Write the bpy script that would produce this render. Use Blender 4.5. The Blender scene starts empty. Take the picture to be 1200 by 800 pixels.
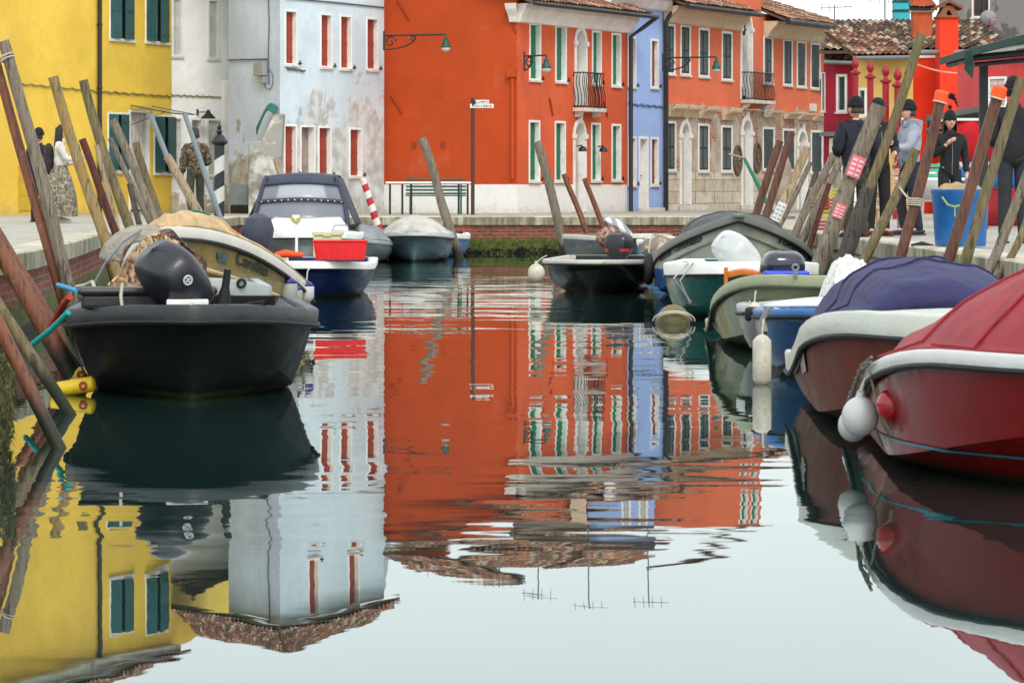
import bpy, bmesh, math, random
from mathutils import Vector, Matrix, noise as mnoise
random.seed(7)
S=bpy.context.scene
C=S.collection
F=4000.0; H=1.42; YH=222.0; QZ=0.82
R=math.radians
def at(px,py,d): return Vector(((px-600)/F*d, d, H-(py-YH)/F*d))
def lin(c):
    o=[]
    for v in c[:3]:
        v/=255.0
        o.append(v/12.92 if v<=0.04045 else ((v+0.055)/1.055)**2.4)
    return (o[0],o[1],o[2],1)
# ---------------------------------------------------------------- materials
class NT:
    def __init__(s,name):
        s.m=bpy.data.materials.new(name); s.m.use_nodes=True; s.t=s.m.node_tree; s.t.nodes.clear()
        s.out=s.n('ShaderNodeOutputMaterial')
    def n(s,ty,**k):
        x=s.t.nodes.new(ty)
        for a,b in k.items(): setattr(x,a,b)
        return x
    def l(s,a,b): s.t.links.new(a,b)
    def setv(s,inp,v):
        if isinstance(v,bpy.types.NodeSocket): s.l(v,inp)
        else: inp.default_value=v
    def coord(s,kind='Object',scale=(1,1,1)):
        if kind=='World': o=s.n('ShaderNodeNewGeometry').outputs['Position']
        else: o=s.n('ShaderNodeTexCoord').outputs[kind]
        mp=s.n('ShaderNodeMapping'); s.l(o,mp.inputs['Vector']); mp.inputs['Scale'].default_value=scale
        return mp.outputs[0]
    def noise(s,vec,scale,detail=4,rough=.55,dist=0,out='Fac'):
        x=s.n('ShaderNodeTexNoise'); s.l(vec,x.inputs['Vector']); x.inputs['Scale'].default_value=scale
        x.inputs['Detail'].default_value=detail; x.inputs['Roughness'].default_value=rough; x.inputs['Distortion'].default_value=dist
        return x.outputs[out]
    def rng(s,v,a,b,c=0,d=1,smooth=True):
        x=s.n('ShaderNodeMapRange'); x.interpolation_type='SMOOTHSTEP' if smooth else 'LINEAR'
        s.setv(x.inputs['Value'],v); x.inputs['From Min'].default_value=a; x.inputs['From Max'].default_value=b
        x.inputs['To Min'].default_value=c; x.inputs['To Max'].default_value=d
        return x.outputs['Result']
    def math(s,op,a,b=0,c=0):
        x=s.n('ShaderNodeMath'); x.operation=op
        s.setv(x.inputs[0],a); s.setv(x.inputs[1],b); s.setv(x.inputs[2],c)
        return x.outputs[0]
    def mix(s,f,a,b,mode='MIX'):
        x=s.n('ShaderNodeMix'); x.data_type='RGBA'; x.blend_type=mode
        s.setv(x.inputs[0],f); s.setv(x.inputs[6],a); s.setv(x.inputs[7],b)
        return x.outputs[2]
    def z(s):
        x=s.n('ShaderNodeSeparateXYZ'); s.l(s.n('ShaderNodeNewGeometry').outputs['Position'],x.inputs[0]); return x.outputs
    def brick(s,vec,c1,c2,cm,scale,w=.5,h=.25,mortar=.02):
        x=s.n('ShaderNodeTexBrick'); s.l(vec,x.inputs['Vector'])
        x.inputs['Color1'].default_value=c1; x.inputs['Color2'].default_value=c2; x.inputs['Mortar'].default_value=cm
        x.inputs['Scale'].default_value=scale; x.inputs['Mortar Size'].default_value=mortar
        x.inputs['Brick Width'].default_value=w; x.inputs['Row Height'].default_value=h
        return x.outputs['Color'],x.outputs['Fac']
    def fin(s,col,rough=.7,bump=None,bstr=.3,bdist=.02,metal=0,coat=0,spec=.5,alpha=None):
        p=s.n('ShaderNodeBsdfPrincipled'); s.setv(p.inputs['Base Color'],col); s.setv(p.inputs['Roughness'],rough)
        p.inputs['Metallic'].default_value=metal; p.inputs['Coat Weight'].default_value=coat; p.inputs['Specular IOR Level'].default_value=spec
        if alpha is not None: s.setv(p.inputs['Alpha'],alpha)
        if bump is not None:
            b=s.n('ShaderNodeBump'); s.l(bump,b.inputs['Height']); b.inputs['Strength'].default_value=bstr; b.inputs['Distance'].default_value=bdist
            s.l(b.outputs[0],p.inputs['Normal'])
        s.l(p.outputs[0],s.out.inputs[0]); return s.m
MATS={}
def hsc(c,k): return (c[0]*k,c[1]*k,c[2]*k,1)
def pm(name,c,rough=.7,var=.18,scale=2.5,bump=.25,bscale=25,metal=0,coat=0,c2=None,p=(.55,.62),c2s=1.5,stretch=(1,1,1),spec=.5):
    if name in MATS: return MATS[name]
    t=NT(name); v=t.coord('Object',stretch); c=lin(c)
    n1=t.noise(v,scale,5); n2=t.noise(v,scale*7,3)
    col=t.mix(t.rng(n1,.3,.7),hsc(c,1-var),hsc(c,1+var))
    col=t.mix(t.rng(n2,.35,.75,0,var*1.2),col,hsc(c,.55))
    if c2: col=t.mix(t.rng(t.noise(v,c2s,6,.65),p[0],p[1]),col,lin(c2))
    r=t.rng(n1,.3,.7,max(rough-.08,.02),min(rough+.1,1))
    MATS[name]=t.fin(col,r,t.noise(v,bscale,4) if bump else None,bump,.01,metal,coat,spec); return MATS[name]
def plaster(name,c,peel=None,z0=0,z1=0,socle=None,sz=0,peel2=None,bias=0.0,xg=None,sidevar=.1,grime=.25):
    """painted plaster: worn patches below a height; optional plinth colour below a line"""
    t=NT(name); w=t.coord('World'); zz=t.z(); c=lin(c)
    n1=t.noise(w,.6,6,.6); n2=t.noise(w,5,5,.6)
    col=t.mix(t.rng(n1,.32,.7),hsc(c,1-sidevar),hsc(c,1+sidevar))
    col=t.mix(t.rng(n2,.45,.8,0,.3),col,hsc(c,.72))
    vs=t.coord('World',(2.2,2.2,.25)); st=t.noise(vs,1.6,5,.6)
    col=t.mix(t.rng(st,.55,.8,0,grime),col,hsc(c,.5))
    rp_=t.noise(t.coord('World',(.5,.5,.9)),1.1,3,.4,1.5); col=t.mix(t.rng(rp_,.56,.585,0,.16),col,hsc(c,.8)); col=t.mix(t.rng(t.noise(w,.35,7,.75),.55,.72,0,.28),col,t.mix(.35,hsc(c,1.0),lin((214,206,196))))
    if peel:
        pn=t.noise(w,1.1,8,.68,.6)
        k=t.rng(zz[2],z0,z1,.30,-.25,False)
        if xg: k=t.math('ADD',k,t.rng(zz[0],xg[0],xg[1],xg[2],xg[3],False))
        m=t.rng(t.math('ADD',pn,k),.56,.6)
        pc=t.mix(t.rng(t.noise(w,3,5),.35,.65),lin(peel),lin(peel2 or peel))
        col=t.mix(m,col,pc)
    if socle:
        sc=lin(socle)
        s2=t.mix(t.rng(n2,.45,.8),sc,hsc(sc,.9)); s2=t.mix(t.rng(st,.6,.85,0,.25),s2,hsc(sc,.6))
        m=t.rng(t.math('ADD',zz[2],t.math('MULTIPLY',n2,.02)),sz,sz+.015,1,0); col=t.mix(m,col,s2)
    # damp, dirty foot of the wall
    g=t.rng(t.math('ADD',zz[2],t.math('MULTIPLY',n2,.9)),QZ+.3,QZ+.75,.35,0); col=t.mix(g,col,lin((130,125,110)))
    return t.fin(col,.85,t.noise(w,14,6,.6),.35,.015)
def wood(name,c,dark,var=.25,grain=1.0,moss=False,rough=.8):
    t=NT(name); w=t.coord('World',(30,30,2.2)); w2=t.coord('World',(3,3,1.2)); zz=t.z()
    n=t.noise(w,1.2,6,.65); n2=t.noise(w2,1.5,5,.6)
    oi=t.n('ShaderNodeObjectInfo').outputs['Random']
    col=t.mix(t.rng(n,.3,.7),lin(dark),lin(c)); col=t.mix(t.rng(n2,.35,.7,0,.5),col,lin(dark))
    col=t.mix(t.math('MULTIPLY',oi,.3),col,hsc(lin(c),.6)); ck=t.noise(t.coord('World',(14,14,1.1)),2.2,4,.6,.3); col=t.mix(t.rng(ck,.56,.62,0,.75),col,hsc(lin(dark),.35)); col=t.mix(t.rng(t.noise(t.coord('World',(5,5,3)),2,6,.7),.6,.72,0,.22),col,lin((176,170,152)))
    if moss: col=t.mix(t.rng(t.noise(w2,2.5,6,.7),.5,.6),col,lin(moss))
    wet=t.rng(t.math('ADD',zz[2],t.math('MULTIPLY',n2,.3)),.3,.55,1,0)
    col=t.mix(wet,col,lin((34,36,22)))
    return t.fin(col,rough,n,.5*grain,.02)
def canvas(name,c,rough=.75,fold=.5,c2=None,scale=3):
    t=NT(name); v=t.coord('Object'); c=lin(c)
    n=t.noise(v,scale,3,.5,.8); n2=t.noise(v,12,5); wv=t.noise(t.coord('Object',(1,1,1)),90,2)
    col=t.mix(t.rng(n,.3,.7),hsc(c,.8),hsc(c,1.15)); col=t.mix(t.rng(n2,.5,.8,0,.35),col,lin(c2) if c2 else hsc(c,.6))
    b=t.math('ADD',n,t.math('MULTIPLY',wv,.05))
    return t.fin(col,rough,b,fold,.06)
def hullm(name,c,rough=.3,spec=.35,low=None,lowz=.12,scuff=(150,140,125),amt=.3,coat=.3):
    """painted boat side with scuffs and a weedy waterline"""
    t=NT(name); v=t.coord('Object'); zz=t.z(); c=lin(c)
    n=t.noise(v,2.2,6,.62); n2=t.noise(t.coord('Object',(2,2,9)),3,5,.6); n3=t.noise(t.coord('Object',(5,5,1.2)),2,5,.65)
    col=t.mix(t.rng(n,.3,.7),hsc(c,.78),hsc(c,1.12))
    col=t.mix(t.rng(n2,.56,.75,0,amt),col,lin(scuff)); col=t.mix(t.rng(n3,.55,.75,0,amt*.9),col,hsc(c,.45))
    if low: col=t.mix(t.rng(t.math('ADD',zz[2],t.math('MULTIPLY',n,.02)),lowz,lowz+.01,1,0),col,lin(low))
    alg=t.rng(t.math('ADD',zz[2],t.math('MULTIPLY',n3,-.06)),.0,.03,.85,0)
    col=t.mix(alg,col,lin((52,56,30)))
    return t.fin(col,t.rng(n,.3,.7,rough-.1,rough+.2),t.noise(v,3,3),.08,.03,coat=coat,spec=spec)
def camo(name,cs,scale):
    t=NT(name); v=t.coord('Object'); a=t.noise(v,scale,2,.5,.5); b=t.noise(v,scale*1.7,2,.5,1.2); d=t.noise(v,scale*2.6,2,.5,.3)
    col=t.mix(t.rng(a,.49,.51),lin(cs[0]),lin(cs[1])); col=t.mix(t.rng(b,.54,.56),col,lin(cs[2])); col=t.mix(t.rng(d,.6,.62),col,lin(cs[3]))
    return t.fin(col,.85,t.noise(v,4,3),.5,.05)
def stripes(name,c1,c2,scale,axis=2,tilt=(0,0,0),rough=.6):
    t=NT(name); o=t.n('ShaderNodeTexCoord').outputs['Object']; mp=t.n('ShaderNodeMapping'); t.l(o,mp.inputs[0]); mp.inputs['Rotation'].default_value=tilt
    x=t.n('ShaderNodeSeparateXYZ'); t.l(mp.outputs[0],x.inputs[0])
    f=t.math('FRACT',t.math('MULTIPLY',x.outputs[axis],scale)); n=t.noise(mp.outputs[0],9,4)
    col=t.mix(t.rng(f,.49,.51),lin(c1),lin(c2)); col=t.mix(t.rng(n,.5,.8,0,.3),col,lin((110,105,95)))
    return t.fin(col,rough)
def tilem(name,cols):
    t=NT(name); uv=t.n('ShaderNodeTexCoord').outputs['UV']; fl=t.n('ShaderNodeVectorMath'); fl.operation='FLOOR'; t.l(uv,fl.inputs[0])
    wn=t.n('ShaderNodeTexWhiteNoise'); wn.noise_dimensions='2D'; t.l(fl.outputs[0],wn.inputs['Vector'])
    r=t.n('ShaderNodeValToRGB'); r.color_ramp.interpolation='CONSTANT'; t.l(wn.outputs['Value'],r.inputs[0]); e=r.color_ramp.elements
    while len(e)<len(cols): e.new(.5)
    for i,c in enumerate(cols): e[i].position=i/len(cols); e[i].color=lin(c)
    w=t.coord('World'); col=t.mix(t.rng(t.noise(w,1.3,6,.65),.45,.7,0,.6),r.outputs[0],lin((72,62,45)))
    return t.fin(col,.9,t.noise(w,20,4),.4,.02)
# ---------------------------------------------------------------- mesh builder
class MB:
    def __init__(s): s.v=[]; s.f=[]; s.mi=[]; s.m=0; s.uv=None
    def add(s,vs,fs):
        o=len(s.v); s.v+= [Vector(p) for p in vs]; s.f+=[[i+o for i in f] for f in fs]; s.mi+=[s.m]*len(fs); return s
    def box(s,c,sz,rz=0,M=None):
        c=Vector(c); x,y,z=[a/2 for a in sz]; m=M or Matrix.Rotation(rz,3,'Z')
        vs=[c+m@Vector((i*x,j*y,k*z)) for i in(-1,1) for j in(-1,1) for k in(-1,1)]
        return s.add(vs,[(0,1,3,2),(4,6,7,5),(0,4,5,1),(2,3,7,6),(0,2,6,4),(1,5,7,3)])
    def tube(s,pts,r,n=10,cap=True,flat=1.0):
        pts=[Vector(p) for p in pts]; r=r if isinstance(r,(list,tuple)) else [r]*len(pts); vs=[]; fs=[]
        up=None
        for i,p in enumerate(pts):
            d=(pts[min(i+1,len(pts)-1)]-pts[max(i-1,0)]); d=d.normalized() if d.length>1e-9 else Vector((0,0,1))
            if up is None: up=Vector((1,0,0)) if abs(d.x)<.8 else Vector((0,1,0))
            a=(up-d*up.dot(d)).normalized(); b=d.cross(a); up=a
            for k in range(n):
                t=2*math.pi*k/n; vs.append(p+(a*math.cos(t)+b*math.sin(t)*flat)*r[i])
        for i in range(len(pts)-1):
            for k in range(n): fs.append((i*n+k,i*n+(k+1)%n,(i+1)*n+(k+1)%n,(i+1)*n+k))
        if cap: fs.append(tuple(range(n))[::-1]); fs.append(tuple((len(pts)-1)*n+k for k in range(n)))
        return s.add(vs,fs)
    def lathe(s,prof,c=(0,0,0),n=20,sx=1,sy=1):
        c=Vector(c); vs=[]; fs=[]
        for r,z in prof:
            for k in range(n): t=2*math.pi*k/n; vs.append(c+Vector((r*sx*math.cos(t),r*sy*math.sin(t),z)))
        for i in range(len(prof)-1):
            for k in range(n): fs.append((i*n+k,i*n+(k+1)%n,(i+1)*n+(k+1)%n,(i+1)*n+k))
        fs.append(tuple(range(n))[::-1]); fs.append(tuple((len(prof)-1)*n+k for k in range(n)))
        return s.add(vs,fs)
    def grid(s,fn,nu,nv,uv=False,closeu=False):
        vs=[fn(i/(nu),j/(nv)) for j in range(nv+1) for i in range(nu+1)]
        fs=[(j*(nu+1)+i,j*(nu+1)+i+1,(j+1)*(nu+1)+i+1,(j+1)*(nu+1)+i) for j in range(nv) for i in range(nu)]
        return s.add(vs,fs)
    def ball(s,c,r,n=14,sz=(1,1,1)):
        m=n//2; prof=[(max(r*math.sin(math.pi*i/m),1e-4),-r*math.cos(math.pi*i/m)*sz[2]) for i in range(m+1)]
        return s.lathe(prof,c,n,sz[0],sz[1])
    def torus(s,c,R1,r,axis='Z',n=20,k=8):
        c=Vector(c); pts=[]
        vs=[];fs=[]
        for i in range(n):
            a=2*math.pi*i/n
            for j in range(k):
                b=2*math.pi*j/k; q=R1+r*math.cos(b); p=(q*math.cos(a),q*math.sin(a),r*math.sin(b))
                if axis=='X': p=(p[2],p[0],p[1])
                if axis=='Y': p=(p[0],p[2],p[1])
                vs.append(c+Vector(p))
        for i in range(n):
            for j in range(k): fs.append((i*k+j,((i+1)%n)*k+j,((i+1)%n)*k+(j+1)%k,i*k+(j+1)%k))
        return s.add(vs,fs)
    def prism(s,poly,ext):
        n=len(poly); ext=Vector(ext); a=[Vector(p) for p in poly]; vs=a+[p+ext for p in a]
        return s.add(vs,[tuple(range(n))[::-1],tuple(range(n,2*n))]+[(i,(i+1)%n,(i+1)%n+n,i+n) for i in range(n)])
    def build(s,name,mat,parent=None,world=True,smooth=False,bevel=0,ang=40,uvf=None,solid=0,sub=0):
        me=bpy.data.meshes.new(name)
        off=Vector((0,0,0))
        if parent is not None and world:
            q=parent
            while q is not None: off+=q.location; q=q.parent
        me.from_pydata([tuple(p-off) for p in s.v],[],s.f)
        for m in (mat if isinstance(mat,(list,tuple)) else [mat]): me.materials.append(m)
        for p,i in zip(me.polygons,s.mi): p.material_index=i
        bm=bmesh.new(); bm.from_mesh(me)
        if uvf is None: bmesh.ops.recalc_face_normals(bm,faces=bm.faces)
        bm.to_mesh(me); bm.free()
        o=bpy.data.objects.new(name,me); C.objects.link(o)
        if parent is not None: o.parent=parent
        if smooth:
            for p in me.polygons: p.use_smooth=True
            if ang<180: me.set_sharp_from_angle(angle=R(ang))
        if bevel:
            b=o.modifiers.new('b','BEVEL'); b.width=bevel; b.segments=2; b.limit_method='ANGLE'; b.angle_limit=R(35)
        if solid:
            b=o.modifiers.new('s','SOLIDIFY'); b.thickness=solid
        if sub:
            b=o.modifiers.new('u','SUBSURF'); b.levels=b.render_levels=sub
        return o
def tag(o,label=None,cat=None,group=None,kind=None):
    if label: o['label']=label
    if cat: o['category']=cat
    if group: o['group']=group
    if kind: o['kind']=kind
    return o
def thing(name,label,cat,loc=(0,0,0),rz=0,group=None):
    o=bpy.data.objects.new(name,None); C.objects.link(o); o.location=loc; o.rotation_euler=(0,0,rz); o.empty_display_size=.2
    return tag(o,label,cat,group)
def struct(name,mb,mat,**k): return tag(mb.build(name,mat,**k),kind='structure')
def textmesh(txt,size=1,shear=0,ext=0,bold=0):
    cu=bpy.data.curves.new('t','FONT'); cu.body=txt; cu.size=size; cu.shear=shear; cu.extrude=ext; cu.offset=bold; cu.resolution_u=3
    o=bpy.data.objects.new('t',cu); C.objects.link(o); dg=bpy.context.evaluated_depsgraph_get(); dg.update()
    me=bpy.data.meshes.new_from_object(o.evaluated_get(dg)); bpy.data.objects.remove(o); bpy.data.curves.remove(cu)
    vs=[v.co.copy() for v in me.vertices]; fs=[tuple(p.vertices) for p in me.polygons]; bpy.data.meshes.remove(me); return vs,fs
# palette
M_white=pm('white_paint',(232,232,228),.6,.08,3,.15)
M_stone=pm('white_stone',(208,204,194),.8,.12,4,.3,c2=(150,142,128),p=(.6,.75))
M_black=pm('black_iron',(24,26,28),.5,.2)
M_rubber=pm('black_rubber',(18,18,19),.7,.2)
M_darkplastic=pm('dark_plastic',(34,36,40),.35,.15,bump=.05)
M_glass=pm('dark_glass',(30,38,42),.08,.1,bump=0,spec=.8)
M_inside=pm('dark_room',(40,40,38),.8,.3)
M_green=pm('green_shutter_paint',(12,112,74),.55,.12,3,.2)
M_dkgreen=pm('bottle_green_paint',(44,88,88),.55,.15,3,.2)
M_blkgreen=pm('dark_green_black_paint',(34,50,50),.55,.2,3,.2)
M_brick_sh=pm('brick_red_paint',(152,58,38),.6,.15,3,.2)
M_brownsh=pm('brown_shutter_paint',(128,64,44),.6,.15,3,.2)
M_wsh=pm('white_shutter_paint',(196,198,196),.6,.08,3,.15)
M_doorgrey=pm('pale_grey_door_paint',(186,182,172),.6,.1,3,.2)
M_pinkgrey=pm('blocked_opening_plaster',(150,132,125),.85,.25,4,.3,c2=(95,85,80),p=(.5,.6))
M_curtain=canvas('grey_curtain',(176,170,164),.9,.6)
M_pipe=pm('dark_pipe_metal',(40,38,40),.5,.2)
M_cornice=pm('beige_cornice_stone',(212,190,158),.8,.12,3,.3,c2=(150,130,105),p=(.62,.75))
M_zinc=pm('grey_zinc',(120,124,126),.45,.15,metal=.3)
M_tile=tilem('terracotta_tiles',[(134,82,60),(158,112,86),(104,66,50),(176,152,128),(78,60,48),(140,90,64)])
M_tile2=tilem('old_mixed_tiles',[(166,146,122),(84,64,50),(52,44,38),(120,80,60),(188,172,150),(70,56,46),(104,78,62)])
M_rope=pm('pale_rope',(186,180,164),.9,.15)
M_fender=pm('worn_white_vinyl',(190,184,168),.45,.15,6,.1,c2=(120,110,90),p=(.58,.75),c2s=4)
EXPO=0.13
# ---------------------------------------------------------------- facades
class Fac:
    def __init__(s,pa,da,pb,db):
        s.A=Vector(((pa-600)/F*da,da)); s.B=Vector(((pb-600)/F*db,db)); s.d=(s.B-s.A); s.len=s.d.length; s.d.normalize()
        s.n=Vector((s.d.y,-s.d.x))
        if s.n.dot(s.A+s.B)>0: s.n=-s.n
    def u(s,px):
        k=(px-600)/F  # X=k*Y
        den=s.d.x-k*s.d.y
        return (k*s.A.y-s.A.x)/den
    def Y(s,u): return s.A.y+s.d.y*u
    def z(s,py,u): return H-(py-YH)/F*s.Y(u)
    def P(s,u,z,o=0): q=s.A+s.d*u+s.n*o; return Vector((q.x,q.y,z))
    def rect(s,x0,x1,y0,y1):
        u0,u1=s.u(x0),s.u(x1); um=(u0+u1)/2; return u0,u1,s.z(y1,um),s.z(y0,um)
    def box(s,mb,u0,u1,z0,z1,o0,o1):
        vs=[s.P(u,z,o) for u in(u0,u1) for o in(o0,o1) for z in(z0,z1)]
        mb.add(vs,[(0,1,3,2),(4,6,7,5),(0,4,5,1),(2,3,7,6),(0,2,6,4),(1,5,7,3)])
    def quad(s,mb,u0,u1,z0,z1,o): mb.add([s.P(u0,z0,o),s.P(u1,z0,o),s.P(u1,z1,o),s.P(u0,z1,o)],[(0,1,2,3)])
def wallmesh(fc,ztop,holes,thick=.3,ua=0,ub=None,zb=QZ-.1,topf=None):
    ub=fc.len if ub is None else ub
    us=sorted({round(x,4) for h in holes for x in h[:2]}|{ua,ub}); zs=sorted({round(x,4) for h in holes for x in h[2:4]}|{zb,ztop})
    us=[x for x in us if ua<=x<=ub]; zs=[x for x in zs if zb<=x<=ztop]; mb=MB()
    for a,b in zip(us,us[1:]):
        for c,d in zip(zs,zs[1:]):
            m=((a+b)/2,(c+d)/2)
            if any(h[0]<m[0]<h[1] and h[2]<m[1]<h[3] for h in holes): continue
            fc.quad(mb,a,b,c,d,0)
    return mb
M_slat=pm('slat_highlight',(104,114,112),.6,.15)  # slats paler than their shutter frame: highlights put into the colour
def shutter_leaf(fc,mb,u0,u1,z0,z1,o,kind):
    if kind=='louver':
        w=.035; fc.box(mb,u0,u0+w,z0,z1,o,o+.035); fc.box(mb,u1-w,u1,z0,z1,o,o+.035)
        for zc in (z0,(z0+z1)/2-.03,z1-.06): fc.box(mb,u0+w,u1-w,zc,zc+.06,o,o+.033)
        n=int((z1-z0)/.055)
        for i in range(n):
            zc=z0+.06+(z1-z0-.12)*(i+.5)/n
            vs=[fc.P(u0+w,zc-.02,o+.03),fc.P(u1-w,zc-.02,o+.03),fc.P(u1-w,zc+.02,o+.004),fc.P(u0+w,zc+.02,o+.004)]
            mb.m=1; mb.add(vs+[p+Vector((0,0,.008)) for p in vs],[(0,1,2,3),(4,5,6,7),(0,1,5,4),(3,2,6,7)]); mb.m=0
    else:
        n=max(2,int(round((u1-u0)/.11)))
        for i in range(n):
            a=u0+(u1-u0)*i/n; b=u0+(u1-u0)*(i+1)/n; fc.box(mb,a+.003,b-.003,z0,z1,o,o+.028)
        for k in (.14,.5,.86): zc=z0+(z1-z0)*k; fc.box(mb,u0+.01,u1-.01,zc-.03,zc+.03,o+.028,o+.042)
def window(root,fc,r,kind='panel',mat=None,dep=.13,fw=.07,frm=None,sill=True,lead=None,side='both',proud=.022):
    """r=(u0,u1,z0,z1) outer of the white surround. returns hole"""
    u0,u1,z0,z1=r; frm=frm or M_white; fw=min(fw,(u1-u0)*.22)
    iu0,iu1,iz0,iz1=u0+fw,u1-fw,z0+(fw*.6 if sill else 0),z1-fw
    mb=MB()
    fc.box(mb,u0,iu0,z0,z1,-.05,proud); fc.box(mb,iu1,u1,z0,z1,-.05,proud); fc.box(mb,iu0,iu1,iz1,z1,-.05,proud)
    if sill: fc.box(mb,iu0,iu1,z0,iz0,-.05,proud)
    e=.004
    fc.box(mb,iu0-.03,iu0-e*0,iz0,iz1,-dep-.03,-.05); fc.box(mb,iu1,iu1+.03,iz0,iz1,-dep-.03,-.05)
    fc.box(mb,iu0,iu1,iz1,iz1+.03,-dep-.03,-.05); fc.box(mb,iu0,iu1,iz0-.03,iz0,-dep-.03,-.05)
    name='window' if kind not in('door','doorcurtain') else 'door'
    w=mb.build(name,frm,root,bevel=.006)
    if sill:
        sb=MB(); fc.box(sb,u0-.025,u1+.025,z0-.06,z0-.001,-.02,.06); sb.build('sill',M_stone,w,bevel=.01)
    um=(iu0+iu1)/2
    pb=MB(); fc.quad(pb,iu0,iu1,iz0,iz1,-dep-.02); 
    if kind in('panel','louver'):
        pb.build('pane',M_inside,w)
        for a,b in ((iu0+.006,um-.004),(um+.004,iu1-.006)):
            sb=MB(); shutter_leaf(fc,sb,a,b,iz0+.008,iz1-.008,-dep+.01,kind); sb.build('shutter',[mat,M_slat],w)
    elif kind=='half':   # one leaf closed left, pale reveal panel on the right
        pb.build('pane',lead or M_pinkgrey,w)
        for a,b in ((iu0+.006,um-.004),(um+.004,iu1-.006)):
            sb=MB(); shutter_leaf(fc,sb,a,b,iz0+.008,iz1-.008,-dep+.01,'panel'); sb.build('shutter',mat,w)
        for zz in (iz0+.12,iz1-.2):
            hb=MB(); fc.box(hb,iu0+.0,iu0+.09,zz,zz+.03,-dep+.04,-dep+.06); hb.build('strap_hinge',M_black,w)
        hb=MB(); fc.box(hb,u1+.05,u1+.16,z0+.02,z0+.05,.0,.05); fc.box(hb,u1+.09,u1+.11,z0+.05,z0+.11,.02,.05); hb.build('shutter_stop',M_black,w)
    elif kind=='blank': pb.build('infill',mat,w)
    elif kind=='open':
        pb.build('pane',M_glass,w)
        sb=MB()
        # left leaf stands straight out, right leaf swung half way
        for (uh,ang,sgn,L) in ((iu0,R(12),1,(iu1-iu0)*.34),(iu1,R(9),-1,(iu1-iu0)*.5)):
            h=fc.A+fc.d*uh+fc.n*.03; dr=fc.d*math.cos(ang)*sgn+fc.n*math.sin(ang)
            if sgn<0: dr=-fc.d*math.cos(ang)+fc.n*math.sin(ang)
            nn=Vector((-dr.y,dr.x))*.018
            for k in range(3):
                a=h+dr*(L*k/3+.004); b=h+dr*(L*(k+1)/3-.004)
                pts=[Vector((q.x,q.y,zz)) for zz in(iz0,iz1) for q in(a-nn,b-nn,b+nn,a+nn)]
                sb.add(pts,[(0,1,2,3),(4,5,6,7),(0,1,5,4),(1,2,6,5),(2,3,7,6),(3,0,4,7)])
            for kz in (.12,.5,.88):
                zc=iz0+(iz1-iz0)*kz; a=h+dr*.02; b=h+dr*(L-.02); m2=nn*1.7
                pts=[Vector((q.x,q.y,zz)) for zz in(zc-.03,zc+.03) for q in(a-m2,b-m2,b+m2,a+m2)]
                sb.add(pts,[(0,1,2,3),(4,5,6,7),(0,1,5,4),(1,2,6,5),(2,3,7,6),(3,0,4,7)])
        sb.build('shutter',mat,w)
        mb2=MB(); fc.box(mb2,um-.025,um+.025,iz0,iz1,-dep-.015,-dep+.02); fc.box(mb2,iu0,um-.025,(iz0+iz1)/2-.02,(iz0+iz1)/2+.02,-dep-.015,-dep+.015); mb2.build('glazing_bar',M_white,w)
    elif kind=='door':
        sb=MB(); fc.box(sb,iu0,iu1,iz0,iz1,-dep-.02,-dep)
        for k in range(3):
            za=iz0+(iz1-iz0)*(k+.12)/3; zb_=iz0+(iz1-iz0)*(k+.88)/3; fc.box(sb,iu0+.06,iu1-.06,za,zb_,-dep,-dep+.012)
        sb.build('door_leaf',mat,w,bevel=.005)
        kb=MB(); kb.ball(fc.P(iu1-.06,iz0+1.0,-dep+.04),.025,8); kb.build('knob',M_black,w)
    elif kind=='doorcurtain':
        pb.build('opening',M_inside,w)
        cb=MB(); a0=iu0+(iu1-iu0)*.15
        cb.grid(lambda i,j:fc.P(a0+(iu1-a0)*i*(.75+.25*j),iz0+.05+(iz1-iz0-.06)*j,-dep*.4+.03*math.sin(i*26)),40,4); cb.build('curtain',M_curtain,w,smooth=True)
    return (iu0,iu1,iz0,iz1)
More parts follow.
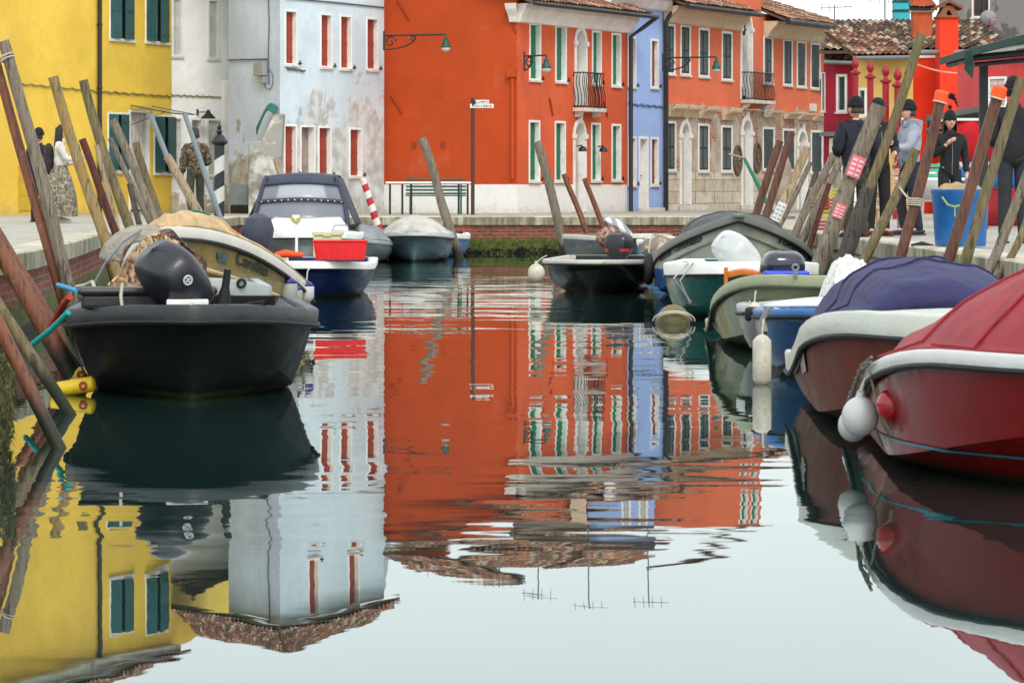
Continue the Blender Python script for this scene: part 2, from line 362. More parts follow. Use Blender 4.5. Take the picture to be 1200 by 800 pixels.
def arch(root,fc,r,kind='door',mat=None,wallmat=None,fw=.1,dep=.18,key=True):
    u0,u1,z0,z1=r; um=(u0+u1)/2; Ro=(u1-u0)/2; Ri=Ro-fw; k=1.15; zs=z1-Ro*k; N=14
    ou=[(um+Ro*math.cos(math.pi*i/N),zs+Ro*k*math.sin(math.pi*i/N)) for i in range(N+1)]
    iu=[(um+Ri*math.cos(math.pi*i/N),zs+Ri*k*math.sin(math.pi*i/N)) for i in range(N+1)]
    mb=MB()
    O=[(u1,z0)]+ou+[(u0,z0)]; I=[(um+Ri,z0)]+iu+[(um-Ri,z0)]
    n=len(O); pr=.03
    vs=[fc.P(a,b,pr) for a,b in O]+[fc.P(a,b,pr) for a,b in I]+[fc.P(a,b,-dep) for a,b in I]+[fc.P(a,b,-.02) for a,b in O]
    fs=[]
    for i in range(n-1): fs+=[(i,i+1,n+i+1,n+i),(n+i,n+i+1,2*n+i+1,2*n+i),(3*n+i,3*n+i+1,i+1,i)]
    mb.add(vs,fs)
    for uu in (u0-.03,u1-fw-.02): fc.box(mb,uu,uu+fw+.05,zs-.07,zs+.05,-.01,.07)
    if key: fc.box(mb,um-.05,um+.05,z1-.12,z1+.13,-.01,.08)
    w=mb.build('door' if kind=='door' else 'window',M_white,root)
    sp=MB(); zt=z1+.001
    for i in range(N):
        a,b=ou[i],ou[i+1]; sp.add([fc.P(a[0],a[1],0),fc.P(b[0],b[1],0),fc.P(b[0],zt,0),fc.P(a[0],zt,0)],[(0,1,2,3)])
    sp.build('arch_spandrel',wallmat,root)
    lb=MB(); fc.box(lb,u0+.02,u1-.02,z0,z1-.02,-dep-.03,-dep)
    if kind=='door': fc.box(lb,um-Ri+.03,um+Ri-.03,z0+.1,zs-.1,-dep,-dep+.015); fc.box(lb,um-Ri,um+Ri,zs-.04,zs+.04,-dep,-dep+.03)
    lb.build('door_leaf' if kind=='door' else 'pane',mat,w)
    return (u0,u1,z0,zt)
def tileroof(name,p00,p10,p11,p01,mat,parent,tu=.19,tv=.38,amp=.045):
    """p00,p10 eave; p01,p11 ridge. barrel tiles modelled as stepped corrugation"""
    p00,p10,p11,p01=[Vector(p) for p in(p00,p10,p11,p01)]
    nu=max(3,int((p10-p00).length/tu)); nv=max(2,int((p01-p00).length/tv)); nrm=(p10-p00).cross(p01-p00).normalized()
    if nrm.z<0: nrm=-nrm
    mb=MB(); rows=[]; K=6; uvs=[]
    for j in range(nv):
        for e in (0,1):
            v=(j+e)/nv; row=[]
            for i in range(nu*K+1):
                u=i/(nu*K); a=p00.lerp(p10,u); b=p01.lerp(p11,u); p=a.lerp(b,v)
                ph=(i%K)/K; hgt=amp*(abs(math.cos(math.pi*ph))) 
                jj=mnoise.noise(Vector((i//K*3.1,j*2.7,1)))*.015
                row.append(p+nrm*(hgt+(.03 if e==0 else 0)+jj))
            rows.append(row)
    W=nu*K+1; vs=[p for r in rows for p in r]; fs=[]; fu=[]
    for q in range(len(rows)-1):
        for i in range(W-1):
            fs.append((q*W+i,q*W+i+1,(q+1)*W+i+1,(q+1)*W+i)); fu.append(((i+K//2)//K+.5,q//2+.5))
    mb.add(vs,fs); o=mb.build(name,mat,parent,uvf=1,smooth=False)
    ul=o.data.uv_layers.new(name='uv')
    for p,u in zip(o.data.polygons,fu):
        for li in p.loop_indices: ul.data[li].uv=u
    b=MB(); dn=nrm*-.07
    b.add([p00,p10,p11,p01]+[p+dn for p in(p00,p10,p11,p01)],[(0,1,2,3),(4,5,6,7),(0,1,5,4),(1,2,6,5),(2,3,7,6),(3,0,4,7)])
    b.build('roof_deck',M_pipe if name!='roof' else pm('roof_boards',(96,78,62)),parent)
    return o
def body_box(root,pts,ztop,mat,name='wall',zb=QZ-.1,skip=()):
    """side/back walls: polygon plan pts (x,y); edges in skip are omitted (facades with openings)"""
    mb=MB(); n=len(pts)
    for i in range(n):
        if i in skip: continue
        a,b=pts[i],pts[(i+1)%n]; mb.add([(a[0],a[1],zb),(b[0],b[1],zb),(b[0],b[1],ztop),(a[0],a[1],ztop)],[(0,1,2,3)])
    mb.add([(p[0],p[1],ztop) for p in pts],[tuple(range(n))])
    return mb.build(name,mat,root)
def downpipe(root,pts,r=.045,mat=None):
    mb=MB(); mb.tube(pts,r,8); return mb.build('downpipe',mat or M_pipe,root,smooth=True)
def wall_lamp(px,py,pxr,pyd,d,label,glasscol=(200,205,205)):
    """ornate bracket from wall point (px,py) reaching to pxr, lamp bottom at pyd"""
    a=at(px,py,d); sc=F/d; L=(pxr-px)/sc; drop=(pyd-py)/sc
    t=thing('bracket_street_lamp',label,'street lamp',a,group='wall bracket street lamps')
    b=MB(); e=a+Vector((L,-.6,0)); b.tube([a,e],.022,8); b.tube([a+Vector((0,0,.12)),a-Vector((0,0,.38))],.025,8)
    p=[]; dirv=(e-a).normalized()
    for i in range(22):
        q=i/21; an=q*7.5; rr=.16*(1-q*.8); p.append(a+dirv*(.18+rr*math.cos(an))+Vector((0,0,-.17+rr*math.sin(an))))
    b.tube(p,.02,6)
    p=[a+dirv*(.55*abs(L)*math.sin(q/12*math.pi/2)+0)+Vector((0,0,-.36+.33*(1-math.cos(q/12*math.pi/2)))) for q in range(13)]; b.tube(p,.02,6)
    p=[]
    for i in range(16):
        q=i/15; an=q*6; rr=.08*(1-q*.7); p.append(a+dirv*(.5*abs(L)+rr*math.cos(an))+Vector((0,0,-.1+rr*math.sin(an))))
    b.tube(p,.018,6)
    b.build('bracket',pm('bracket_green_black',(24,44,40),.5),t,smooth=True)
    h=MB(); r=.1; h.lathe([(.02,0),(.03,-.03),(.03,-.1),(.07,-.12),(.075,-.2),(.11,-.24),(.12,-.3),(.13,-.31),(.13,-.33),(.02,-.33)],e,16); h.build('lamp_hood',pm('lamp_green',(18,72,58),.45),t,smooth=True)
    g=MB(); g.lathe([(.12,-.335),(.115,-.37),(.085,-.41),(.03,-.43),(.005,-.435)],e,16); g.build('lamp_glass',pm('frosted_glass',glasscol,.3,.05,bump=0),t,smooth=True)
    return t
def balcony(root,fc,x0,x1,y0,y1,yb,mat=None):
    u0,u1=fc.u(x0),fc.u(x1); um=(u0+u1)/2; zt=fc.z(y0,um); zb=fc.z(y1,um); zk=fc.z(yb,um); D=.3
    b=MB(); fc.box(b,u0-.05,u1+.05,zb-.1,zb,0.002,D+.05); 
    for uu in (u0+.05,u1-.17): b.prism([fc.P(uu,zb-.1,.01),fc.P(uu,zk,.01),fc.P(uu,zb-.2,D*.7),fc.P(uu,zb-.1,D*.8)],(fc.P(uu+.12,0,0)-fc.P(uu,0,0)))
    o=b.build('balcony',M_stone,root,bevel=.01)
    r=MB(); cor=[(u0,.02),(u0,D),(u1,D),(u1,.02)]
    for zz in (zb+.04,zt): r.tube([fc.P(a,zz,c) for a,c in cor],.02,6)
    for (a,b2) in zip(cor,cor[1:]):
        L=math.hypot(a[0]-b2[0],a[1]-b2[1]); n=max(3,int(L/.11))
        for i in range(n+1):
            q=i/n; uu=a[0]+(b2[0]-a[0])*q; oo=a[1]+(b2[1]-a[1])*q
            pts=[fc.P(uu,zb+(zt-zb)*k/8,oo+.035*math.sin(k/8*2*math.pi)) for k in range(9)]; r.tube(pts,.012,5,cap=False)
    r.build('railing',M_black,o)
    return o
# ================================================================ BUILDINGS
def zof(py,d): return H-(py-YH)/F*d
def XY(px,d): return ((px-600)/F*d,d)
# ---- yellow house
yw=plaster('yellow_plaster',(232,194,74),grime=.12)
t=thing('yellow_house','tall bright yellow plastered house with bottle green shutters and glass door canopy','house',(*XY(100,86),QZ))
f0=Fac(-70,78,113,84.5); f1=Fac(113,84.5,200,88); ZT=zof(-188,88)
hl=[]
for x0,x1,y0,y1 in ((128,157,-24,47),(170,198,-21,50),(128,156,-164,-96),(170,197,-163,-94),(126,151,132,201),(180,206,135,203)):
    hl.append(window(t,f1,f1.rect(x0,x1,y0,y1),'open',M_dkgreen,dep=.16,fw=.05))
hl.append(window(t,f1,f1.rect(151,175,129,248),'doorcurtain',None,dep=.2,fw=.07,sill=False))
h0=window(t,f0,f0.rect(21,43,193,249),'door',pm('yellow_door_paint',(206,170,50),.6,.1,bump=.1),dep=.05,fw=.05,frm=pm('yellow_trim_paint',(200,160,40),.6,.1),sill=False)
wallmesh(f1,ZT,hl).build('wall',yw,t); wallmesh(f0,ZT,[h0]).build('wall',yw,t)
A=f0.A;B=f1.B; body_box(t,[(A.x,A.y),(f1.A.x,f1.A.y),(B.x,B.y),(B.x+1,B.y+9),(A.x,A.y+12)],ZT-.01,yw,skip=(0,1))
cb=MB(); f1.box(cb,0,f1.len,ZT-.22,ZT,.01,.3); f0.box(cb,0,f0.len,ZT-.22,ZT,.01,.3); cb.build('cornice',M_stone,t)
tileroof('roof',f1.P(-.2,ZT+.02,.5),f1.P(f1.len+.2,ZT+.02,.5),f1.P(f1.len,ZT+1.6,-4),f1.P(0,ZT+1.6,-4),M_tile,t)
tileroof('roof',f0.P(-.2,ZT+.02,.5),f0.P(f0.len+.3,ZT+.02,.5),f0.P(f0.len,ZT+1.6,-4),f0.P(0,ZT+1.6,-4),M_tile,t)
q=f1.P(.03,0,.08); downpipe(t,[(q.x,q.y,QZ),(q.x,q.y,ZT-.1)],.055)
pb=MB()
for z_ in (zof(30,85),zof(104,85),zof(170,85)): pb.torus((q.x,q.y,z_),.06,.018,n=12,k=6)
pb.build('pipe_bracket',M_pipe,t)
def sag(fc,u0,u1,z0,z1,n=30,am=.04,o=.03): return [fc.P(u0+(u1-u0)*i/n,z0+(z1-z0)*i/n-am*abs(math.sin(i*.9))-.02*mnoise.noise(Vector((i*.7,u0,0))),o) for i in range(n+1)]
cm=MB(); cm.tube(sag(f0,f0.u(10),f0.len,zof(97,81.5),zof(106,84.5)),.018,6); cm.tube(sag(f1,0,f1.len,zof(106,84.5),zof(112,88)),.022,6); cm.build('wall_cable',pm('weathered_cable',(150,132,80),.8,.3),t)
cn=MB(); a=f1.P(f1.u(151),zof(124,86.5),.05); b=f1.P(f1.u(176),zof(124,86.5),.05); o3=Vector((f1.n.x,f1.n.y,0))*.95+Vector((.25,0,-.22))
cn.add([a,b,b+o3,a+o3],[(0,1,2,3)]); g_=NT('canopy_glass'); gp=g_.n('ShaderNodeBsdfPrincipled'); gp.inputs['Base Color'].default_value=(.75,.82,.75,1); gp.inputs['Transmission Weight'].default_value=.85; gp.inputs['Roughness'].default_value=.15; g_.l(gp.outputs[0],g_.out.inputs[0])
co=cn.build('door_canopy',g_.m,t,solid=.015)
cr=MB(); cr.tube([a,a+o3],.012,6); cr.tube([b,b+o3],.012,6); cr.tube([a+o3,b+o3],.012,6); cr.tube([a+Vector((0,0,-.5)),a+o3*.8],.01,6); cr.build('canopy_rod',M_black,co)
# ---- white house
ww=plaster('white_plaster',(240,238,238),peel=(176,160,142),z0=QZ,z1=2.3,peel2=(196,186,172),grime=.15)
t=thing('white_house','narrow white plastered house with closed white shutters beside the yellow house','house',(*XY(234,92),QZ))
fw_=Fac(200.3,88.1,268,89.3); ZT=zof(-84,92); hl=[]
for x0,x1,y0,y1 in ((200.8,214,-4,66),(243,257,-1,69)): hl.append(window(t,fw_,fw_.rect(x0,x1,y0,y1),'panel',M_wsh,dep=.1,fw=.06))
hl.append(window(t,fw_,fw_.rect(242,258,139,206),'panel',M_wsh,dep=.1,fw=.06)); hl.append(window(t,fw_,fw_.rect(222,238,138,249),'door',M_doorgrey,dep=.2,fw=.07,sill=False))
hl.append(window(t,fw_,fw_.rect(201.5,214,137,200),'panel',M_wsh,dep=.1,fw=.06))
wallmesh(fw_,ZT,hl).build('wall',ww,t); A=fw_.A;B=fw_.B
body_box(t,[(A.x,A.y),(B.x,B.y),(B.x+.3,B.y+5),(A.x,A.y+5)],ZT-.01,ww,skip=(0,))
tileroof('roof',fw_.P(-.05,ZT+.02,.35),fw_.P(fw_.len+.1,ZT+.02,.35),fw_.P(fw_.len+.1,ZT+.9,-2),fw_.P(-.05,ZT+.9,-2),M_tile,t)
cm=MB(); cm.tube(sag(fw_,0,fw_.len*.93,zof(111,88.5),zof(113,89)),.018,6); cm.build('wall_cable',pm('weathered_cable',(150,132,80)),t)
bt=MB(); bt.prism([fw_.P(fw_.u(258),QZ,.001),fw_.P(fw_.len,QZ,.001),fw_.P(fw_.len,QZ,.22),fw_.P(fw_.u(258),QZ,.14)],(0,0,zof(98,92)-QZ)); bt.build('wall_buttress',ww,t,bevel=.04)
lm=thing('shaded_wall_lamp','small black goose-neck wall lamp above the white house doorway','wall lamp',fw_.P(fw_.u(232),zof(131,90),0))
b=MB(); p0=fw_.P(fw_.u(231),zof(133,90),.02); p1=p0+Vector((.3,-.25,0)); b.box(p0,(.05,.05,.16)); b.tube([p0,p1],.016,6); b.build('bracket',M_black,lm,smooth=True)
b=MB(); b.lathe([(.03,.06),(.05,.02),(.07,-.03),(.19,-.15),(.2,-.17),(.05,-.16)],p1,16); b.build('lamp_shade',M_black,lm,smooth=True)
# ---- pale blue house
pbf=plaster('pale_blue_plaster',(202,219,228),peel=(172,174,170),peel2=(208,212,212),z0=1.6,z1=5.2,xg=(-6,-3.2,-.03,.12),grime=.2)
pbl=plaster('pale_blue_plaster_shaded',(188,204,230),peel=(150,140,128),peel2=(176,182,182),z0=.8,z1=4.2,grime=.35,sidevar=.14)  # left wall: shade and a counter-tint to yellow bounce put into the colour
t=thing('pale_blue_house','peeling pale blue house with brick red shutters and weathered grey lower wall','house',(*XY(390,88),QZ))
fl=Fac(268,86.3,328,84.3); ff=Fac(328,84.3,450,88.6); ZT=zof(-128,88.6); hl=[]
for x0,x1,y0,y1 in ((333.5,348,12,76),(375,389,16,79),(398,412,18,81),(429,443,21,82)): hl.append(window(t,ff,ff.rect(x0,x1,y0,y1),'half',M_brick_sh,dep=.14,fw=.05,lead=pm('pale_reveal_panel',(190,178,174),.8,.15)))
for x0,x1,y0,y1,k in ((332.5,347.5,146,206,1),(351.5,369,147,208,0),(372.5,388,148,207,1),(409,424,150,207,1)):
    hl.append(window(t,ff,ff.rect(x0,x1,y0,y1),'half' if k else 'blank',M_brick_sh if k else M_pinkgrey,dep=.14,fw=.05))
for x0,x1,y0,y1 in ((361,374,-138,-80),(408,421,-134,-77)): hl.append(window(t,ff,ff.rect(x0,x1,y0,y1),'half',M_brick_sh,dep=.14,fw=.05,lead=pm('pale_reveal_panel',(190,178,174))))
wallmesh(ff,ZT,hl).build('wall',pbf,t); wallmesh(fl,ZT,[]).build('wall',pbl,t); A=fl.A;B=ff.A;D=ff.B
body_box(t,[(A.x,A.y),(B.x,B.y),(D.x,D.y),(D.x-.2,D.y+10),(A.x,A.y+12)],ZT-.01,pbf,skip=(0,1))
cx_=Vector((ff.A.x,ff.A.y-.45,ZT+.02)); rd=Vector((ff.A.x-.1,ff.A.y+4.2,ZT+1.35)); e2=ff.P(ff.len+.25,ZT+.02,.35)
tileroof('roof',cx_,e2,rd+Vector((.6,2,0)),rd,M_tile,t); e3=fl.P(-3,ZT+.02,.35); tileroof('roof',e3,cx_,rd,e3+Vector((.5,4,1.33)),M_tile,t)
cm=MB(); u_=fl.u(316); cm.tube([fl.P(u_+.02*math.sin(k),ZT-k*(ZT-zof(100,85))/20,.03) for k in range(21)],.014,6); cm.tube([fl.P(u_+.22*math.sin(a_),zof(94,85)+.25*math.cos(a_),.04) for a_ in [k*.4 for k in range(12)]],.012,6)
cm.tube([fl.P(0,zof(70,86),.03),fl.P(fl.len*.8,zof(70,85),.03)],.02,6); cm.build('wall_cable',pm('grey_cable',(88,92,96),.8),t)
cm=MB(); cm.tube([ff.P(.2,zof(-2,84.5),.03),ff.P(ff.len*.5,zof(2,86),.03),ff.P(ff.len,zof(9,88.5),.03)],.02,6); cm.build('wall_cable',pm('grey_cable',(88,92,96),.8),t)
mb=MB(); fl.box(mb,fl.u(303),fl.u(314),zof(89,85),zof(74,85),.01,.16); fl.box(mb,fl.u(307),fl.u(313.5),zof(98,85),zof(90,85),.01,.12); mb.build('meter_box',pm('meter_grey',(150,156,158),.6,.1),t,bevel=.012)
mb=MB(); u0,u1=fl.u(272),fl.u(291.5); fl.box(mb,u0,u1,zof(240,85.8),zof(216,85.8),.01,.07); fl.box(mb,u0+.2,u0+.215,zof(238,85.8),zof(218,85.8),.07,.076); mb.build('cupboard_door',pm('zinc_blue_grey',(136,152,164),.6,.12),t,bevel=.01)
mb=MB(); fl.box(mb,u0,u1+.05,QZ,zof(241,85.8),.01,.05); mb.build('base_vent',M_black,t)
# sloping masonry flue at the corner
conc=plaster('rough_concrete',(152,152,146),peel=(196,196,190),peel2=(118,116,108),z0=1,z1=5,grime=.5)
mb=MB(); d_=83.6; mb.prism([at(291,252,d_),at(291,167,d_),at(306,165,d_),at(321,134,d_),at(332,133,d_),at(326,252,d_)],(0,.75,0)); mb.build('chimney_base',conc,t,bevel=.03)
mb=MB(); mb.grid(lambda i,j: at(301+24*math.sin(i*1.57)*(1-.18*j),150-29*math.sin(min(1,i*1.9)*1.57)+12*max(0,i-.45)+ j*8,84.3-.5*math.sin(j*1.57)),16,5)
o=mb.build('draped_tarp',canvas('teal_tarp',(12,98,88),.6,.8,(10,40,44)),None,smooth=True,solid=.02); tag(o,'dark teal tarp bundled on the sloping concrete flue','tarp')
mb=MB(); mb.tube(sag(ff,.3,1.1,zof(81,85),zof(82,85),10,.02),.025,6); mb.build('wall_crack_staple',pm('grey_cable',(88,92,96)),t)
# side part of the same block above the white house
t2=thing('grey_blue_back_house','tall grey-blue house behind the white house with a red shuttered window','house',(*XY(240,97),QZ))
fb=Fac(211,97.5,266,97.3); h=[window(t2,fb,fb.rect(232,266-1,-142,-92),'panel',pm('deep_red_shutter',(122,40,26),.6,.15),dep=.1,fw=.05)]
wallmesh(fb,zof(-146,97),h).build('wall',pbl,t2); A=fb.A;B=fb.B; body_box(t2,[(A.x,A.y),(B.x,B.y),(B.x,B.y+5),(A.x,A.y+5)],zof(-146,97)-.01,pbl,skip=(0,))
tileroof('roof',fb.P(-.2,zof(-145,97),.3),fb.P(fb.len+.2,zof(-145,97),.3),fb.P(fb.len,zof(-190,97),-3),fb.P(0,zof(-190,97),-3),M_tile,t2)
# ---- orange house
og1=plaster('orange_plaster_shaded',(186,68,12),socle=(232,232,228),sz=1.55,grime=.12,sidevar=.07)  # side wall: same orange plaster with its shade put into the colour
og2=plaster('orange_plaster',(206,88,46),socle=(232,230,226),sz=1.55,grime=.15,sidevar=.09)
t=thing('orange_house','deep orange corner house with green shutters, white plinth and white arched doors','house',(*XY(606,90),QZ))
fs=Fac(444,89,606,87); fo=Fac(606,87,735,93.2); zc0=zof(24,87); ZT=zof(12,87)
hl=[]
for x0,x1,y0,y1 in ((620,633.5,27,94),(650.5,663.5,30,96),(693.5,704.5,36,99),(716.5,727.5,39,101),(619.5,632.5,141,212.5),(650,662.5,142,212.5),(692.5,703.5,144,212),(716.5,727.5,145.5,211.5)):
    hl.append(window(t,fo,fo.rect(x0,x1,y0,y1),'half',M_green,dep=.15,fw=.06,lead=M_white))
hl.append(arch(t,fo,fo.rect(673,687.5,31,124),'door',M_doorgrey,og2,fw=.1)); hl.append(arch(t,fo,fo.rect(671.5,686.5,139,248),'door',M_doorgrey,og2,fw=.1))
wallmesh(fo,ZT+.3,hl).build('wall',og2,t)
ZG=zof(-72,89)
mb=MB(); A=fs.A;B=fs.B; gx=fs.u(590)
zb=QZ-.1; pts=[fs.P(0,zb),fs.P(fs.len,zb),fs.P(fs.len,ZT+.3),fs.P(fs.u(585),ZT+.45),fs.P(fs.u(560),ZG-.8),fs.P(fs.u(520),ZG),fs.P(0,ZG)]; mb.add(pts,[tuple(range(7))]); mb.build('wall',og1,t)
D=fo.B; mb=MB(); bk=12
mb.add([fs.P(0,zb),fs.P(0,ZG),fs.P(0,ZG,-bk),fs.P(0,zb,-bk)],[(0,1,2,3)])
mb.add([fo.P(fo.len,zb),fo.P(fo.len,ZT+.3),fo.P(fo.len,ZT+.3,-8),fo.P(fo.len,zb,-8)],[(0,1,2,3)])
e0,e1=fs.P(fs.u(560),ZG-.8),fs.P(fs.u(560),ZG-.8,-7); mb.add([e0,e1,Vector((e1.x,e1.y,3)),Vector((e0.x,e0.y+.1,3))],[(0,1,2,3)]); mb.build('wall',og2,t)
# white cornice band wrapping the corner
cb=MB(); pz=[(ZT-.32,.0),(ZT-.3,.10),(ZT-.16,.16),(ZT+.02,.3),(ZT+.16,.36),(ZT+.16,0)]
def bandstrip(mb,fc,ua,ub,prof,ea=0,eb=0):
    n=len(prof); vs=[fc.P(ua-ea*o,z,o) for z,o in prof]+[fc.P(ub+eb*o,z,o) for z,o in prof]
    mb.add(vs,[tuple(range(n))[::-1],tuple(range(n,2*n))]+[(i,(i+1)%n,(i+1)%n+n,i+n) for i in range(n)])
bandstrip(cb,fo,0,fo.len+.1,pz,.45,0); bandstrip(cb,fs,fs.u(599),fs.len,pz,0,.45); cb.build('cornice',pm('white_cornice_paint',(236,233,226),.7,.08,3,.15),t)
zr=ZT+.2; tileroof('roof',fo.P(-.35,zr,.62),fo.P(fo.len+.35,zr,.62),fo.P(fo.len+.2,zr+1.5,-3.2),fo.P(-.2,zr+1.5,-3.2),M_tile,t)
tileroof('roof',fs.P(-.3,ZG,.3),fs.P(fs.u(528),ZG,.3),fs.P(fs.u(528),ZG+1.25,-4),fs.P(-.3,ZG+1.25,-4),M_tile,t)
g=MB(); g.tube([fo.P(-.4,zr-.06,.68),fo.P(fo.len+.5,zr-.06,.68)],.06,8); g.build('gutter',M_pipe,t)
ch=MB(); q=fo.P(fo.u(702),zr,-.6); ch.box(q+Vector((0,0,.6)),(.42,.42,1.4)); ch.box(q+Vector((0,0,1.35)),(.56,.56,.12)); ch.build('chimney',pm('beige_chimney_render',(196,176,150),.85,.15),t,bevel=.015)
pp=[fo.P(fo.len+.42,zr-.08,.68),fo.P(fo.len+.2,zr-.35,.4),fo.P(fo.len-.02,zr-.6,.12),fo.P(fo.len-.02,QZ,.12)]; downpipe(t,pp,.06)
balcony(t,fo,672,696,86,127,138)
for fc,xa,ya,xb,yb in ((fs,466,0,480,23),(fs,459,112,472,133),(fs,593,14,609-3.5,38),(fo,643,115,647,136),(fo,707,120,711,137)):
    tr=MB(); tr.tube([fc.P(fc.u(xa),fc.z(ya,fc.u(xa)),.03),fc.P(fc.u(xb),fc.z(yb,fc.u(xb)),.03)],.022,6); tr.build('tie_rod',pm('painted_iron_orange',(160,48,16),.7),t)
for xx in (482,516): 
    u0=fs.u(xx); vt=MB()
    for i in range(5):
        for j in range(6): fs.box(vt,u0+.035*i+.001*j,u0+.035*i+.018,fs.z(170,u0)+.035*j-.1,fs.z(170,u0)+.035*j-.082,.002,.006)
    vt.build('air_vent',M_inside,t)
vb=MB(); fs.box(vb,fs.u(596),fs.u(605.5),zof(91,87.2),zof(81,87.2),.001,.14); vb.tube([fs.P(fs.u(602),zof(91,87),.07),fs.P(fs.u(602),zof(210,87),.07)],.045,8); vb.build('boxed_pipe',og1,t,bevel=.01)
for i,xx in enumerate((675.5,700)):
    q=fo.P(fo.u(xx),zof(171,89.5),.02); l=thing('round_wall_lamp',['small black round wall lamp left, on the orange house door arch','small black round wall lamp right, between the orange house door and window'][i],'wall lamp',q,group='round lamps by the orange house door')
    b=MB(); b.tube([q,q+Vector((.12,-.22,.02)),q+Vector((.14,-.24,-.06))],.018,6); b.lathe([(.03,.06),(.09,.02),(.12,-.06),(.1,-.08),(.02,-.08)],q+Vector((.14,-.24,-.06)),14); b.build('lamp_shade',M_black,l,smooth=True)
wall_lamp(450,42,523,63,87.5,'long black scroll bracket street lamp on the orange side wall')
wall_lamp(614.5,66,640,84,87,'green bracket street lamp on the corner of the orange house')
# ---- lavender blue house
lv=plaster('lavender_plaster',(154,182,230),grime=.12,sidevar=.06)
t=thing('lavender_house','narrow lavender blue house with brown shutters between orange and terracotta houses','house',(*XY(755,95),QZ))
fv=Fac(735,93.6,777,96); ZT=zof(3,95); hl=[]
for x0,x1,y0,y1 in ((734.8,745,43,102),(762,771.5,46,103),(735.5,745.5,160,217.5),(762,771.5,161,217)): hl.append(window(t,fv,fv.rect(x0+.3,x1,y0,y1),'half',M_brownsh,dep=.13,fw=.06,lead=M_white))
hl.append(window(t,fv,fv.rect(748.5,759.5,160,248),'door',M_doorgrey,dep=.2,fw=.08,sill=False))
wallmesh(fv,ZT+.3,hl).build('wall',lv,t); A=fv.A;B=fv.B; body_box(t,[(A.x,A.y),(B.x,B.y),(B.x+.2,B.y+5),(A.x-1.4,A.y+5)],ZT+.29,lv,skip=(0,))
cb=MB(); bandstrip(cb,fv,-1.6,fv.len,[(ZT-.22,.01),(ZT-.18,.14),(ZT,.3),(ZT+.12,.34),(ZT+.12,0)]); cb.build('cornice',pm('white_cornice_paint',(214,210,202)),t)
tileroof('roof',fv.P(-1.6,ZT+.16,.5),fv.P(fv.len+.2,ZT+.16,.5),fv.P(fv.len,ZT+1.2,-3),fv.P(-1.6,ZT+1.2,-3),M_tile,t)
downpipe(t,[fv.P(fv.len+.28,ZT+.5,.5),fv.P(fv.len+.1,ZT-.1,.3),fv.P(fv.len-.06,ZT-.5,.12),fv.P(fv.len-.06,QZ,.12)],.065)
cm=MB(); cm.tube(sag(fv,.05,fv.len,zof(121,94),zof(124,96),20,.05),.02,6); cm.build('wall_cable',pm('blue_grey_cable',(96,108,150),.8),t)
sb=MB(); fv.box(sb,fv.u(747),fv.u(762),QZ-.01,QZ+.09,0.02,.45); sb.build('door_step',M_stone,t,bevel=.01)
t=thing('lavender_back_house','tall lavender house rising behind the orange house roof','house',(*XY(725,101),QZ))
fz=Fac(689,101,767,102); ZT=zof(-84,101.5); hl=[window(t,fz,fz.rect(x0,x0+11,-60,-18),'panel',M_wsh,dep=.1) for x0 in (728,748)]
wallmesh(fz,ZT,hl).build('wall',lv,t); A=fz.A;B=fz.B; body_box(t,[(A.x,A.y),(B.x,B.y),(B.x,B.y+6),(A.x,A.y+6)],ZT-.01,lv,skip=(0,))
tileroof('roof',fz.P(-.3,ZT+.02,.4),fz.P(fz.len+.3,ZT+.02,.4),fz.P(fz.len,ZT+1,-3),fz.P(0,ZT+1,-3),M_tile,t)
t=thing('pale_grey_back_house','pale grey tall house set back behind the orange house','house',(*XY(650,100),QZ))
fz=Fac(600,99.5,688,100.8); ZT=zof(-80,100); wallmesh(fz,ZT,[]).build('wall',plaster('warm_grey_plaster',(150,138,126),grime=.4),t); A=fz.A;B=fz.B; body_box(t,[(A.x,A.y),(B.x,B.y),(B.x,B.y+6),(A.x,A.y+6)],ZT-.01,M_pinkgrey,skip=(0,))
tileroof('roof',fz.P(-1.6,ZT+.02,.4),fz.P(fz.len+.3,ZT+.02,.4),fz.P(fz.len,ZT+1.1,-3),fz.P(-1.6,ZT+1.1,-3),M_tile,t)
# ---- terracotta house
def terra():
    t=NT('peeling_terracotta'); w=t.coord('World'); zz=t.z(); c=lin((218,110,74)); n1=t.noise(w,.7,6,.6); n2=t.noise(w,5,5,.6)
    col=t.mix(t.rng(n1,.3,.7),hsc(c,.92),hsc(c,1.1)); col=t.mix(t.rng(n2,.5,.8,0,.25),col,lin((180,120,90)))
    pn=t.noise(w,1.2,8,.66,.4)
    gp=t.mix(t.rng(t.noise(w,2.2,5),.4,.6),lin((168,154,140)),lin((194,180,162)))
    wx=t.coord('World'); sw=t.n('ShaderNodeMapping'); sw.inputs['Rotation'].default_value=(R(90),0,0); t.l(t.n('ShaderNodeNewGeometry').outputs['Position'],sw.inputs[0])
    bc,_=t.brick(sw.outputs[0],lin((150,84,58)),lin((186,124,92)),lin((176,160,140)),1,.26,.08,.012)
    gp=t.mix(t.rng(t.noise(w,.9,7,.7,.5),.53,.56),gp,bc)
    k=t.rng(zz[2],3.35,4.4,.36,-.38,False); m=t.rng(t.math('ADD',pn,k),.55,.58); col=t.mix(m,col,gp)
    sb,_=t.brick(sw.outputs[0],lin((214,206,188)),lin((194,182,160)),lin((140,128,112)),1,.62,.34,.012)
    sb=t.mix(t.rng(t.noise(w,4,6,.7),.45,.7,0,.6),sb,lin((150,132,110)))
    m2=t.rng(t.math('ADD',zz[2],t.math('MULTIPLY',n2,.05)),1.92,1.95,1,0); col=t.mix(m2,col,sb)
    return t.fin(col,.9,t.noise(w,10,6,.65),.6,.03)
tc=terra()
t=thing('terracotta_house','long peeling terracotta house with dark louvred shutters and stone-clad base','house',(*XY(870,101),QZ))
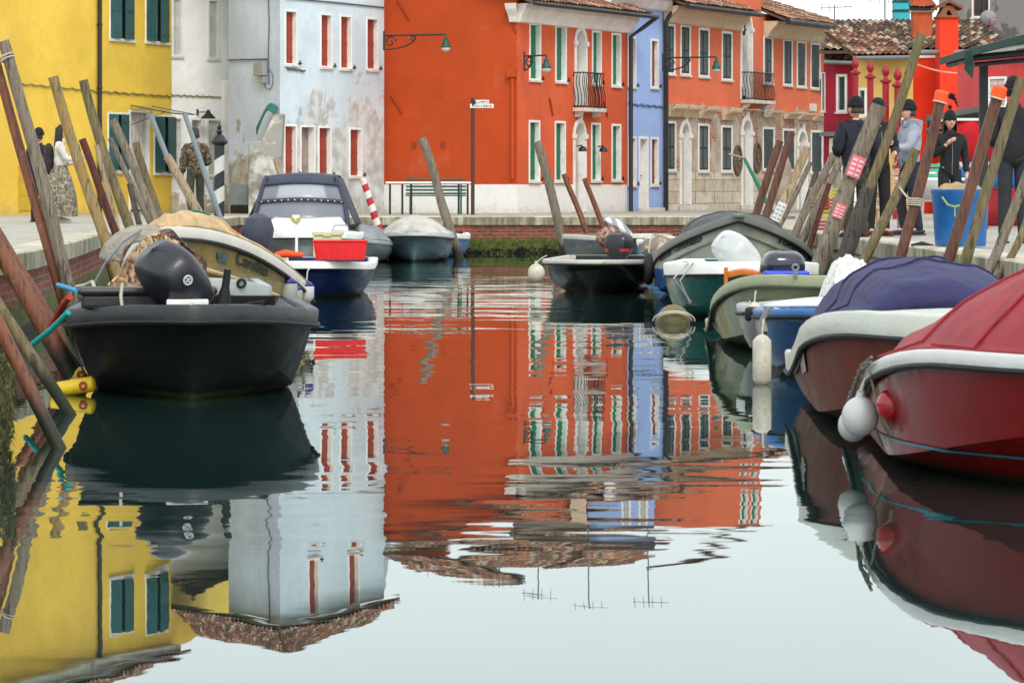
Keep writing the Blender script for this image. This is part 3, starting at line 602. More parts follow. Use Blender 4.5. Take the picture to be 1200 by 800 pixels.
ft=Fac(777.5,96,966,107.5); ZT=zof(16,96); hl=[]
for x0,x1,y0,y1,k in ((779.5,791,28,87,'l'),(797,809,29,88,'l'),(818.5,831,33,90,'l'),(845.5,858,37,94,'l'),(780,792,142,200,'l'),(818,831,145,201,'l'),(845,858,147,201,'l'),
    (894.5,905.5,43,98,'l'),(917.5,928.5,45.5,100,'l'),(933.5,944.5,48,102,'p'),(949.5,961,50,104,'p'),(893.5,907.5,149,199,'p'),(917,932,151,200,'p'),(950,964,153,203,'p')):
    hl.append(window(t,ft,ft.rect(x0,x1,y0,y1),'louver' if k=='l' else 'panel',M_blkgreen,dep=.05,fw=.07))
hl.append(arch(t,ft,ft.rect(796.5,809.5,140,240),'door',M_curtain,tc,fw=.12)); hl.append(arch(t,ft,ft.rect(868.5,881.5,136,244),'door',M_doorgrey,tc,fw=.12))
hl.append(arch(t,ft,ft.rect(867.5,881.5,13,117),'door',M_inside,tc,fw=.1)); ux=ft.u(877); cu_=MB(); cu_.grid(lambda i,j:ft.P(ux-.28+.75*i*(.55+.45*j),ft.z(112,ux)+(ft.z(42,ux)-ft.z(112,ux))*j,-.1+.03*math.sin(i*24)),30,4); cu_.build('curtain',M_curtain,t,smooth=True); hl.append(arch(t,ft,ft.rect(934,946,150,245),'door',M_doorgrey,tc,fw=.1))
ucen=(ft.u(866),ft.u(892))
# wall with raised centre bay
wallmesh(ft,ZT+.35,hl).build('wall',tc,t)
ZB=zof(-80,101); hb=[window(t,ft,ft.rect(868+0,876,-58,-12),'panel',M_green,dep=.1),window(t,ft,ft.rect(880,888,-58,-12),'panel',M_green,dep=.1)]
wallmesh(ft,ZB,hb,ua=ucen[0],ub=ucen[1],zb=ZT+.35).build('wall',tc,t)
bb=MB()
for uu in ucen: bb.add([ft.P(uu,ZT+.2,0),ft.P(uu,ZB,0),ft.P(uu,ZB,-6),ft.P(uu,ZT+.2,-6)],[(0,1,2,3)])
bb.build('wall',tc,t); A=ft.A;B=ft.B
body_box(t,[(A.x,A.y),(B.x,B.y),(B.x+1,B.y+7),(A.x,A.y+8)],ZT+.34,tc,skip=(0,))
tileroof('roof',ft.P(ucen[0]-.2,ZB+.02,.3),ft.P(ucen[1]+.2,ZB+.02,.3),ft.P(ucen[1],ZB+1,-3),ft.P(ucen[0],ZB+1,-3),M_tile,t)
pr=[(ZT-.28,.01),(ZT-.24,.14),(ZT-.08,.22),(ZT+.12,.42),(ZT+.22,.46),(ZT+.22,0)]
cb=MB(); bandstrip(cb,ft,0,ucen[0]-.1,pr); cb.build('cornice',M_cornice,t); cb=MB(); pr2=[(z-.1,o) for z,o in pr]; bandstrip(cb,ft,ucen[1]+.2,ft.len+.1,pr2,0,0); cb.build('cornice',M_cornice,t)
zr=ZT+.27; tileroof('roof',ft.P(-.1,zr,.7),ft.P(ucen[0]-.15,zr,.7),ft.P(ucen[0]-.15,zr+1.2,-3),ft.P(-.1,zr+1.2,-3),M_tile,t)
tileroof('roof',ft.P(ucen[1]+.1,zr-.1,.75),ft.P(ft.len+.5,zr-.1,.75),ft.P(ft.len-.2,zr+1.0,-2.6),ft.P(ucen[1]+.1,zr+1.25,-2.6),M_tile,t)
g=MB(); g.tube([ft.P(-.1,zr-.08,.78),ft.P(ucen[0]-.15,zr-.08,.78)],.07,8); g.build('gutter',M_pipe,t,smooth=True); g=MB(); g.tube([ft.P(ucen[1]+.1,zr-.18,.83),ft.P(ft.len+.6,zr-.18,.83)],.09,8); g.build('gutter',M_pipe,t,smooth=True); g=MB(); g.tube([ft.P(ft.len+.6,zr-.18,.8),ft.P(ft.len+.3,zr-.7,.4),ft.P(ft.len+.02,zr-.9,.15),ft.P(ft.len+.02,QZ,.15)],.07,8); g.build('downpipe',M_pipe,t,smooth=True)
def corbel(mb,fc,x,y,w=.62,h=.3):
    mb=MB()
    u=fc.u(x); z=fc.z(y,u); mb.prism([fc.P(u-w/2,z,.01),fc.P(u-w/2,z,.34),fc.P(u-w/2,z-h*.3,.32),fc.P(u-w/2,z-h*.6,.16),fc.P(u-w/2,z-h,.1),fc.P(u-w/2,z-h,.01)],fc.P(u+w/2,0,0)-fc.P(u-w/2,0,0)); mb.build('corbel',M_cornice,t,bevel=.012)
kb=None
for x,y in ((787,14),(804,15.5),(825,18.5),(851,22),(901,29),(924,33),(939,35.5),(955,39)): corbel(kb,ft,x,y,.7,.22)
for x,y in ((787,123),(804,124),(825,125.5),(852,127.5)): corbel(kb,ft,x,y,.9,.34)
for x,y in ((900,130),(924,132),(940,133),(957,134.5)): corbel(kb,ft,x,y,.9,.2)
balcony(t,ft,868.5,895.5,86,118,129)
for x,y in ((863.5,188),(886.5,185)):
    ov=MB(); u=ft.u(x); z=ft.z(y,u); pts=[ft.P(u+.28*math.cos(a),z+.42*math.sin(a),.03) for a in [k/20*2*math.pi for k in range(21)]]; ov.tube(pts,.045,6)
    for k in range(4):
        a=k*math.pi/4; ov.tube([ft.P(u+.26*math.cos(a),z+.4*math.sin(a),.03),ft.P(u-.26*math.cos(a),z-.4*math.sin(a),.03)],.018,5)
    ov.build('oval_grille',pm('rusty_grille',(96,80,66),.7),t)
cb=MB(); cb.tube(sag(ft,0,ft.u(860),zof(121,96),zof(126,100),24,.05,.3),.018,6); cb.tube(sag(ft,ft.u(860),ft.len,zof(126,100),zof(135,107),24,.05,.3),.018,6); cb.tube([ft.P(ft.u(884)+.4*math.cos(a),zof(130,101)+.18*math.sin(a*1.3),.5) for a in [k*.6 for k in range(20)]],.014,6); cb.build('wall_cable',pm('pale_cable',(176,168,160),.8),t)
for x in (803,875): st=MB(); ft.box(st,ft.u(x-8),ft.u(x+8),QZ-.01,QZ+.14,.03,.5); st.build('door_step',M_stone,t,bevel=.01)
bl=MB(); ft.box(bl,ft.u(948),ft.u(956),zof(130,106),zof(121,106),.005,.03); bl.build('house_number_plate',M_stone,t)
wall_lamp(777,68,838,84,95.3,'green-black scroll bracket street lamp reaching across the terracotta house')
# ---- crimson house
cr_=plaster('crimson_plaster',(158,26,52),grime=.15)
t=thing('crimson_house','small crimson house with white framed windows beyond the terracotta house','house',(*XY(985,88),QZ))
fr=Fac(965.5,88,1004,87.5); ZT=zof(71,88); hl=[window(t,fr,fr.rect(980,993,87,131),'panel',pm('slate_blue_shutter',(52,66,84),.6,.1),dep=.08,fw=.08),window(t,fr,fr.rect(962.5,967.5,85,130),'panel',M_wsh,dep=.08,fw=.08)]
hl.append(window(t,fr,fr.rect(972,990,162,246),'door',M_doorgrey,dep=.1,fw=.1,sill=False))
wallmesh(fr,ZT,hl).build('wall',cr_,t); A=fr.A;B=fr.B; body_box(t,[(A.x,A.y),(B.x,B.y),(B.x,B.y+5),(A.x*1.07,A.y*1.06)],ZT-.01,cr_,skip=(0,))
tileroof('roof',at(966,70,87.6),at(1004,72,87.1),at(992,50,89.5),at(967,37,90.5),M_tile,t)
g=MB(); g.tube([at(966,73,87.4),at(1003,74,86.9)],.05,8); g.build('gutter',M_zinc,t); g=MB(); fr.box(g,0,fr.len,zof(160,88),zof(155,88),.005,.25); g.build('string_course',M_zinc,t)
wall_lamp(962,97,983,97+14,107,'dark bracket street lamp on the corner by the crimson house')
# ---- pale yellow house
py_=plaster('pale_yellow_plaster',(214,178,96),grime=.15)
t=thing('pale_yellow_house','pale yellow house with dark green window behind the red gate posts','house',(*XY(1035,83),QZ))
fy=Fac(1004,84,1070,82.5); ZT=zof(68,84); hl=[window(t,fy,fy.rect(1005,1016,103,136),'panel',M_dkgreen,dep=.08,fw=.08),window(t,fy,fy.rect(1049,1062,105,140),'panel',M_dkgreen,dep=.08,fw=.08)]
wallmesh(fy,ZT,hl).build('wall',py_,t); A=fy.A;B=fy.B; body_box(t,[(A.x,A.y),(B.x,B.y),(B.x,B.y+2.5),(A.x*1.06,A.y*1.05)],ZT-.01,py_,skip=(0,))
tileroof('roof',at(1001,66,83.5),at(1070,65,82),at(1040,47,85.2),at(966,37,86.6),M_tile,t)
g=MB(); g.tube([at(1001,68.5,83.3),at(1070,67.5,81.8)],.05,8); g.build('gutter',M_zinc,t)
# ---- red-orange house
ro=plaster('vermilion_plaster',(236,56,20),grime=.08,sidevar=.05)
t=thing('vermilion_house','bright vermilion house with tall chimney breast and old mixed tile roof','house',(*XY(1110,86),QZ))
fq=Fac(1068,86,1300,84); ZT=zof(62,86); hl=[window(t,fq,fq.rect(1124,1150,150,200),'panel',M_doorgrey,dep=.08,fw=.08)]
wallmesh(fq,ZT,hl).build('wall',ro,t); A=fq.A;B=fq.B; body_box(t,[(A.x,A.y),(B.x,B.y),(B.x,B.y+9),(A.x*1.12,A.y+9)],ZT-.01,ro,skip=(0,))
tileroof('roof',at(960,60,87.5),at(1190,59,84.6),at(1143,24.5,90),at(982,24.5,92),M_tile2,t,tu=.21,tv=.36,amp=.06)
g=MB(); g.tube([at(1066,62,85.2),at(1190,61,84.4)],.07,8); g.build('gutter',M_zinc,t)
tb=MB(); fq.box(tb,0,fq.u(1200),ZT-.14,ZT-.03,.005,.05); tb.build('eaves_band',M_white,t)
d_=85; k=F/d_; cx=(1111-600)/k
cb=MB(); z0,z1=QZ,zof(21,d_); cb.box((cx,d_+.25,(z0+z1)/2),(22/k,.9,z1-z0)); ch=cb.build('chimney',ro,t,bevel=.01)
rb=MB(); rb.box((cx,d_+.25,z1+.02),(26/k,1.05,.05)); rb.prism([(cx-.24,d_-.15,z1+.04),(cx-.12,d_-.15,z1+.28),(cx+.0,d_-.15,z1+.3),(cx+.0,d_-.15,z1+.2),(cx-.1,d_-.15,z1+.04)],(0,.8,0)); rb.prism([(cx+.24,d_-.15,z1+.04),(cx+.12,d_-.15,z1+.28),(cx+.0,d_-.15,z1+.3),(cx+.0,d_-.15,z1+.2),(cx+.1,d_-.15,z1+.04)],(0,.8,0)); rb.build('chimney_cap',M_tile,ch)
pc=MB(); pc.prism([(cx-.34,d_-.25,z1+.26),(cx,d_-.25,z1+.44),(cx+.34,d_-.25,z1+.26),(cx+.34,d_-.25,z1+.2),(cx,d_-.25,z1+.36),(cx-.34,d_-.25,z1+.2)],(0,1,0)); pc.build('chimney_roof',pm('brick_brown',(132,74,52),.9,.3),ch)
cb=MB(); cx2=(1080-600)/F*88; cb.box((cx2,88,zof(24,88)),(.5,.5,1.3)); c2_=cb.build('chimney',pm('orange_brick_render',(184,84,48),.9,.2),t,bevel=.01)
cb=MB(); cb.box((cx2,88,zof(13,88)),(.58,.58,.1)); cb.build('chimney_cap',M_stone,c2_); q=zof(13,88)
tileroof('roof_cap',(cx2-.36,87.6,q+.06),(cx2+.36,87.6,q+.06),(cx2+.3,88.3,q+.26),(cx2-.3,88.3,q+.26),M_tile,c2_,tu=.1,tv=.16,amp=.03)
cbm=MB(); cbm.tube([at(1072,75,84)+Vector((0,0,-.12*math.sin(i/12*3.14))) +(at(1150,84,83)-at(1072,75,84))*(i/12) for i in range(13)],.02,6); o=cbm.build('overhead_cable',pm('pink_cable',(214,150,140),.7)); tag(o,'pale pink cable strung across the vermilion wall','cable')
cbm=MB(); cbm.tube([at(1040,93,90)+Vector((0,0,-.25*math.sin(i/12*3.14))) +(at(1150,101,84)-at(1040,93,90))*(i/12) for i in range(13)],.014,6); o=cbm.build('overhead_cable',M_black); tag(o,'thin black cable sagging below the pale pink cable','cable')
# ---- turquoise chimney, grey tower
t=thing('turquoise_chimney_house','turquoise rendered chimney stack rising behind the mixed tile roof','chimney stack',(*XY(1056,105),0))
cb=MB(); cx3=(1056-600)/F*105; cb.box((cx3,105,zof(40,105)),(18/F*105,.6,3.4)); cb.build('wall',plaster('turquoise_plaster',(58,186,196),grime=.2),t)
cb=MB(); cb.box((cx3,105,zof(13,105)),(19.5/F*105,.7,.05)); cb.box((cx3,105,zof(2,105)),(19.5/F*105,.7,.05)); cb.build('band',M_pipe,t)
t=thing('grey_tower_house','tall weathered grey concrete house with dark shutters at the upper right','house',(*XY(1170,98),QZ))
fg=Fac(1131,98,1260,96); ZT=zof(-60,98); hl=[window(t,fg,fg.rect(1139,1160,-28,20),'panel',pm('dark_brown_shutter',(58,52,50),.7,.25),dep=.08,fw=.04)]
wallmesh(fg,ZT,hl).build('wall',plaster('grey_concrete',(132,134,132),peel=(92,92,88),z0=3,z1=9,grime=.6),t); A=fg.A;B=fg.B; body_box(t,[(A.x,A.y),(B.x,B.y),(B.x,B.y+6),(A.x,A.y+6)],ZT-.01,conc,skip=(0,))
t=thing('satellite_dish','grey oval satellite dish on the tile roof beside the grey house','satellite dish',at(1158,30,89))
b=MB(); q=at(1158,22,89); b.grid(lambda i,j:q+Vector((.22*j*math.cos(i*6.2832),-.12+.1*j*j,.22*j*math.sin(i*6.2832))),24,5); b.build('dish',pm('dish_grey',(128,130,134),.6,.1),t,smooth=True,solid=.01)
b=MB(); b.tube([q+Vector((0,.05,0)),q+Vector((0,.1,-.9))],.025,8); b.tube([q+Vector((0,0,-.3)),q+Vector((0,-.35,-.05))],.012,6); b.build('mast',M_pipe,t)
def antenna(px,yt,yb,d,label,n=4):
    t=thing('tv_antenna',label,'antenna',at(px,yb,d),group='rooftop television antennas'); b=MB(); a=at(px,yt,d); b.tube([a,at(px,yb,d)],.02,6); b.build('mast',M_zinc,t)
    b=MB(); b.tube([a+Vector((-.45,0,-.1)),a+Vector((.55,0,-.05))],.012,5)
    for k in range(n): b.tube([a+Vector((-.4+k*.25,-.2,-.1+.01*k)),a+Vector((-.4+k*.25,.2,-.08+.01*k))],.01,5); b.tube([a+Vector((-.4+k*.25,0,-.2)),a+Vector((-.4+k*.25,0,.04))],.008,5)
    b.build('aerial',M_zinc,t)
antenna(978,6,40,105,'television antenna above the terracotta house gutter'); antenna(1037,-4,30,93,'television antenna on the mixed tile roof by the turquoise stack')
for i,(px,yt) in enumerate(((518,-118),(585,-128),(631,-140),(690,-150),(760,-146))):
    antenna(px,yt,-86,96,['television antenna on the orange house roof, above the bench','television antenna on the orange house roof, near its peak','television antenna on the pale grey back house','television antenna at the left end of the lavender back house roof','television antenna at the right end of the lavender back house roof'][i])
# ================================================================ WORLD, LIGHT, CAMERA
wd=bpy.data.worlds.new('World'); S.world=wd; wd.use_nodes=True; nt=wd.node_tree; nt.nodes.clear()
sky=nt.nodes.new('ShaderNodeTexSky'); sky.sky_type='NISHITA'; sky.sun_disc=False; sky.sun_elevation=R(42); sky.sun_rotation=R(166); sky.air_density=1.2; sky.dust_density=4; sky.ozone_density=1
mx=nt.nodes.new('ShaderNodeMix'); mx.data_type='RGBA'; mx.inputs[0].default_value=.82; nt.links.new(sky.outputs[0],mx.inputs[6]); mx.inputs[7].default_value=(12.3,13.1,13.4,1)
tcn=nt.nodes.new('ShaderNodeTexCoord'); nz=nt.nodes.new('ShaderNodeTexNoise'); nz.inputs['Scale'].default_value=2.2; nz.inputs['Detail'].default_value=5; nt.links.new(tcn.outputs['Generated'],nz.inputs['Vector'])
mr=nt.nodes.new('ShaderNodeMapRange'); nt.links.new(nz.outputs['Fac'],mr.inputs[0]); mr.inputs[1].default_value=.3; mr.inputs[2].default_value=.7; mr.inputs[3].default_value=.86; mr.inputs[4].default_value=1.12
vm=nt.nodes.new('ShaderNodeVectorMath'); vm.operation='SCALE'; nt.links.new(mx.outputs[2],vm.inputs[0]); nt.links.new(mr.outputs[0],vm.inputs['Scale'])
bg=nt.nodes.new('ShaderNodeBackground'); bg.inputs[1].default_value=.115; wo=nt.nodes.new('ShaderNodeOutputWorld'); nt.links.new(vm.outputs[0],bg.inputs[0]); nt.links.new(bg.outputs[0],wo.inputs[0])
sl=bpy.data.lights.new('sun','SUN'); sl.energy=1.5; sl.angle=R(18); sl.color=(1,.96,.9); so=bpy.data.objects.new('sun',sl); C.objects.link(so)
az=R(166); el=R(42); sd=Vector((math.sin(az)*math.cos(el),math.cos(az)*math.cos(el),math.sin(el))); so.rotation_euler=sd.to_track_quat('Z','Y').to_euler()
cam=bpy.data.cameras.new('camera'); cam.lens=120; cam.sensor_width=36; cam.shift_y=-178/1200; cam.clip_end=3000; cam.clip_start=.5
co_=bpy.data.objects.new('camera',cam); C.objects.link(co_); co_.location=(0,0,H); co_.rotation_euler=(R(90),0,0); S.camera=co_
cam.dof.use_dof=True; cam.dof.focus_distance=42; cam.dof.aperture_fstop=13
S.view_settings.view_transform='Standard'; S.view_settings.look='None'; S.view_settings.gamma=1; S.view_settings.exposure=EXPO; S.cycles.use_denoising=True
S.cycles.max_bounces=6; S.cycles.glossy_bounces=4; S.cycles.transparent_max_bounces=6
# ================================================================ WATER
t=NT('canal_water'); geo=t.n('ShaderNodeNewGeometry').outputs['Position']; sp=t.n('ShaderNodeSeparateXYZ'); t.l(geo,sp.inputs[0]); Y=sp.outputs[1]
def wvec(sx,sy,rz=0):
    m=t.n('ShaderNodeMapping'); t.l(geo,m.inputs[0]); m.inputs['Scale'].default_value=(sx,sy,1); m.inputs['Rotation'].default_value=(0,0,rz); return m.outputs[0]
def vnoise(vec,det,ro=.5): 
    c=t.noise(vec,1,det,ro,0,'Color'); a=t.n('ShaderNodeVectorMath'); a.operation='SUBTRACT'; t.l(c,a.inputs[0]); a.inputs[1].default_value=(.5,.5,.5); return a.outputs[0]
def vscale(v,s_): a=t.n('ShaderNodeVectorMath'); a.operation='SCALE'; t.l(v,a.inputs[0]); t.setv(a.inputs['Scale'],s_); return a.outputs[0]
def vadd(a_,b_): a=t.n('ShaderNodeVectorMath'); a.operation='ADD'; t.l(a_,a.inputs[0]); t.setv(a.inputs[1],b_); return a.outputs[0]
patch=t.rng(t.noise(wvec(.12,.45),1,3),.42,.6)
band=t.math('MULTIPLY',t.rng(Y,12.9,14.2),t.rng(Y,17.2,19.5,1,0))
mid=t.math('MULTIPLY',t.rng(Y,18,20),1)
far=t.rng(Y,24,40)
amp1=t.math('ADD',t.math('ADD',.0068,t.math('MULTIPLY',band,.016)),t.math('ADD',t.math('MULTIPLY',mid,.0055),t.math('MULTIPLY',far,.016)))
amp1=t.math('MULTIPLY',amp1,t.rng(patch,0,1,.45,1.25))
v=vadd(vscale(vnoise(wvec(.55,1.7,.05),2),amp1),vscale(vnoise(wvec(1.6,4.5,-.08),2),t.math('MULTIPLY',amp1,.5)))
v=vadd(v,vscale(vnoise(wvec(.35,.5),1),.0035))
v=vadd(v,vscale(vnoise(wvec(.5,3.4,.02),2,.6),t.math('MULTIPLY',t.rng(Y,17,21),.011))); v=vadd(v,vscale(vnoise(wvec(.22,1.4,-.03),2,.6),t.math('MULTIPLY',t.rng(Y,22,34),.022)))
v=vadd(v,vscale(vnoise(wvec(.3,5,.01),2,.6),t.math('MULTIPLY',band,.010)))
fin_=t.math('ADD',t.math('MULTIPLY',band,.0022),t.math('ADD',t.math('MULTIPLY',far,.010),.0018)); v=vadd(v,vscale(vnoise(wvec(4,11),2),fin_))
v=vadd(vscale(v,1),(0,0,0)); z0=t.n('ShaderNodeVectorMath'); z0.operation='MULTIPLY'; t.l(v,z0.inputs[0]); z0.inputs[1].default_value=(1,1,0)
nn=t.n('ShaderNodeVectorMath'); nn.operation='NORMALIZE'; t.l(vadd(z0.outputs[0],(0,0,1)),nn.inputs[0])
gl=t.n('ShaderNodeBsdfGlossy'); gl.inputs['Roughness'].default_value=0.0; t.l(nn.outputs[0],gl.inputs['Normal']); gl.inputs['Color'].default_value=(.96,1,.985,1)
df=t.n('ShaderNodeBsdfDiffuse'); df.inputs['Color'].default_value=(.009,.026,.024,1)
fr_=t.n('ShaderNodeFresnel'); fr_.inputs['IOR'].default_value=1.36; t.l(nn.outputs[0],fr_.inputs['Normal'])
ms=t.n('ShaderNodeMixShader'); t.l(t.math('POWER',fr_.outputs[0],.75),ms.inputs[0]); t.l(df.outputs[0],ms.inputs[1]); t.l(gl.outputs[0],ms.inputs[2]); t.l(ms.outputs[0],t.out.inputs[0])
mb=MB(); mb.grid(lambda i,j:Vector((-30+60*i,-60+137*j,0)),6,12); struct('water',mb,t.m)
# ================================================================ QUAYS
Ledge=[(-4.55,-60),(-4.6,25),(-4.8,34),(-5.15,40),(-5.6,46),(-5.95,56),(-6.1,76)]; FY=76.0; RX=4.3
t=NT('paving'); w=t.coord('World'); 
bc,bf=t.brick(w,lin((176,170,158)),lin((160,155,144)),lin((112,106,96)),1,1.1,.55,.012); n=t.noise(w,1.2,6,.65); col=t.mix(t.rng(n,.35,.7),bc,lin((146,141,130))); col=t.mix(t.rng(t.noise(w,7,4),.5,.8,0,.4),col,lin((120,114,100)))
M_pave=t.fin(col,t.rng(n,.3,.7,.45,.8),bf,.2,.01)
G=QZ-.004; mb=MB()
for a,b in zip(Ledge,Ledge[1:]): mb.add([(-60,a[1],G),(a[0],a[1],G),(b[0],b[1],G),(-60,b[1],G)],[(0,1,2,3)])
mb.add([(-60,FY,G),(60,FY,G),(60,130,G),(-60,130,G)],[(0,1,2,3)]); mb.add([(RX,-60,G),(60,-60,G),(60,FY,G),(RX,FY,G)],[(0,1,2,3)]); struct('pavement',mb,M_pave)
mb=MB(); g=QZ-.03
for q in (((-1500,130),(1500,130),(1500,2500),(-1500,2500)),((-1500,-300),(-60,-300),(-60,130),(-1500,130)),((60,-300),(1500,-300),(1500,130),(60,130)),((-60,-300),(60,-300),(60,-60),(-60,-60))): mb.add([(a,b,g) for a,b in q],[(0,1,2,3)])
struct('ground',mb,pm('earth_ground',(112,106,90),.95,.2,.3))
def quaym(name,b1,b2,mossz,stone=False):
    t=NT(name); zz=t.z(); g=t.n('ShaderNodeNewGeometry').outputs['Position']; w=t.coord('World')
    # unwrap along the quay: (x+y, z)
    cmb=t.n('ShaderNodeCombineXYZ'); t.l(t.math('ADD',zz[0],zz[1]),cmb.inputs[0]); t.l(zz[2],cmb.inputs[1])
    c,f=t.brick(cmb.outputs[0],lin(b1),lin(b2),lin((120,112,98)),1,.7 if stone else .27,.3 if stone else .075,.012)
    n=t.noise(w,3,6,.65); c=t.mix(t.rng(n,.45,.7,0,.6),c,hsc(lin(b1),.45))
    zn=t.math('ADD',zz[2],t.math('MULTIPLY',n,-.25)); c=t.mix(t.rng(zn,mossz-.12,mossz,1,0),c,t.mix(t.rng(t.noise(w,9,5),.35,.65),lin((62,74,22)),lin((88,98,36))))
    c=t.mix(t.rng(zn,-.06,.0,1,0),c,lin((26,26,20)))
    return t.fin(c,.9,t.math('ADD',t.noise(w,12,6,.7),t.math('MULTIPLY',f,-.3)),.8,.04)
QB=quaym('red_brick_quay',(150,70,46),(118,54,38),.26); QS=quaym('pale_stone_quay',(176,166,146),(150,140,120),.42,True)
cst=NT('coping_stone'); w=cst.coord('World'); n=cst.noise(w,1.6,7,.7); zz=cst.z(); c=cst.mix(cst.rng(n,.4,.65),lin((196,188,168)),lin((150,142,122)))
streak=cst.noise(cst.coord('World',(7,7,.6)),1,5,.7); side=cst.rng(zz[2],QZ-.03,QZ-.005,1,0); c=cst.mix(cst.math('MULTIPLY',side,cst.rng(streak,.4,.6,.15,.8)),c,lin((92,92,62)))
jn=cst.math('FRACT',cst.math('MULTIPLY',cst.math('ADD',zz[1],cst.math('MULTIPLY',zz[0],1)),.72)); c=cst.mix(cst.rng(jn,.0,.012,.7,0),c,lin((80,76,62)))
M_cop=cst.fin(c,.85,n,.4,.03)
# flagstone edging that follows each edge, with thickness; then brick faces
def edge(pts,inn,name):
    mb=MB(); n=len(pts); w_=.38; o=.05; z1=QZ+.004; z0=QZ-.19
    for (a,b) in zip(pts,pts[1:]):
        a=Vector(a);b=Vector(b); N=Vector(inn)
        vs=[]
        for p in (a,b):
            for off,z in ((-o,z0),(-o-.0,z1-.02),(-o+.02,z1),(w_,z1),(w_,z0)): vs.append((p.x+N.x*off,p.y+N.y*off,z))
        mb.add(vs,[(i,(i+1)%5,(i+1)%5+5,i+5) for i in range(5)]+[(0,1,2,3,4),(5,6,7,8,9)])
    return struct(name,mb,M_cop)
edge(Ledge,(-1,0),'quay_coping'); edge([(-6.1,FY),(RX+.05,FY)],(0,1),'quay_coping'); edge([(RX,-60),(RX,FY)],(1,0),'quay_coping')
def face(pts,m,nz=6):
    mb=MB()
    for a,b in zip(pts,pts[1:]):
        L=math.hypot(b[0]-a[0],b[1]-a[1]); nu=max(1,int(L/.5))
        mb.grid(lambda i,j:Vector((a[0]+(b[0]-a[0])*i,a[1]+(b[1]-a[1])*i,-.9+(QZ-.1+.9)*j)),nu,nz)
    return struct('quay_wall',mb,m)
face(Ledge,QB); face([(-6.1,FY),(RX,FY)],QB); face([(RX,FY),(RX,-60)],QS)
# growth along the far waterline (mussels and weed) and the hanging weed at the near left
mb=MB(); random.seed(3)
for i in range(1300):
    x=random.uniform(-5.5,4.2); z=abs(random.gauss(0,.13)); r=random.uniform(.012,.03); c=Vector((x,FY-.02-random.random()*.03,z)); a=random.random()*6.28
    mb.add([c+Vector((math.cos(a)*r,-.02,math.sin(a)*r)),c+Vector((math.cos(a+2)*r,-.04,math.sin(a+2)*r)),c+Vector((math.cos(a+4)*r,0,math.sin(a+4)*r))],[(0,1,2)])
o=mb.build('waterline_weed',pm('weed_green',(92,100,40),.9,.4,2,c2=(30,32,22),p=(.5,.55)),None); tag(o,'green weed and mussels along the foot of the far brick quay','weed',kind='stuff')
mb=MB()
for i in range(5200):
    yy=random.uniform(17.2,21); x=-2.95-.25*random.random()-(yy-18)*.03; 
    c=Vector((0,0,0)); z=random.triangular(-.05,.5,.3); y=yy; x=-.15*y+.01+random.uniform(-.4,.1)*(0.4+z); c=Vector((x,y,z)); L=random.uniform(.03,.08); a=random.random()*6.28
    d=Vector((math.cos(a)*.6,math.sin(a)*.4,-.8))*L; s_=Vector((-math.sin(a),math.cos(a),.2))*.006
    mb.add([c-s_,c+s_,c+d],[(0,1,2)])
o=mb.build('hanging_weed',pm('moss_weed',(66,66,34),.95,.4,6,c2=(120,110,50),p=(.6,.66),c2s=6),None); tag(o,'tangled olive-green weed hanging over the near left bank','weed',kind='stuff')
mb=MB(); mb.grid(lambda i,j:Vector((-.15*(17+4*i)-.02-.5*(1-math.cos(j*1.5))-.05*mnoise.noise(Vector((i*9,j*5,0))),17+4*i,-.15+.62*j+.06*mnoise.noise(Vector((i*12,j*3,4))))),24,8); o=mb.build('mossy_bank',pm('wet_bank_earth',(48,44,28),.9,.3,6,.8,8),None,smooth=True); tag(o,kind='structure')
# ================================================================ MOORING PILES
W_grey=wood('weathered_grey_wood',(150,138,120),(92,82,70)); W_pale=wood('pale_bare_wood',(186,168,138),(138,116,88)); W_brown=wood('stained_brown_wood',(142,86,56),(92,54,34),grain=.5,rough=.6)
W_rust=wood('rust_red_wood',(116,72,52),(76,44,32),grain=.4,rough=.55); W_moss=wood('mossy_wood',(138,122,90),(84,72,50),moss=(96,94,50)); W_dark=wood('dark_wet_wood',(92,86,78),(50,46,42)); W_red=wood('dark_red_wood',(104,48,38),(66,30,26),grain=.5)
W_yel=wood('lichen_yellow_wood',(168,150,104),(110,92,58),moss=(150,118,60)); W_metal=pm('blue_grey_tube',(122,134,138),.5,.15,metal=.2)
PG='mooring piles leaning along the quays'
def pile(x0,y0,x1,y1,w,mat,label,X=None,d=None,top='cut',zb=-.7,lean=0,twist=.006):
    if d is None: d=F*X/(x1-600)
    a=at(x0,y0,d+lean); b=at(x1,y1,d); dv=(b-a); k=(zb-a.z)/dv.z; e=a+dv*k if zb<b.z else b
    w*=1.14; r=w/2*d/F; n=22; pts=[]; rr=[]; sd=random.random()*50
    for i in range(n+1):
        q=i/n; p=a.lerp(e,q); j=Vector((mnoise.noise(Vector((q*2.5,sd,0))),mnoise.noise(Vector((q*2.5,sd,5))),0))*twist*9*r/.08*(1 if 0<i<n else .3); pts.append(p+j); rr.append(r*(.86+.2*q+.09*mnoise.noise(Vector((q*9,sd,9)))))
    mb=MB(); mb.tube(pts,rr,16); 
    for k_,v_ in enumerate(mb.v):
        i=k_//16; c=pts[i]; v_.xyz=c+(v_-c)*(1+.12*mnoise.noise(Vector((k_%16*1.3,sd,i*.12))))
    o=mb.build('mooring_pile',mat,None,smooth=True,ang=55); 
    tag(o,label,'mooring pile',PG); return o,a,b,r
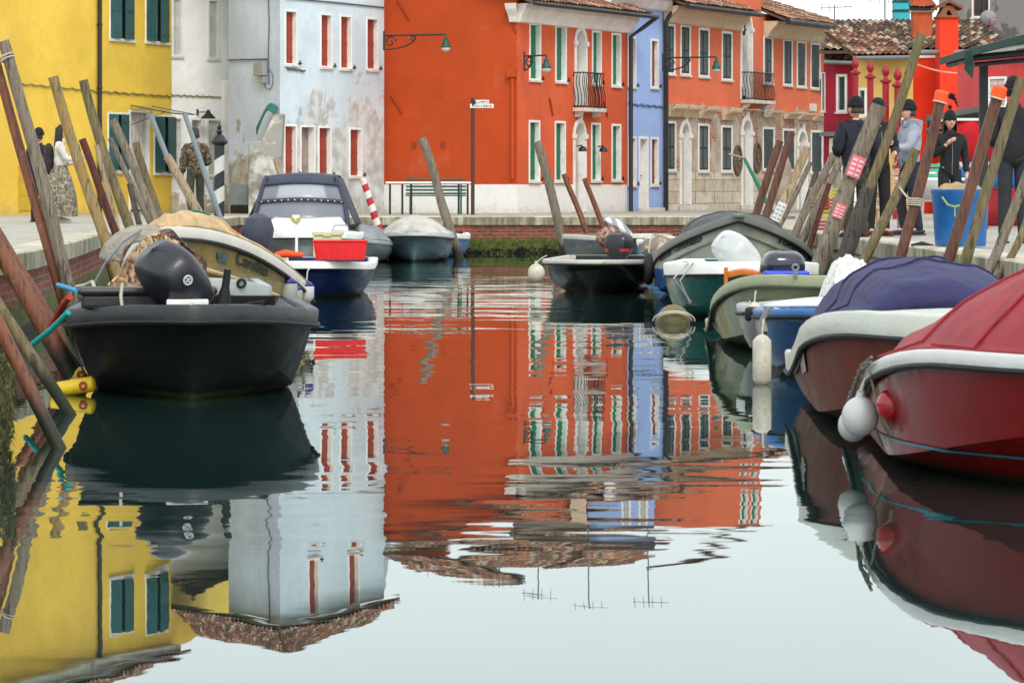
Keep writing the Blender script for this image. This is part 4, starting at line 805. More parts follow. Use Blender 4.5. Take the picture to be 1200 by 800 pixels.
def rope_ring(o,a,b,q,r,mat=None,name='rope_binding',n=2):
    mb=MB()
    for k in range(n):
        c=a.lerp(b,q+.012*k); dv=(b-a).normalized(); s1=dv.orthogonal().normalized(); s2=dv.cross(s1)
        mb.tube([c+(s1*math.cos(t_)+s2*math.sin(t_))*(r*1.16)+dv*.015*math.sin(t_) for t_ in [i/14*6.2832 for i in range(15)]],.008,6)
    mb.build(name,mat or M_rope,o)
XL=-4.25
p1=pile(3,48,82,345,14,W_grey,'tall grey timber pile nearest the upper left corner, white ring at its top',X=-4.3); rope_ring(p1[0],p1[1],p1[2],.06,p1[3]*.9)
pile(-8,60,48,262,11,W_brown,'tall brown pile close behind the tallest grey pile on the left',X=-4.6)
pile(62,90,128,300,12,W_yel,'lichen-yellow pile in front of the long-haired woman',X=-4.75); 
pile(98,94,154,290,11,W_moss,'crooked mossy brown pile before the yellow house downpipe',X=-4.9,twist=.02)
pile(96,163,142,290,9,W_red,'dark red pile with a rope round its head beside the woman',X=-4.9)
pile(113,170,142,290,6,W_pale,'thin pale split pile between the dark red and the mossy one',X=-5)
pile(132,140,184,262,9,W_grey,'grey pile topmost in front of the yellow house left window',X=-5.2)
pile(129,162,181,272,6,W_grey,'thin grey stake crossing the feet of the piles before the yellow house',X=-5.3)
pile(160,167,189,266,9,W_moss,'short thick mossy pile before the yellow house door',X=-5.3)
o,a,b,r=pile(195,183,234,256,10,W_pale,'brown pile with a slim blue-grey tube rising from its head',X=-5.4)
mb=MB(); q=at(176,134,a.y); mb.tube([q,a+(b-a)*.05],r*.55,10); mb.build('tube_extension',W_metal,o,smooth=True)
pile(216,132,254,240,6,W_metal,'slim blue-grey tube pile crossing the camouflage jacket man',X=-5.5)
pile(323,186,334,220,7,W_pale,'short tan pile head behind the navy boat canopy',d=72,zb=.4)
pile(90,170,120,280,6,W_dark,'thin dark stake behind the dark red pile',X=-5.1)
pile(152,215,166,270,7,W_dark,'stubby dark pile between the two mossy piles',X=-5.25)
pile(-60,175,56,372,11,W_brown,'upper of the brown piles raking in from the left edge',X=-3.75)
pile(-70,208,62,392,11,W_brown,'second brown pile down raking in from the left edge',X=-3.5)
pile(-100,140,84,440,19,W_brown,'thickest brown pile raking in from the left edge to the black boat',X=-3.15)
pile(-60,262,84,492,13,W_moss,'mossy-footed pile low at the left beside the yellow float',X=-2.78)
pile(-70,250,68,520,15,W_brown,'brown pile nearest the camera, entering the water at lower left',X=-2.5)
o,a,b,r=pile(425,209,448,275,8,stripes('red_white_spiral',(176,34,40),(222,214,204),3.4,2,(0,R(28),0)),'white pile with red spiral stripes beside the pale blue house',d=71.5)
pile(494,162,540,305,10,W_grey,'leaning grey pile in front of the green bench',d=70); 
pile(629,166,664,305,10,W_grey,'tallest grey pile before the orange house corner',d=73)
pile(661,204,694,292,6,W_brown,'slim brown pile just right of the tall grey pile',d=73)
pile(685,209,712,280,6,W_brown,'second slim brown pile, beside the striped cloth',d=73.5)
XR=4.05
pile(914,165,884,258,9,W_rust,'left of the twin rust-coloured piles behind the grey boat',X=3.9)
pile(928,155,893,262,9,W_rust,'right of the twin rust-coloured piles behind the grey boat',X=3.95)
o,a,b,r=pile(946,172,900,278,10,W_pale,'pale pile with a white paper notice near its foot',X=4)
def sticker(o,a,b,q0,q1,r,mat,wid=1.0,x=0,txt=None,tcol=None):
    dv=(b-a).normalized(); s1=dv.cross(Vector((0,1,0))).normalized(); n_=s1.cross(dv); 
    if n_.y>0: n_=-n_
    mb=MB(); mb.grid(lambda i,j: a.lerp(b,q0+(q1-q0)*j)+s1*math.sin((i-.5)*1.9*wid)*r*1.17+n_*math.cos((i-.5)*1.9*wid)*r*1.17,8,2); so_=mb.build('paper_notice',mat,o,smooth=True)
    mk=MB()
    for k in range(4):
        for e in (.12,.55): qq=q0+(q1-q0)*(.15+.22*k); mk.grid(lambda i,j:a.lerp(b,qq+(q1-q0)*.09*j)+(s1*math.sin((e+.32*i-.5)*1.9*wid)+n_*math.cos((e+.32*i-.5)*1.9*wid))*r*1.19,4,1)
    mk.build('printing',tcol,so_)
NW=pm('white_notice',(214,212,210),.7,.05); NP=pm('pink_notice',(214,112,124),.7,.08); NI=pm('grey_print',(150,150,160),.7,.05); NI2=pm('pale_print',(226,196,196),.7,.05)
sticker(o,a,b,.62,.82,r,NW,1,tcol=NI)
pile(977,180,926,286,9,W_grey,'grey-brown pile right of the pale pile with the white notice',X=4)
pile(988,183,938,290,9,W_grey,'cool grey pile left of the thick one with pink notices',X=4.05)
pile(972,215,946,296,6,W_red,'thin red-brown stake low behind the thick notice pile',X=4.1)
o,a,b,r=pile(1030,123,960,307,18,W_grey,'thickest weathered pile, with two pink notices stuck on it',X=3.55); sticker(o,a,b,.33,.46,r,NP,.8,tcol=NI2); sticker(o,a,b,.63,.72,r,NP,.6,tcol=NI2)
o,a,b,r=pile(1080,40,989,305,11,W_moss,'very tall slanting pile reaching up to the tile roof',X=3.75); 
mb=MB(); mb.tube([a.lerp(b,.68),a.lerp(b,.8),a.lerp(b,1.15)],[r*1.2,r*1.5,r*1.55],14); mb.build('dark_sleeve',W_dark,o,smooth=True)
o1,a1,b1,r1=pile(1074,175,1016,301,11,W_moss,'short blunt pale pile tied by rope to the orange-capped pile',X=3.95)
def cap(o,a,b,r):
    dv=(a-b).normalized(); mb=MB(); mb.tube([a-dv*.085,a-dv*.06,a+dv*.01,a+dv*.03,a+dv*.035],[r*1.12,r*1.22,r*1.25,r*.9,r*.2],16); m=mb.build('orange_cap',pm('fluorescent_orange',(255,84,22),.6,.06),o,smooth=True)
    mb=MB()
    for k in range(4):
        e=a+Vector((r*.9,-.02,-.03)); mb.tube([e,e+Vector((.04+.012*k,-.03+.02*k,.03-.02*k)),e+Vector((.08+.01*k,-.05+.02*k,.01-.04*k))],[.014,.012,.007],8)
    mb.build('glove_fingers',M_rubber,o,smooth=True)
    mb=MB(); dd=a-dv*.09; s1=dv.orthogonal().normalized(); s2=dv.cross(s1); mb.tube([dd+(s1*math.cos(t_)+s2*math.sin(t_))*r*1.15 for t_ in [i/16*6.2832 for i in range(17)]],.01,6); mb.build('white_hem',M_rope,o)
o2,a2,b2,r2=pile(1104,110,1055,310,12,W_rust,'left brown pile with a fluorescent orange glove cap',X=4); cap(o2,a2,b2,r2); rope_ring(o2,a2,b2,.62,r2,n=4)
mb=MB(); p=a1.lerp(b1,.35); q=a2.lerp(b2,.62); mb.tube([p,(p+q)/2+Vector((0,0,-.05)),q],.01,6); o=mb.build('tie_rope',M_rope,None); tag(o,'pale rope tying the short pile to the left orange-capped pile','rope')
o,a,b,r=pile(1172,105,1112,306,13,W_rust,'right brown pile with orange glove cap, before the blue bin',X=4.1); cap(o,a,b,r)
pile(1197,92,1130,312,12,W_moss,'mottled grey pile leaning right of the blue bin',X=4.1)
pile(1212,185,1157,322,11,W_grey,'square grey pile at the right edge behind the red boat',X=4.15)
pile(1215,222,1168,322,9,W_moss,'crooked thin pile at the right edge beside the square grey pile',X=4.2,twist=.02)
pile(950,190,915,262,6,W_grey,'thin grey stake behind the pale notice pile',X=4.3)
pile(958,197,946,236,7,W_dark,'stub of dark pile beyond the twin rust piles',X=4.4,)
mb=MB(); a=at(848,120,66); b=at(872,185,66); c=at(905,250,66); mb.tube([a+Vector((.1,0,-1)),b],.02,8); o=mb.build('boat_oar',W_pale,None,smooth=True); mb=MB(); mb.tube([b,c],[.03,.045],10,flat=.5); mb.build('oar_blade',pm('oar_green',(16,112,80),.5,.1),o,smooth=True); tag(o,'long pale oar with green blade leaning by the terracotta house','oar')
# ================================================================ STREET FURNITURE
def gnd(px,d): return Vector(((px-600)/F*d,d,QZ))
# striped paling with lantern
d_=69; t=thing('striped_mooring_post','black and white striped post with black lantern finial by the white house','striped post',gnd(257,d_))
k=d_/F; mb=MB(); hz=zof(170,d_); mb.lathe([(.105,0),(.105,hz-QZ)],(t.location.x,d_,QZ),18); mb.build('striped_shaft',stripes('black_white_spiral',(34,36,48),(200,200,196),1.9,2,(0,R(32),0)),t,smooth=True)
mb=MB(); x=t.location.x; mb.lathe([(.12,hz),(.165,hz+.03),(.17,hz+.07),(.12,hz+.14),(.08,hz+.2),(.04,hz+.22),(.07,hz+.27),(.035,hz+.31),(.05,hz+.36),(.02,hz+.42),(.004,hz+.5)],(x,d_,0),8); mb.build('lantern_finial',M_black,t)
# bench and railing
d_=83; t=thing('slatted_bench','green slatted park bench against the white plinth of the orange house','bench',gnd(510,d_)); x0=(475-600)/F*d_; x1=(546-600)/F*d_
gm=pm('bench_green',(30,84,72),.5,.15)
mb=MB()
for i in range(5): mb.box(((x0+x1)/2,d_+.28+.02*i,QZ+.5+.085*i),(x1-x0,.03,.05))
mb.build('backrest',gm,t,bevel=.006)
mb=MB()
for i in range(4): mb.box(((x0+x1)/2,d_-.14+.11*i,QZ+.45),(x1-x0,.08,.03))
mb.build('seat',gm,t,bevel=.006)
for xx in (x0+.12,x1-.12):
    mb=MB(); mb.tube([(xx,d_-.2,QZ),(xx,d_-.14,QZ+.43),(xx,d_+.22,QZ+.42),(xx,d_+.36,QZ+.9)],.02,8); mb.tube([(xx,d_+.22,QZ+.42),(xx,d_+.34,QZ)],.02,8); mb.build('leg',gm,t)
d_=79.5; t=thing('quay_railing','thin railing with black posts and white top rail in front of the green bench','railing',gnd(500,d_)); mb=MB(); a=gnd(452,d_);b=gnd(552,d_); zt=zof(214,d_)
mb.box(((a.x+b.x)/2,d_,zt),(b.x-a.x,.05,.04)); mb.build('top_rail',M_white,t)
for px in (457,471.5,482,537.5,548):
    mb=MB(); q=gnd(px,d_); mb.box((q.x,d_,(QZ+zt)/2-.01),(.05,.05,zt-QZ-.05)); mb.build('post',M_black,t,bevel=.005)
# sign pole
d_=81; t=thing('direction_sign_pole','tall brown pole carrying two small white direction signs before the orange wall','sign pole',gnd(554,d_)); q=gnd(554,d_)
mb=MB(); zt=zof(116,d_); mb.tube([q,(q.x,d_,zt)],.045,10); mb.tube([(q.x,d_,zt),(q.x,d_,zt+.05)],[.045,.02],10); mb.build('pole',pm('pole_brown',(72,38,28),.5,.15),t,smooth=True)
for (ya,yb,xa,xb,tx) in ((117.5,121.6,557.5,573,'CAMPO'),(122,126.8,551,578.5,'PESCHERIA')):
    mb=MB(); z0,z1=zof(yb,d_),zof(ya,d_); ax,bx=(xa-600)/F*d_,(xb-600)/F*d_; mb.box(((ax+bx)/2,d_-.06,(z0+z1)/2),(bx-ax,.015,z1-z0)); sg=mb.build('sign_plate',M_white,t,bevel=.004)
    vs,fs=textmesh(tx,1,bold=.01); w=max(v.x for v in vs)-min(v.x for v in vs); mnx=min(v.x for v in vs); hh=max(v.y for v in vs); sx=(bx-ax)*.84/w; sy=(z1-z0)*.62/hh
    mb=MB(); mb.add([(ax+(bx-ax)*.1+(v.x-mnx)*sx,d_-.0705,z0+(z1-z0)*.18+v.y*sy) for v in vs],fs); mb.build('lettering',M_black,sg)
mb=MB(); mb.prism([(q.x-.02,d_-.075,zof(124.5,d_)),(q.x+.1,d_-.075,zof(120.5,d_)),(q.x-.02,d_-.075,zof(117,d_))],(0,.02,0)); mb.build('arrow',M_black,t)
# blue tub with sacks
d_=35.6; q=gnd(1125.5,d_); t=thing('plastic_tub','big round blue plastic tub filled with sacking on the right quay','tub',q); r=.307
mb=MB(); mb.lathe([(r*.84,0.01),(r*.86,.02),(r*.97,.55),(r,.56),(r,.6),(r*.95,.6),(r*.92,.5),(r*.5,.46),(.01,.45)],q,32); mb.build('tub_body',pm('tub_blue',(28,104,178),.4,.12,5,.1,c2=(60,130,190),p=(.6,.7)),t,smooth=True,ang=50)
mb=MB(); mb.tube([q+Vector((-.22,-.24,.52)),q+Vector((-.17,-.31,.44)),q+Vector((-.1,-.33,.42)),q+Vector((-.03,-.33,.44)),q+Vector((0,-.31,.53))],.012,8); mb.tube([q+Vector((-.1,-.33,.42)),q+Vector((-.1,-.32,.32))],.008,6); mb.build('rope_handle',pm('yellow_green_rope',(150,176,92),.8),t)
mb=MB(); mb.grid(lambda i,j:q+Vector((r*.88*math.cos(i*6.2832)*j,r*.88*math.sin(i*6.2832)*j,.62+.05*(1-j)+.05*mnoise.noise(Vector((math.cos(i*6.28)*j*4,math.sin(i*6.28)*j*4,1))) -.05*j**4)),28,8); o=mb.build('sacking',canvas('jute_sack',(168,142,106),.95,.9),None,smooth=True); tag(o,'folded brown jute sacking lying in the blue tub','sacking')
mb=MB(); q2=gnd(1080,36.3); mb.grid(lambda i,j:q2+Vector((.13*(i-.5)*2*(1-.3*j),-.08*math.cos(j*3),.05*math.sin(j*3)*(1-.6*abs(i-.5)*2))),8,6); o=mb.build('dropped_glove',M_rubber,None,smooth=True); tag(o,'small black glove dropped on the paving left of the blue tub','glove')
# stacked crates
def crate(x,y,z,s,mat,label,group='wooden crates stacked on the right quay',rz=0):
    t=thing('slatted_crate',label,'crate',(x,y,z),rz,group); w,d,h=s; mb=MB()
    for sy in (-d/2,d/2):
        for k in range(3): mb.box((0,sy,h*(.15+.34*k)),(w,.012,h*.22))
    mb.build('side_slats',mat,t,world=False); mb=MB()
    for sx in (-w/2+.006,w/2-.006):
        for k in range(3): mb.box((sx,0,h*(.15+.34*k)),(.012,d-.02,h*.22))
    for sx in (-1,1):
        for sy in (-1,1): mb.box((sx*(w/2-.03),sy*(d/2-.02),h/2),(.03,.02,h))
    mb.build('corner_posts',mat,t,world=False); mb=MB(); mb.box((0,0,.008),(w-.03,d-.03,.012)); mb.build('base_board',mat,t,world=False); return t
wcr=pm('crate_wood',(196,164,134),.8,.15,6,.3); q=gnd(1045,46.5)
names=['topmost pale crate of the stack behind the short pile','second pale crate from the top of the stack behind the short pile','third pale crate down in the stack behind the short pile','fourth pale crate down in the stack behind the short pile','bottom pale crate of the stack, resting on a wooden stool']
for i in range(5): crate(q.x+.01*math.sin(i*5),q.y,q.z+.37+.105*(4-i),(.42,.3,.1),wcr,names[i],rz=.05*math.sin(i*3))
t=thing('wooden_stool','plain wooden stool under the stack of pale crates','stool',q); mb=MB(); mb.box(q+Vector((0,0,.35)),(.46,.34,.03)); mb.build('seat',wcr,t)
for sx in(-.19,.19):
    for sy in(-.13,.13): mb=MB(); mb.box(q+Vector((sx,sy,.167)),(.035,.035,.334)); mb.build('leg',wcr,t)
q=gnd(968,50); ycr=pm('yellow_plastic',(170,156,44),.5,.1)
for i in range(4): crate(q.x+.02*(i%2),q.y,q.z+.16*i,(.5,.35,.15),ycr if i%2 else pm('red_plastic_dull',(150,52,40),.5,.1),['lowest red crate of the stack behind the grey piles','yellow crate just above the lowest red one','upper red crate between the two yellow ones','topmost yellow crate of the stack behind the grey piles'][i],'plastic crates stacked behind the piles')
q=gnd(1093,47.5); gcr=pm('mint_plastic',(70,170,140),.5,.1); tb_=thing('market_table','white folding table holding the mint green crate behind the quay','table',q); mb=MB(); mb.box(q+Vector((0,0,.74)),(1.0,.6,.04)); mb.build('tabletop',M_white,tb_,bevel=.01)
for sx in(-.45,.45):
    for sy in(-.25,.25): mb=MB(); mb.tube([q+Vector((sx,sy,0)),q+Vector((sx,sy,.72))],.018,8); mb.build('leg',M_zinc,tb_)
crate(q.x-.1,q.y-.1,q.z+.765,(.42,.3,.2),gcr,'mint green crate standing on the white market table',None)
def plchair(q,rz,label):
    t=thing('plastic_chair',label,'chair',q,rz,'white plastic chairs on the right quay'); m=pm('white_plastic',(206,206,202),.4,.05)
    mb=MB(); mb.box((0,0,.44),(.46,.44,.03)); mb.build('seat',m,t,world=False,bevel=.01)
    mb=MB(); mb.grid(lambda i,j:Vector((.22*(2*i-1),.22+.08*j-.05*(2*i-1)**2,.45+.42*j)),8,4); mb.build('backrest',m,t,world=False,smooth=True,solid=.02)
    for sx in(-1,1):
        for sy in(-1,1): mb=MB(); mb.tube([(sx*.2,sy*.19,.43),(sx*.24,sy*.24,0)],[.025,.018],8); mb.build('leg',m,t,world=False)
plchair(gnd(1089,48.2),R(200),'white plastic chair seen left of the blue tub')
# stalls behind the woman
q=gnd(1150,56); t=thing('market_stall','market stall with red, white and blue draped cloth behind the blue tub','market stall',q)
for i,(za,zb_,m) in enumerate(((1.05,1.75,(196,18,30)),(.95,1.05,(214,210,206)),(.62,.95,(44,104,176)),(.0,.62,(150,28,36)))):
    mb=MB(); mb.grid(lambda a_,b_:Vector((q.x-.55+1.6*a_,q.y-.3+.03*math.sin(a_*22+i),QZ+za+.003+(zb_-za-.006)*b_)),40,2); mb.build('cloth_band',canvas('stall_cloth_%d'%i,m,.85,.4),t,smooth=True,solid=.012)
mb=MB(); mb.box((q.x+.25,q.y+.1,QZ+1.74),(1.7,.9,.04)); mb.build('counter',M_white,t)
for sx in (-.5,1.0): mb=MB(); mb.tube([(q.x+sx,q.y+.4,QZ),(q.x+sx,q.y+.4,QZ+1.72)],.03,8); mb.build('leg',M_black,t)
# dark awning structure at right
t=thing('market_awning','black framed market awning with dark green sloping top at the right edge','awning',gnd(1152,52)); d_=52
fm=pm('awning_black_metal',(26,28,30),.45,.15); gm2=canvas('dark_green_awning',(12,52,44),.6,.3)
for px in (1152.5,): 
    mb=MB(); q=gnd(px,d_); mb.box((q.x,d_,(QZ+zof(74,d_))/2),(.13,.13,zof(74,d_)-QZ)); mb.build('post',fm,t,bevel=.01)
mb=MB(); q=gnd(1230,d_); mb.box((q.x,d_+2,(QZ+4)/2),(.13,.13,4-QZ)); mb.build('post',fm,t)
mb=MB(); a=at(1136,57,50.5); b=at(1240,30,50.5); mb.add([a,b,b+Vector((0,3.5,0)),a+Vector((0,3.5,0)),a+Vector((0,0,-.12)),b+Vector((0,0,-.12)),b+Vector((0,3.5,-.12)),a+Vector((0,3.5,-.12))],[(0,1,2,3),(4,5,6,7),(0,1,5,4),(1,2,6,5),(2,3,7,6),(3,0,4,7)]); mb.build('awning_top',gm2,t,bevel=.01)
mb=MB(); a2=at(1142,68,51); b2=at(1240,58,51); mb.tube([a2,b2],.05,8); mb.tube([a2+Vector((0,0,-.1)),b2+Vector((0,0,-.12))],.035,8); mb.tube([a2,a2+Vector((0,3,0))],.05,8); mb.build('crossbar',fm,t)
mb=MB(); mb.tube([at(1142,62,50.9),at(1240,48,50.9)],.03,8); mb.build('roller_tube',M_white,t)
mb=MB(); mb.add([at(1131,60,50.6),at(1138,60,50.5),at(1142,74,50.5),at(1140,92,50.5),at(1131,82,50.6)],[(0,1,2,3,4)]); mb.build('awning_flap',gm2,t,solid=.02)
mb=MB(); p0=at(1086,142,60); p1=at(1150,131,60); mb.tube([p0,p1],.1,8); mb.tube([p0+Vector((0,0,-.17)),p1+Vector((0,0,-.2))],.06,8); o=mb.build('folded_awning',fm,None); tag(o,'black folded awning arm crossing the vermilion wall behind the woman','awning')
# pink building at the right
pk=plaster('dusty_pink_plaster',(206,60,62),grime=.3)
t=thing('dusty_pink_house','dusty red-pink house with a blind white window under the awning','house',(*XY(1190,66),QZ)); fp=Fac(1157,66.5,1290,64); h=[window(t,fp,fp.rect(1158,1180,90,126),'panel',pm('pale_pink_shutter',(206,180,176),.7),dep=.05,fw=.05)]
wallmesh(fp,zof(66,66),h).build('wall',pk,t); A=fp.A;B=fp.B; body_box(t,[(A.x,A.y),(B.x,B.y),(B.x+.2,B.y+6),(A.x+.2,A.y+6)],zof(66,66)-.01,pk,skip=(0,))
mb=MB(); fp.box(mb,-.05,fp.len+.05,zof(66,66),zof(64,66),-6,.1); mb.build('roof',M_pipe,t)
# red gate posts
rm=pm('gate_red',(148,14,26),.5,.12,3,.1)
for i,px in enumerate((1002.5,1020,1038,1052)):
    d_=78-i*3; k=d_/F; zt=zof((94,99,104,109)[i]-6,d_); t=thing('gate_post',['leftmost red post with pointed finial, beside the crimson house','second red post with pointed finial, before the pale yellow wall','third red post with pointed finial, before the pale yellow wall','red finial post nearest the vermilion house'][i],'gate post',gnd(px,d_),group='red posts with carved finials')
    q=gnd(px,d_); mb=MB(); mb.lathe([(.07,0),(.07,zt-QZ)],q,12); mb.lathe([(.1,0),(.1,.25),(.08,.3)],q,12); mb.build('shaft',rm,t,smooth=True,ang=30)
    mb=MB(); z=zt; mb.lathe([(.07,z),(.12,z+.03),(.12,z+.07),(.06,z+.1),(.04,z+.15),(.08,z+.21),(.085,z+.28),(.04,z+.36),(.004,z+.44)],(q.x,q.y,0),14); mb.build('finial',rm,t,smooth=True)
# loose fabrics standing by terracotta house: furled parasol
q=gnd(918,70); t=thing('furled_parasol','furled grey parasol standing before the terracotta house','parasol',q); mb=MB(); mb.lathe([(.03,.2),(.16,.3),(.2,.55),(.16,1.1),(.1,1.25),(.03,1.38)],q,14); mb.build('folded_canopy',canvas('grey_canvas_old',(150,138,122),.9,.8),t,smooth=True); mb=MB(); mb.lathe([(.25,0),(.25,.05),(.03,.08),(.03,1.5)],q,14); mb.build('pole',M_zinc,t)
for (px,d_,lab) in ((1010,60,'stack of white fish boxes beyond the men on the right quay'),):
    q=gnd(px,d_); t=thing('fish_box_stack',lab,'box stack',q); 
    for k in range(4): mb=MB(); mb.box(q+Vector((0,0,.1+.18*k)),(.7,.45,.17)); mb.build('box',M_white,t,bevel=.02)
# ================================================================ PEOPLE
def skin(verts,edges,radii,sub=2):
    me=bpy.data.meshes.new('sk'); me.from_pydata([tuple(v) for v in verts],edges,[]); o=bpy.data.objects.new('sk',me); C.objects.link(o)
    m=o.modifiers.new('s','SKIN'); 
    for i,r in enumerate(radii):
        r=r if isinstance(r,tuple) else (r,r); me.skin_vertices[0].data[i].radius=r
    me.skin_vertices[0].data[0].use_root=True
    u=o.modifiers.new('u','SUBSURF'); u.levels=sub; u.render_levels=sub
    dg=bpy.context.evaluated_depsgraph_get(); dg.update(); m2=bpy.data.meshes.new_from_object(o.evaluated_get(dg))
    vs=[v.co.copy() for v in m2.vertices]; fs=[tuple(p.vertices) for p in m2.polygons]; bpy.data.objects.remove(o); bpy.data.meshes.remove(m2); bpy.data.meshes.remove(me); return vs,fs
SK=pm('skin',(206,160,136),.55,.06,3,.05); EYE=pm('eye_dark',(40,30,28),.3); LIP=pm('lips',(170,92,84),.5)
def hand(mb,w,dr,side,s):
    """palm with five bent, separate fingers along dr"""
    dr=dr.normalized(); a=Vector((1,0,0))*side; a=(a-dr*a.dot(dr)); a=a.normalized() if a.length>.1 else Vector((0,1,0)); acr=dr.cross(a).normalized()
    mb.tube([w-dr*.02*s,w+dr*.03*s,w+dr*.085*s],[.026*s,.034*s,.03*s],10,flat=.5)
    for i,(o,L) in enumerate(((-.028,.068),(-.009,.078),(.01,.074),(.028,.058))):
        b=w+dr*.075*s+acr*o*s; mb.tube([b,b+dr*L*.5*s-a*.006*s,b+dr*L*.85*s-a*.022*s,b+dr*L*s-a*.036*s],[.0095*s,.0085*s,.0075*s,.005*s],7)
    b=w+dr*.02*s-acr*.028*s; mb.tube([b,b+dr*.03*s-acr*.022*s-a*.01*s,b+dr*.055*s-acr*.024*s-a*.022*s],[.012*s,.01*s,.006*s],7)
def person(loc,rz,h,label,jc,tc,shoe=(30,30,32),hair=(40,28,22),hat=None,arms=None,legs=None,hairlong=False,lean=0,hood=None,jm=None,tm=None,headturn=0,skirt=None,pack=None,beard=False,bulk=1.0,cuff=None):
    s=h/1.76; V=lambda x,y,z:Vector((x,y,z))*s
    root=thing('person',label,'person',loc,rz)
    arms=arms or {}; legs=legs or {}
    L=lean
    pel=V(0,0,.94); w1=V(0,-L*.3,1.1); ch=V(0,-L*.7,1.32); nk=V(0,-L,1.47); hb=V(0,-L*1.15-.01,1.56)
    J={}
    for sd,nm in ((-1,'l'),(1,'r')):
        A=arms.get(nm,'down'); sh=V(sd*.185,-L*.85,1.415)
        if A=='down': el=V(sd*.25,.03-L*.7,1.13); wr=V(sd*.245,-.06-L*.6,.88)
        elif A=='bent': el=V(sd*.27,.02-L*.6,1.13); wr=V(sd*.13,-.25-L*.6,1.08)
        elif A=='chest': el=V(sd*.27,-.03,1.14); wr=V(sd*.09,-.19,1.33)
        elif A=='pocket': el=V(sd*.29,.08,1.15); wr=V(sd*.2,-.1,.98)
        elif A=='front': el=V(sd*.22,-.12,1.16); wr=V(sd*.1,-.36,1.2)
        hp=V(sd*.09,0,.9); kn,an=legs.get(nm,(V(sd*.1,-.02,.5)/s,V(sd*.11,0,.09)/s)); kn=V(*kn); an=V(*an); to=an+V(0,-.17,-.045)
        J[nm]=(sh,el,wr,hp,kn,an,to)
    head=hb+V(0,-.015,.1)
    verts=[pel,w1,ch,nk,hb]; edges=[(0,1),(1,2),(2,3),(3,4)]; rad=[(.13*s,.1*s),(.125*s,.095*s),(.15*s,.105*s),.055*s,.05*s]
    for nm in 'lr':
        sh,el,wr,hp,kn,an,to=J[nm]; b=len(verts); verts+=[sh,el,wr,hp,kn,an,to]; rad+=[.055*s,.042*s,.027*s,.085*s,.055*s,.036*s,.028*s]; edges+=[(2,b),(b,b+1),(b+1,b+2),(0,b+3),(b+3,b+4),(b+4,b+5),(b+5,b+6)]
    mb=MB(); vs,fs=skin(verts,edges,rad); mb.add(vs,fs)
    Rt=Matrix.Rotation(headturn,3,'Z')
    def hd(i,j):
        a=i*2*math.pi; b=(j-.5)*math.pi; x=.075*math.cos(b)*math.sin(a); y=-.095*math.cos(b)*math.cos(a); z=.118*math.sin(b)
        if z<0: x*=1+z*2.2; y*=1+z*1.0; 
        if y<-.05 and z<-.06: y-=.006
        return head+Rt@V(x,y,z)
    mb.grid(hd,20,14)
    F_=lambda x,y,z:head+Rt@V(x,y,z)
    mb.tube([F_(0,-.09,.02),F_(0,-.112,-.018),F_(0,-.095,-.032)],[.008*s,.016*s,.01*s],8)
    for sd in(-1,1): mb.ball(F_(sd*.076,.005,-.005),.024*s,10,(.4,.7,1.2))
    for nm,sd in (('l',-1),('r',1)):
        sh,el,wr=J[nm][:3]; hand(mb,wr,wr-el,sd,s)
    body=mb.build('body',SK,root,world=False,smooth=True,ang=180)
    mb=MB()
    for sd in(-1,1): mb.ball(F_(sd*.032,-.088,.008),.0105*s,8); mb.tube([F_(sd*.018,-.095,.028),F_(sd*.035,-.094,.034),F_(sd*.05,-.084,.028)],.004*s,5)
    mb.build('eyes',EYE,body,world=False); mb=MB(); mb.tube([F_(-.024,-.09,-.055),F_(0,-.099,-.053),F_(.024,-.09,-.055)],.006*s,6); mb.build('mouth',LIP,body,world=False)
    # jacket
    B=bulk; verts=[pel+V(0,0,-.15),w1,ch,nk+V(0,0,.0)]; edges=[(0,1),(1,2),(2,3)]; rad=[(.168*s*B,.135*s*B),(.155*s*B,.12*s*B),(.175*s*B,.13*s*B),.08*s]
    for nm in 'lr':
        sh,el,wr=J[nm][:3]; b=len(verts); verts+=[sh,el,wr-(wr-el)*.08]; rad+=[.083*s*B,.065*s*B,.048*s*B]; edges+=[(2,b),(b,b+1),(b+1,b+2)]
    mb=MB(); vs,fs=skin(verts,edges,rad)
    for v in vs:
        n_=(mnoise.noise(Vector((v.x*7,v.y*7,v.z*16))+Vector((h*10,0,0)))*.022+mnoise.noise(v*25)*.006)*s; v+=Vector((v.x,v.y+L,0)).normalized()*n_ if Vector((v.x,v.y+L,0)).length>.01 else Vector((0,0,0))
    mb.add(vs,fs); 
    jmm=jm or canvas('jacket_%s'%label[:14],jc,.85,.9)
    jk=mb.build('jacket',jmm,root,world=False,smooth=True,ang=180)
    mb=MB(); mb.grid(lambda i,j:nk+V((.075+.03*(1-j))*math.sin(i*6.2832),(.085+.02*(1-j))*-math.cos(i*6.2832)+.005,-.03+.085*j+.012*math.cos(i*6.2832)),20,3); mb.build('collar',jmm,jk,world=False,smooth=True,ang=180,solid=.012*s)
    mb=MB(); mb.tube([V(0,-.125*B-L,1.36),V(.004,-.142*B-L*.6,1.2),V(0,-.138*B-L*.2,1.0),V(0,-.13*B,.88)],.006*s,5); mb.build('zip',M_zinc,jk,world=False)
    for sd in(-1,1): mb=MB(); mb.tube([V(sd*.07,-.135*B-L*.3,1.02),V(sd*.12,-.115*B-L*.3,.94)],.006*s,5); mb.build('pocket',M_rubber,jk,world=False)
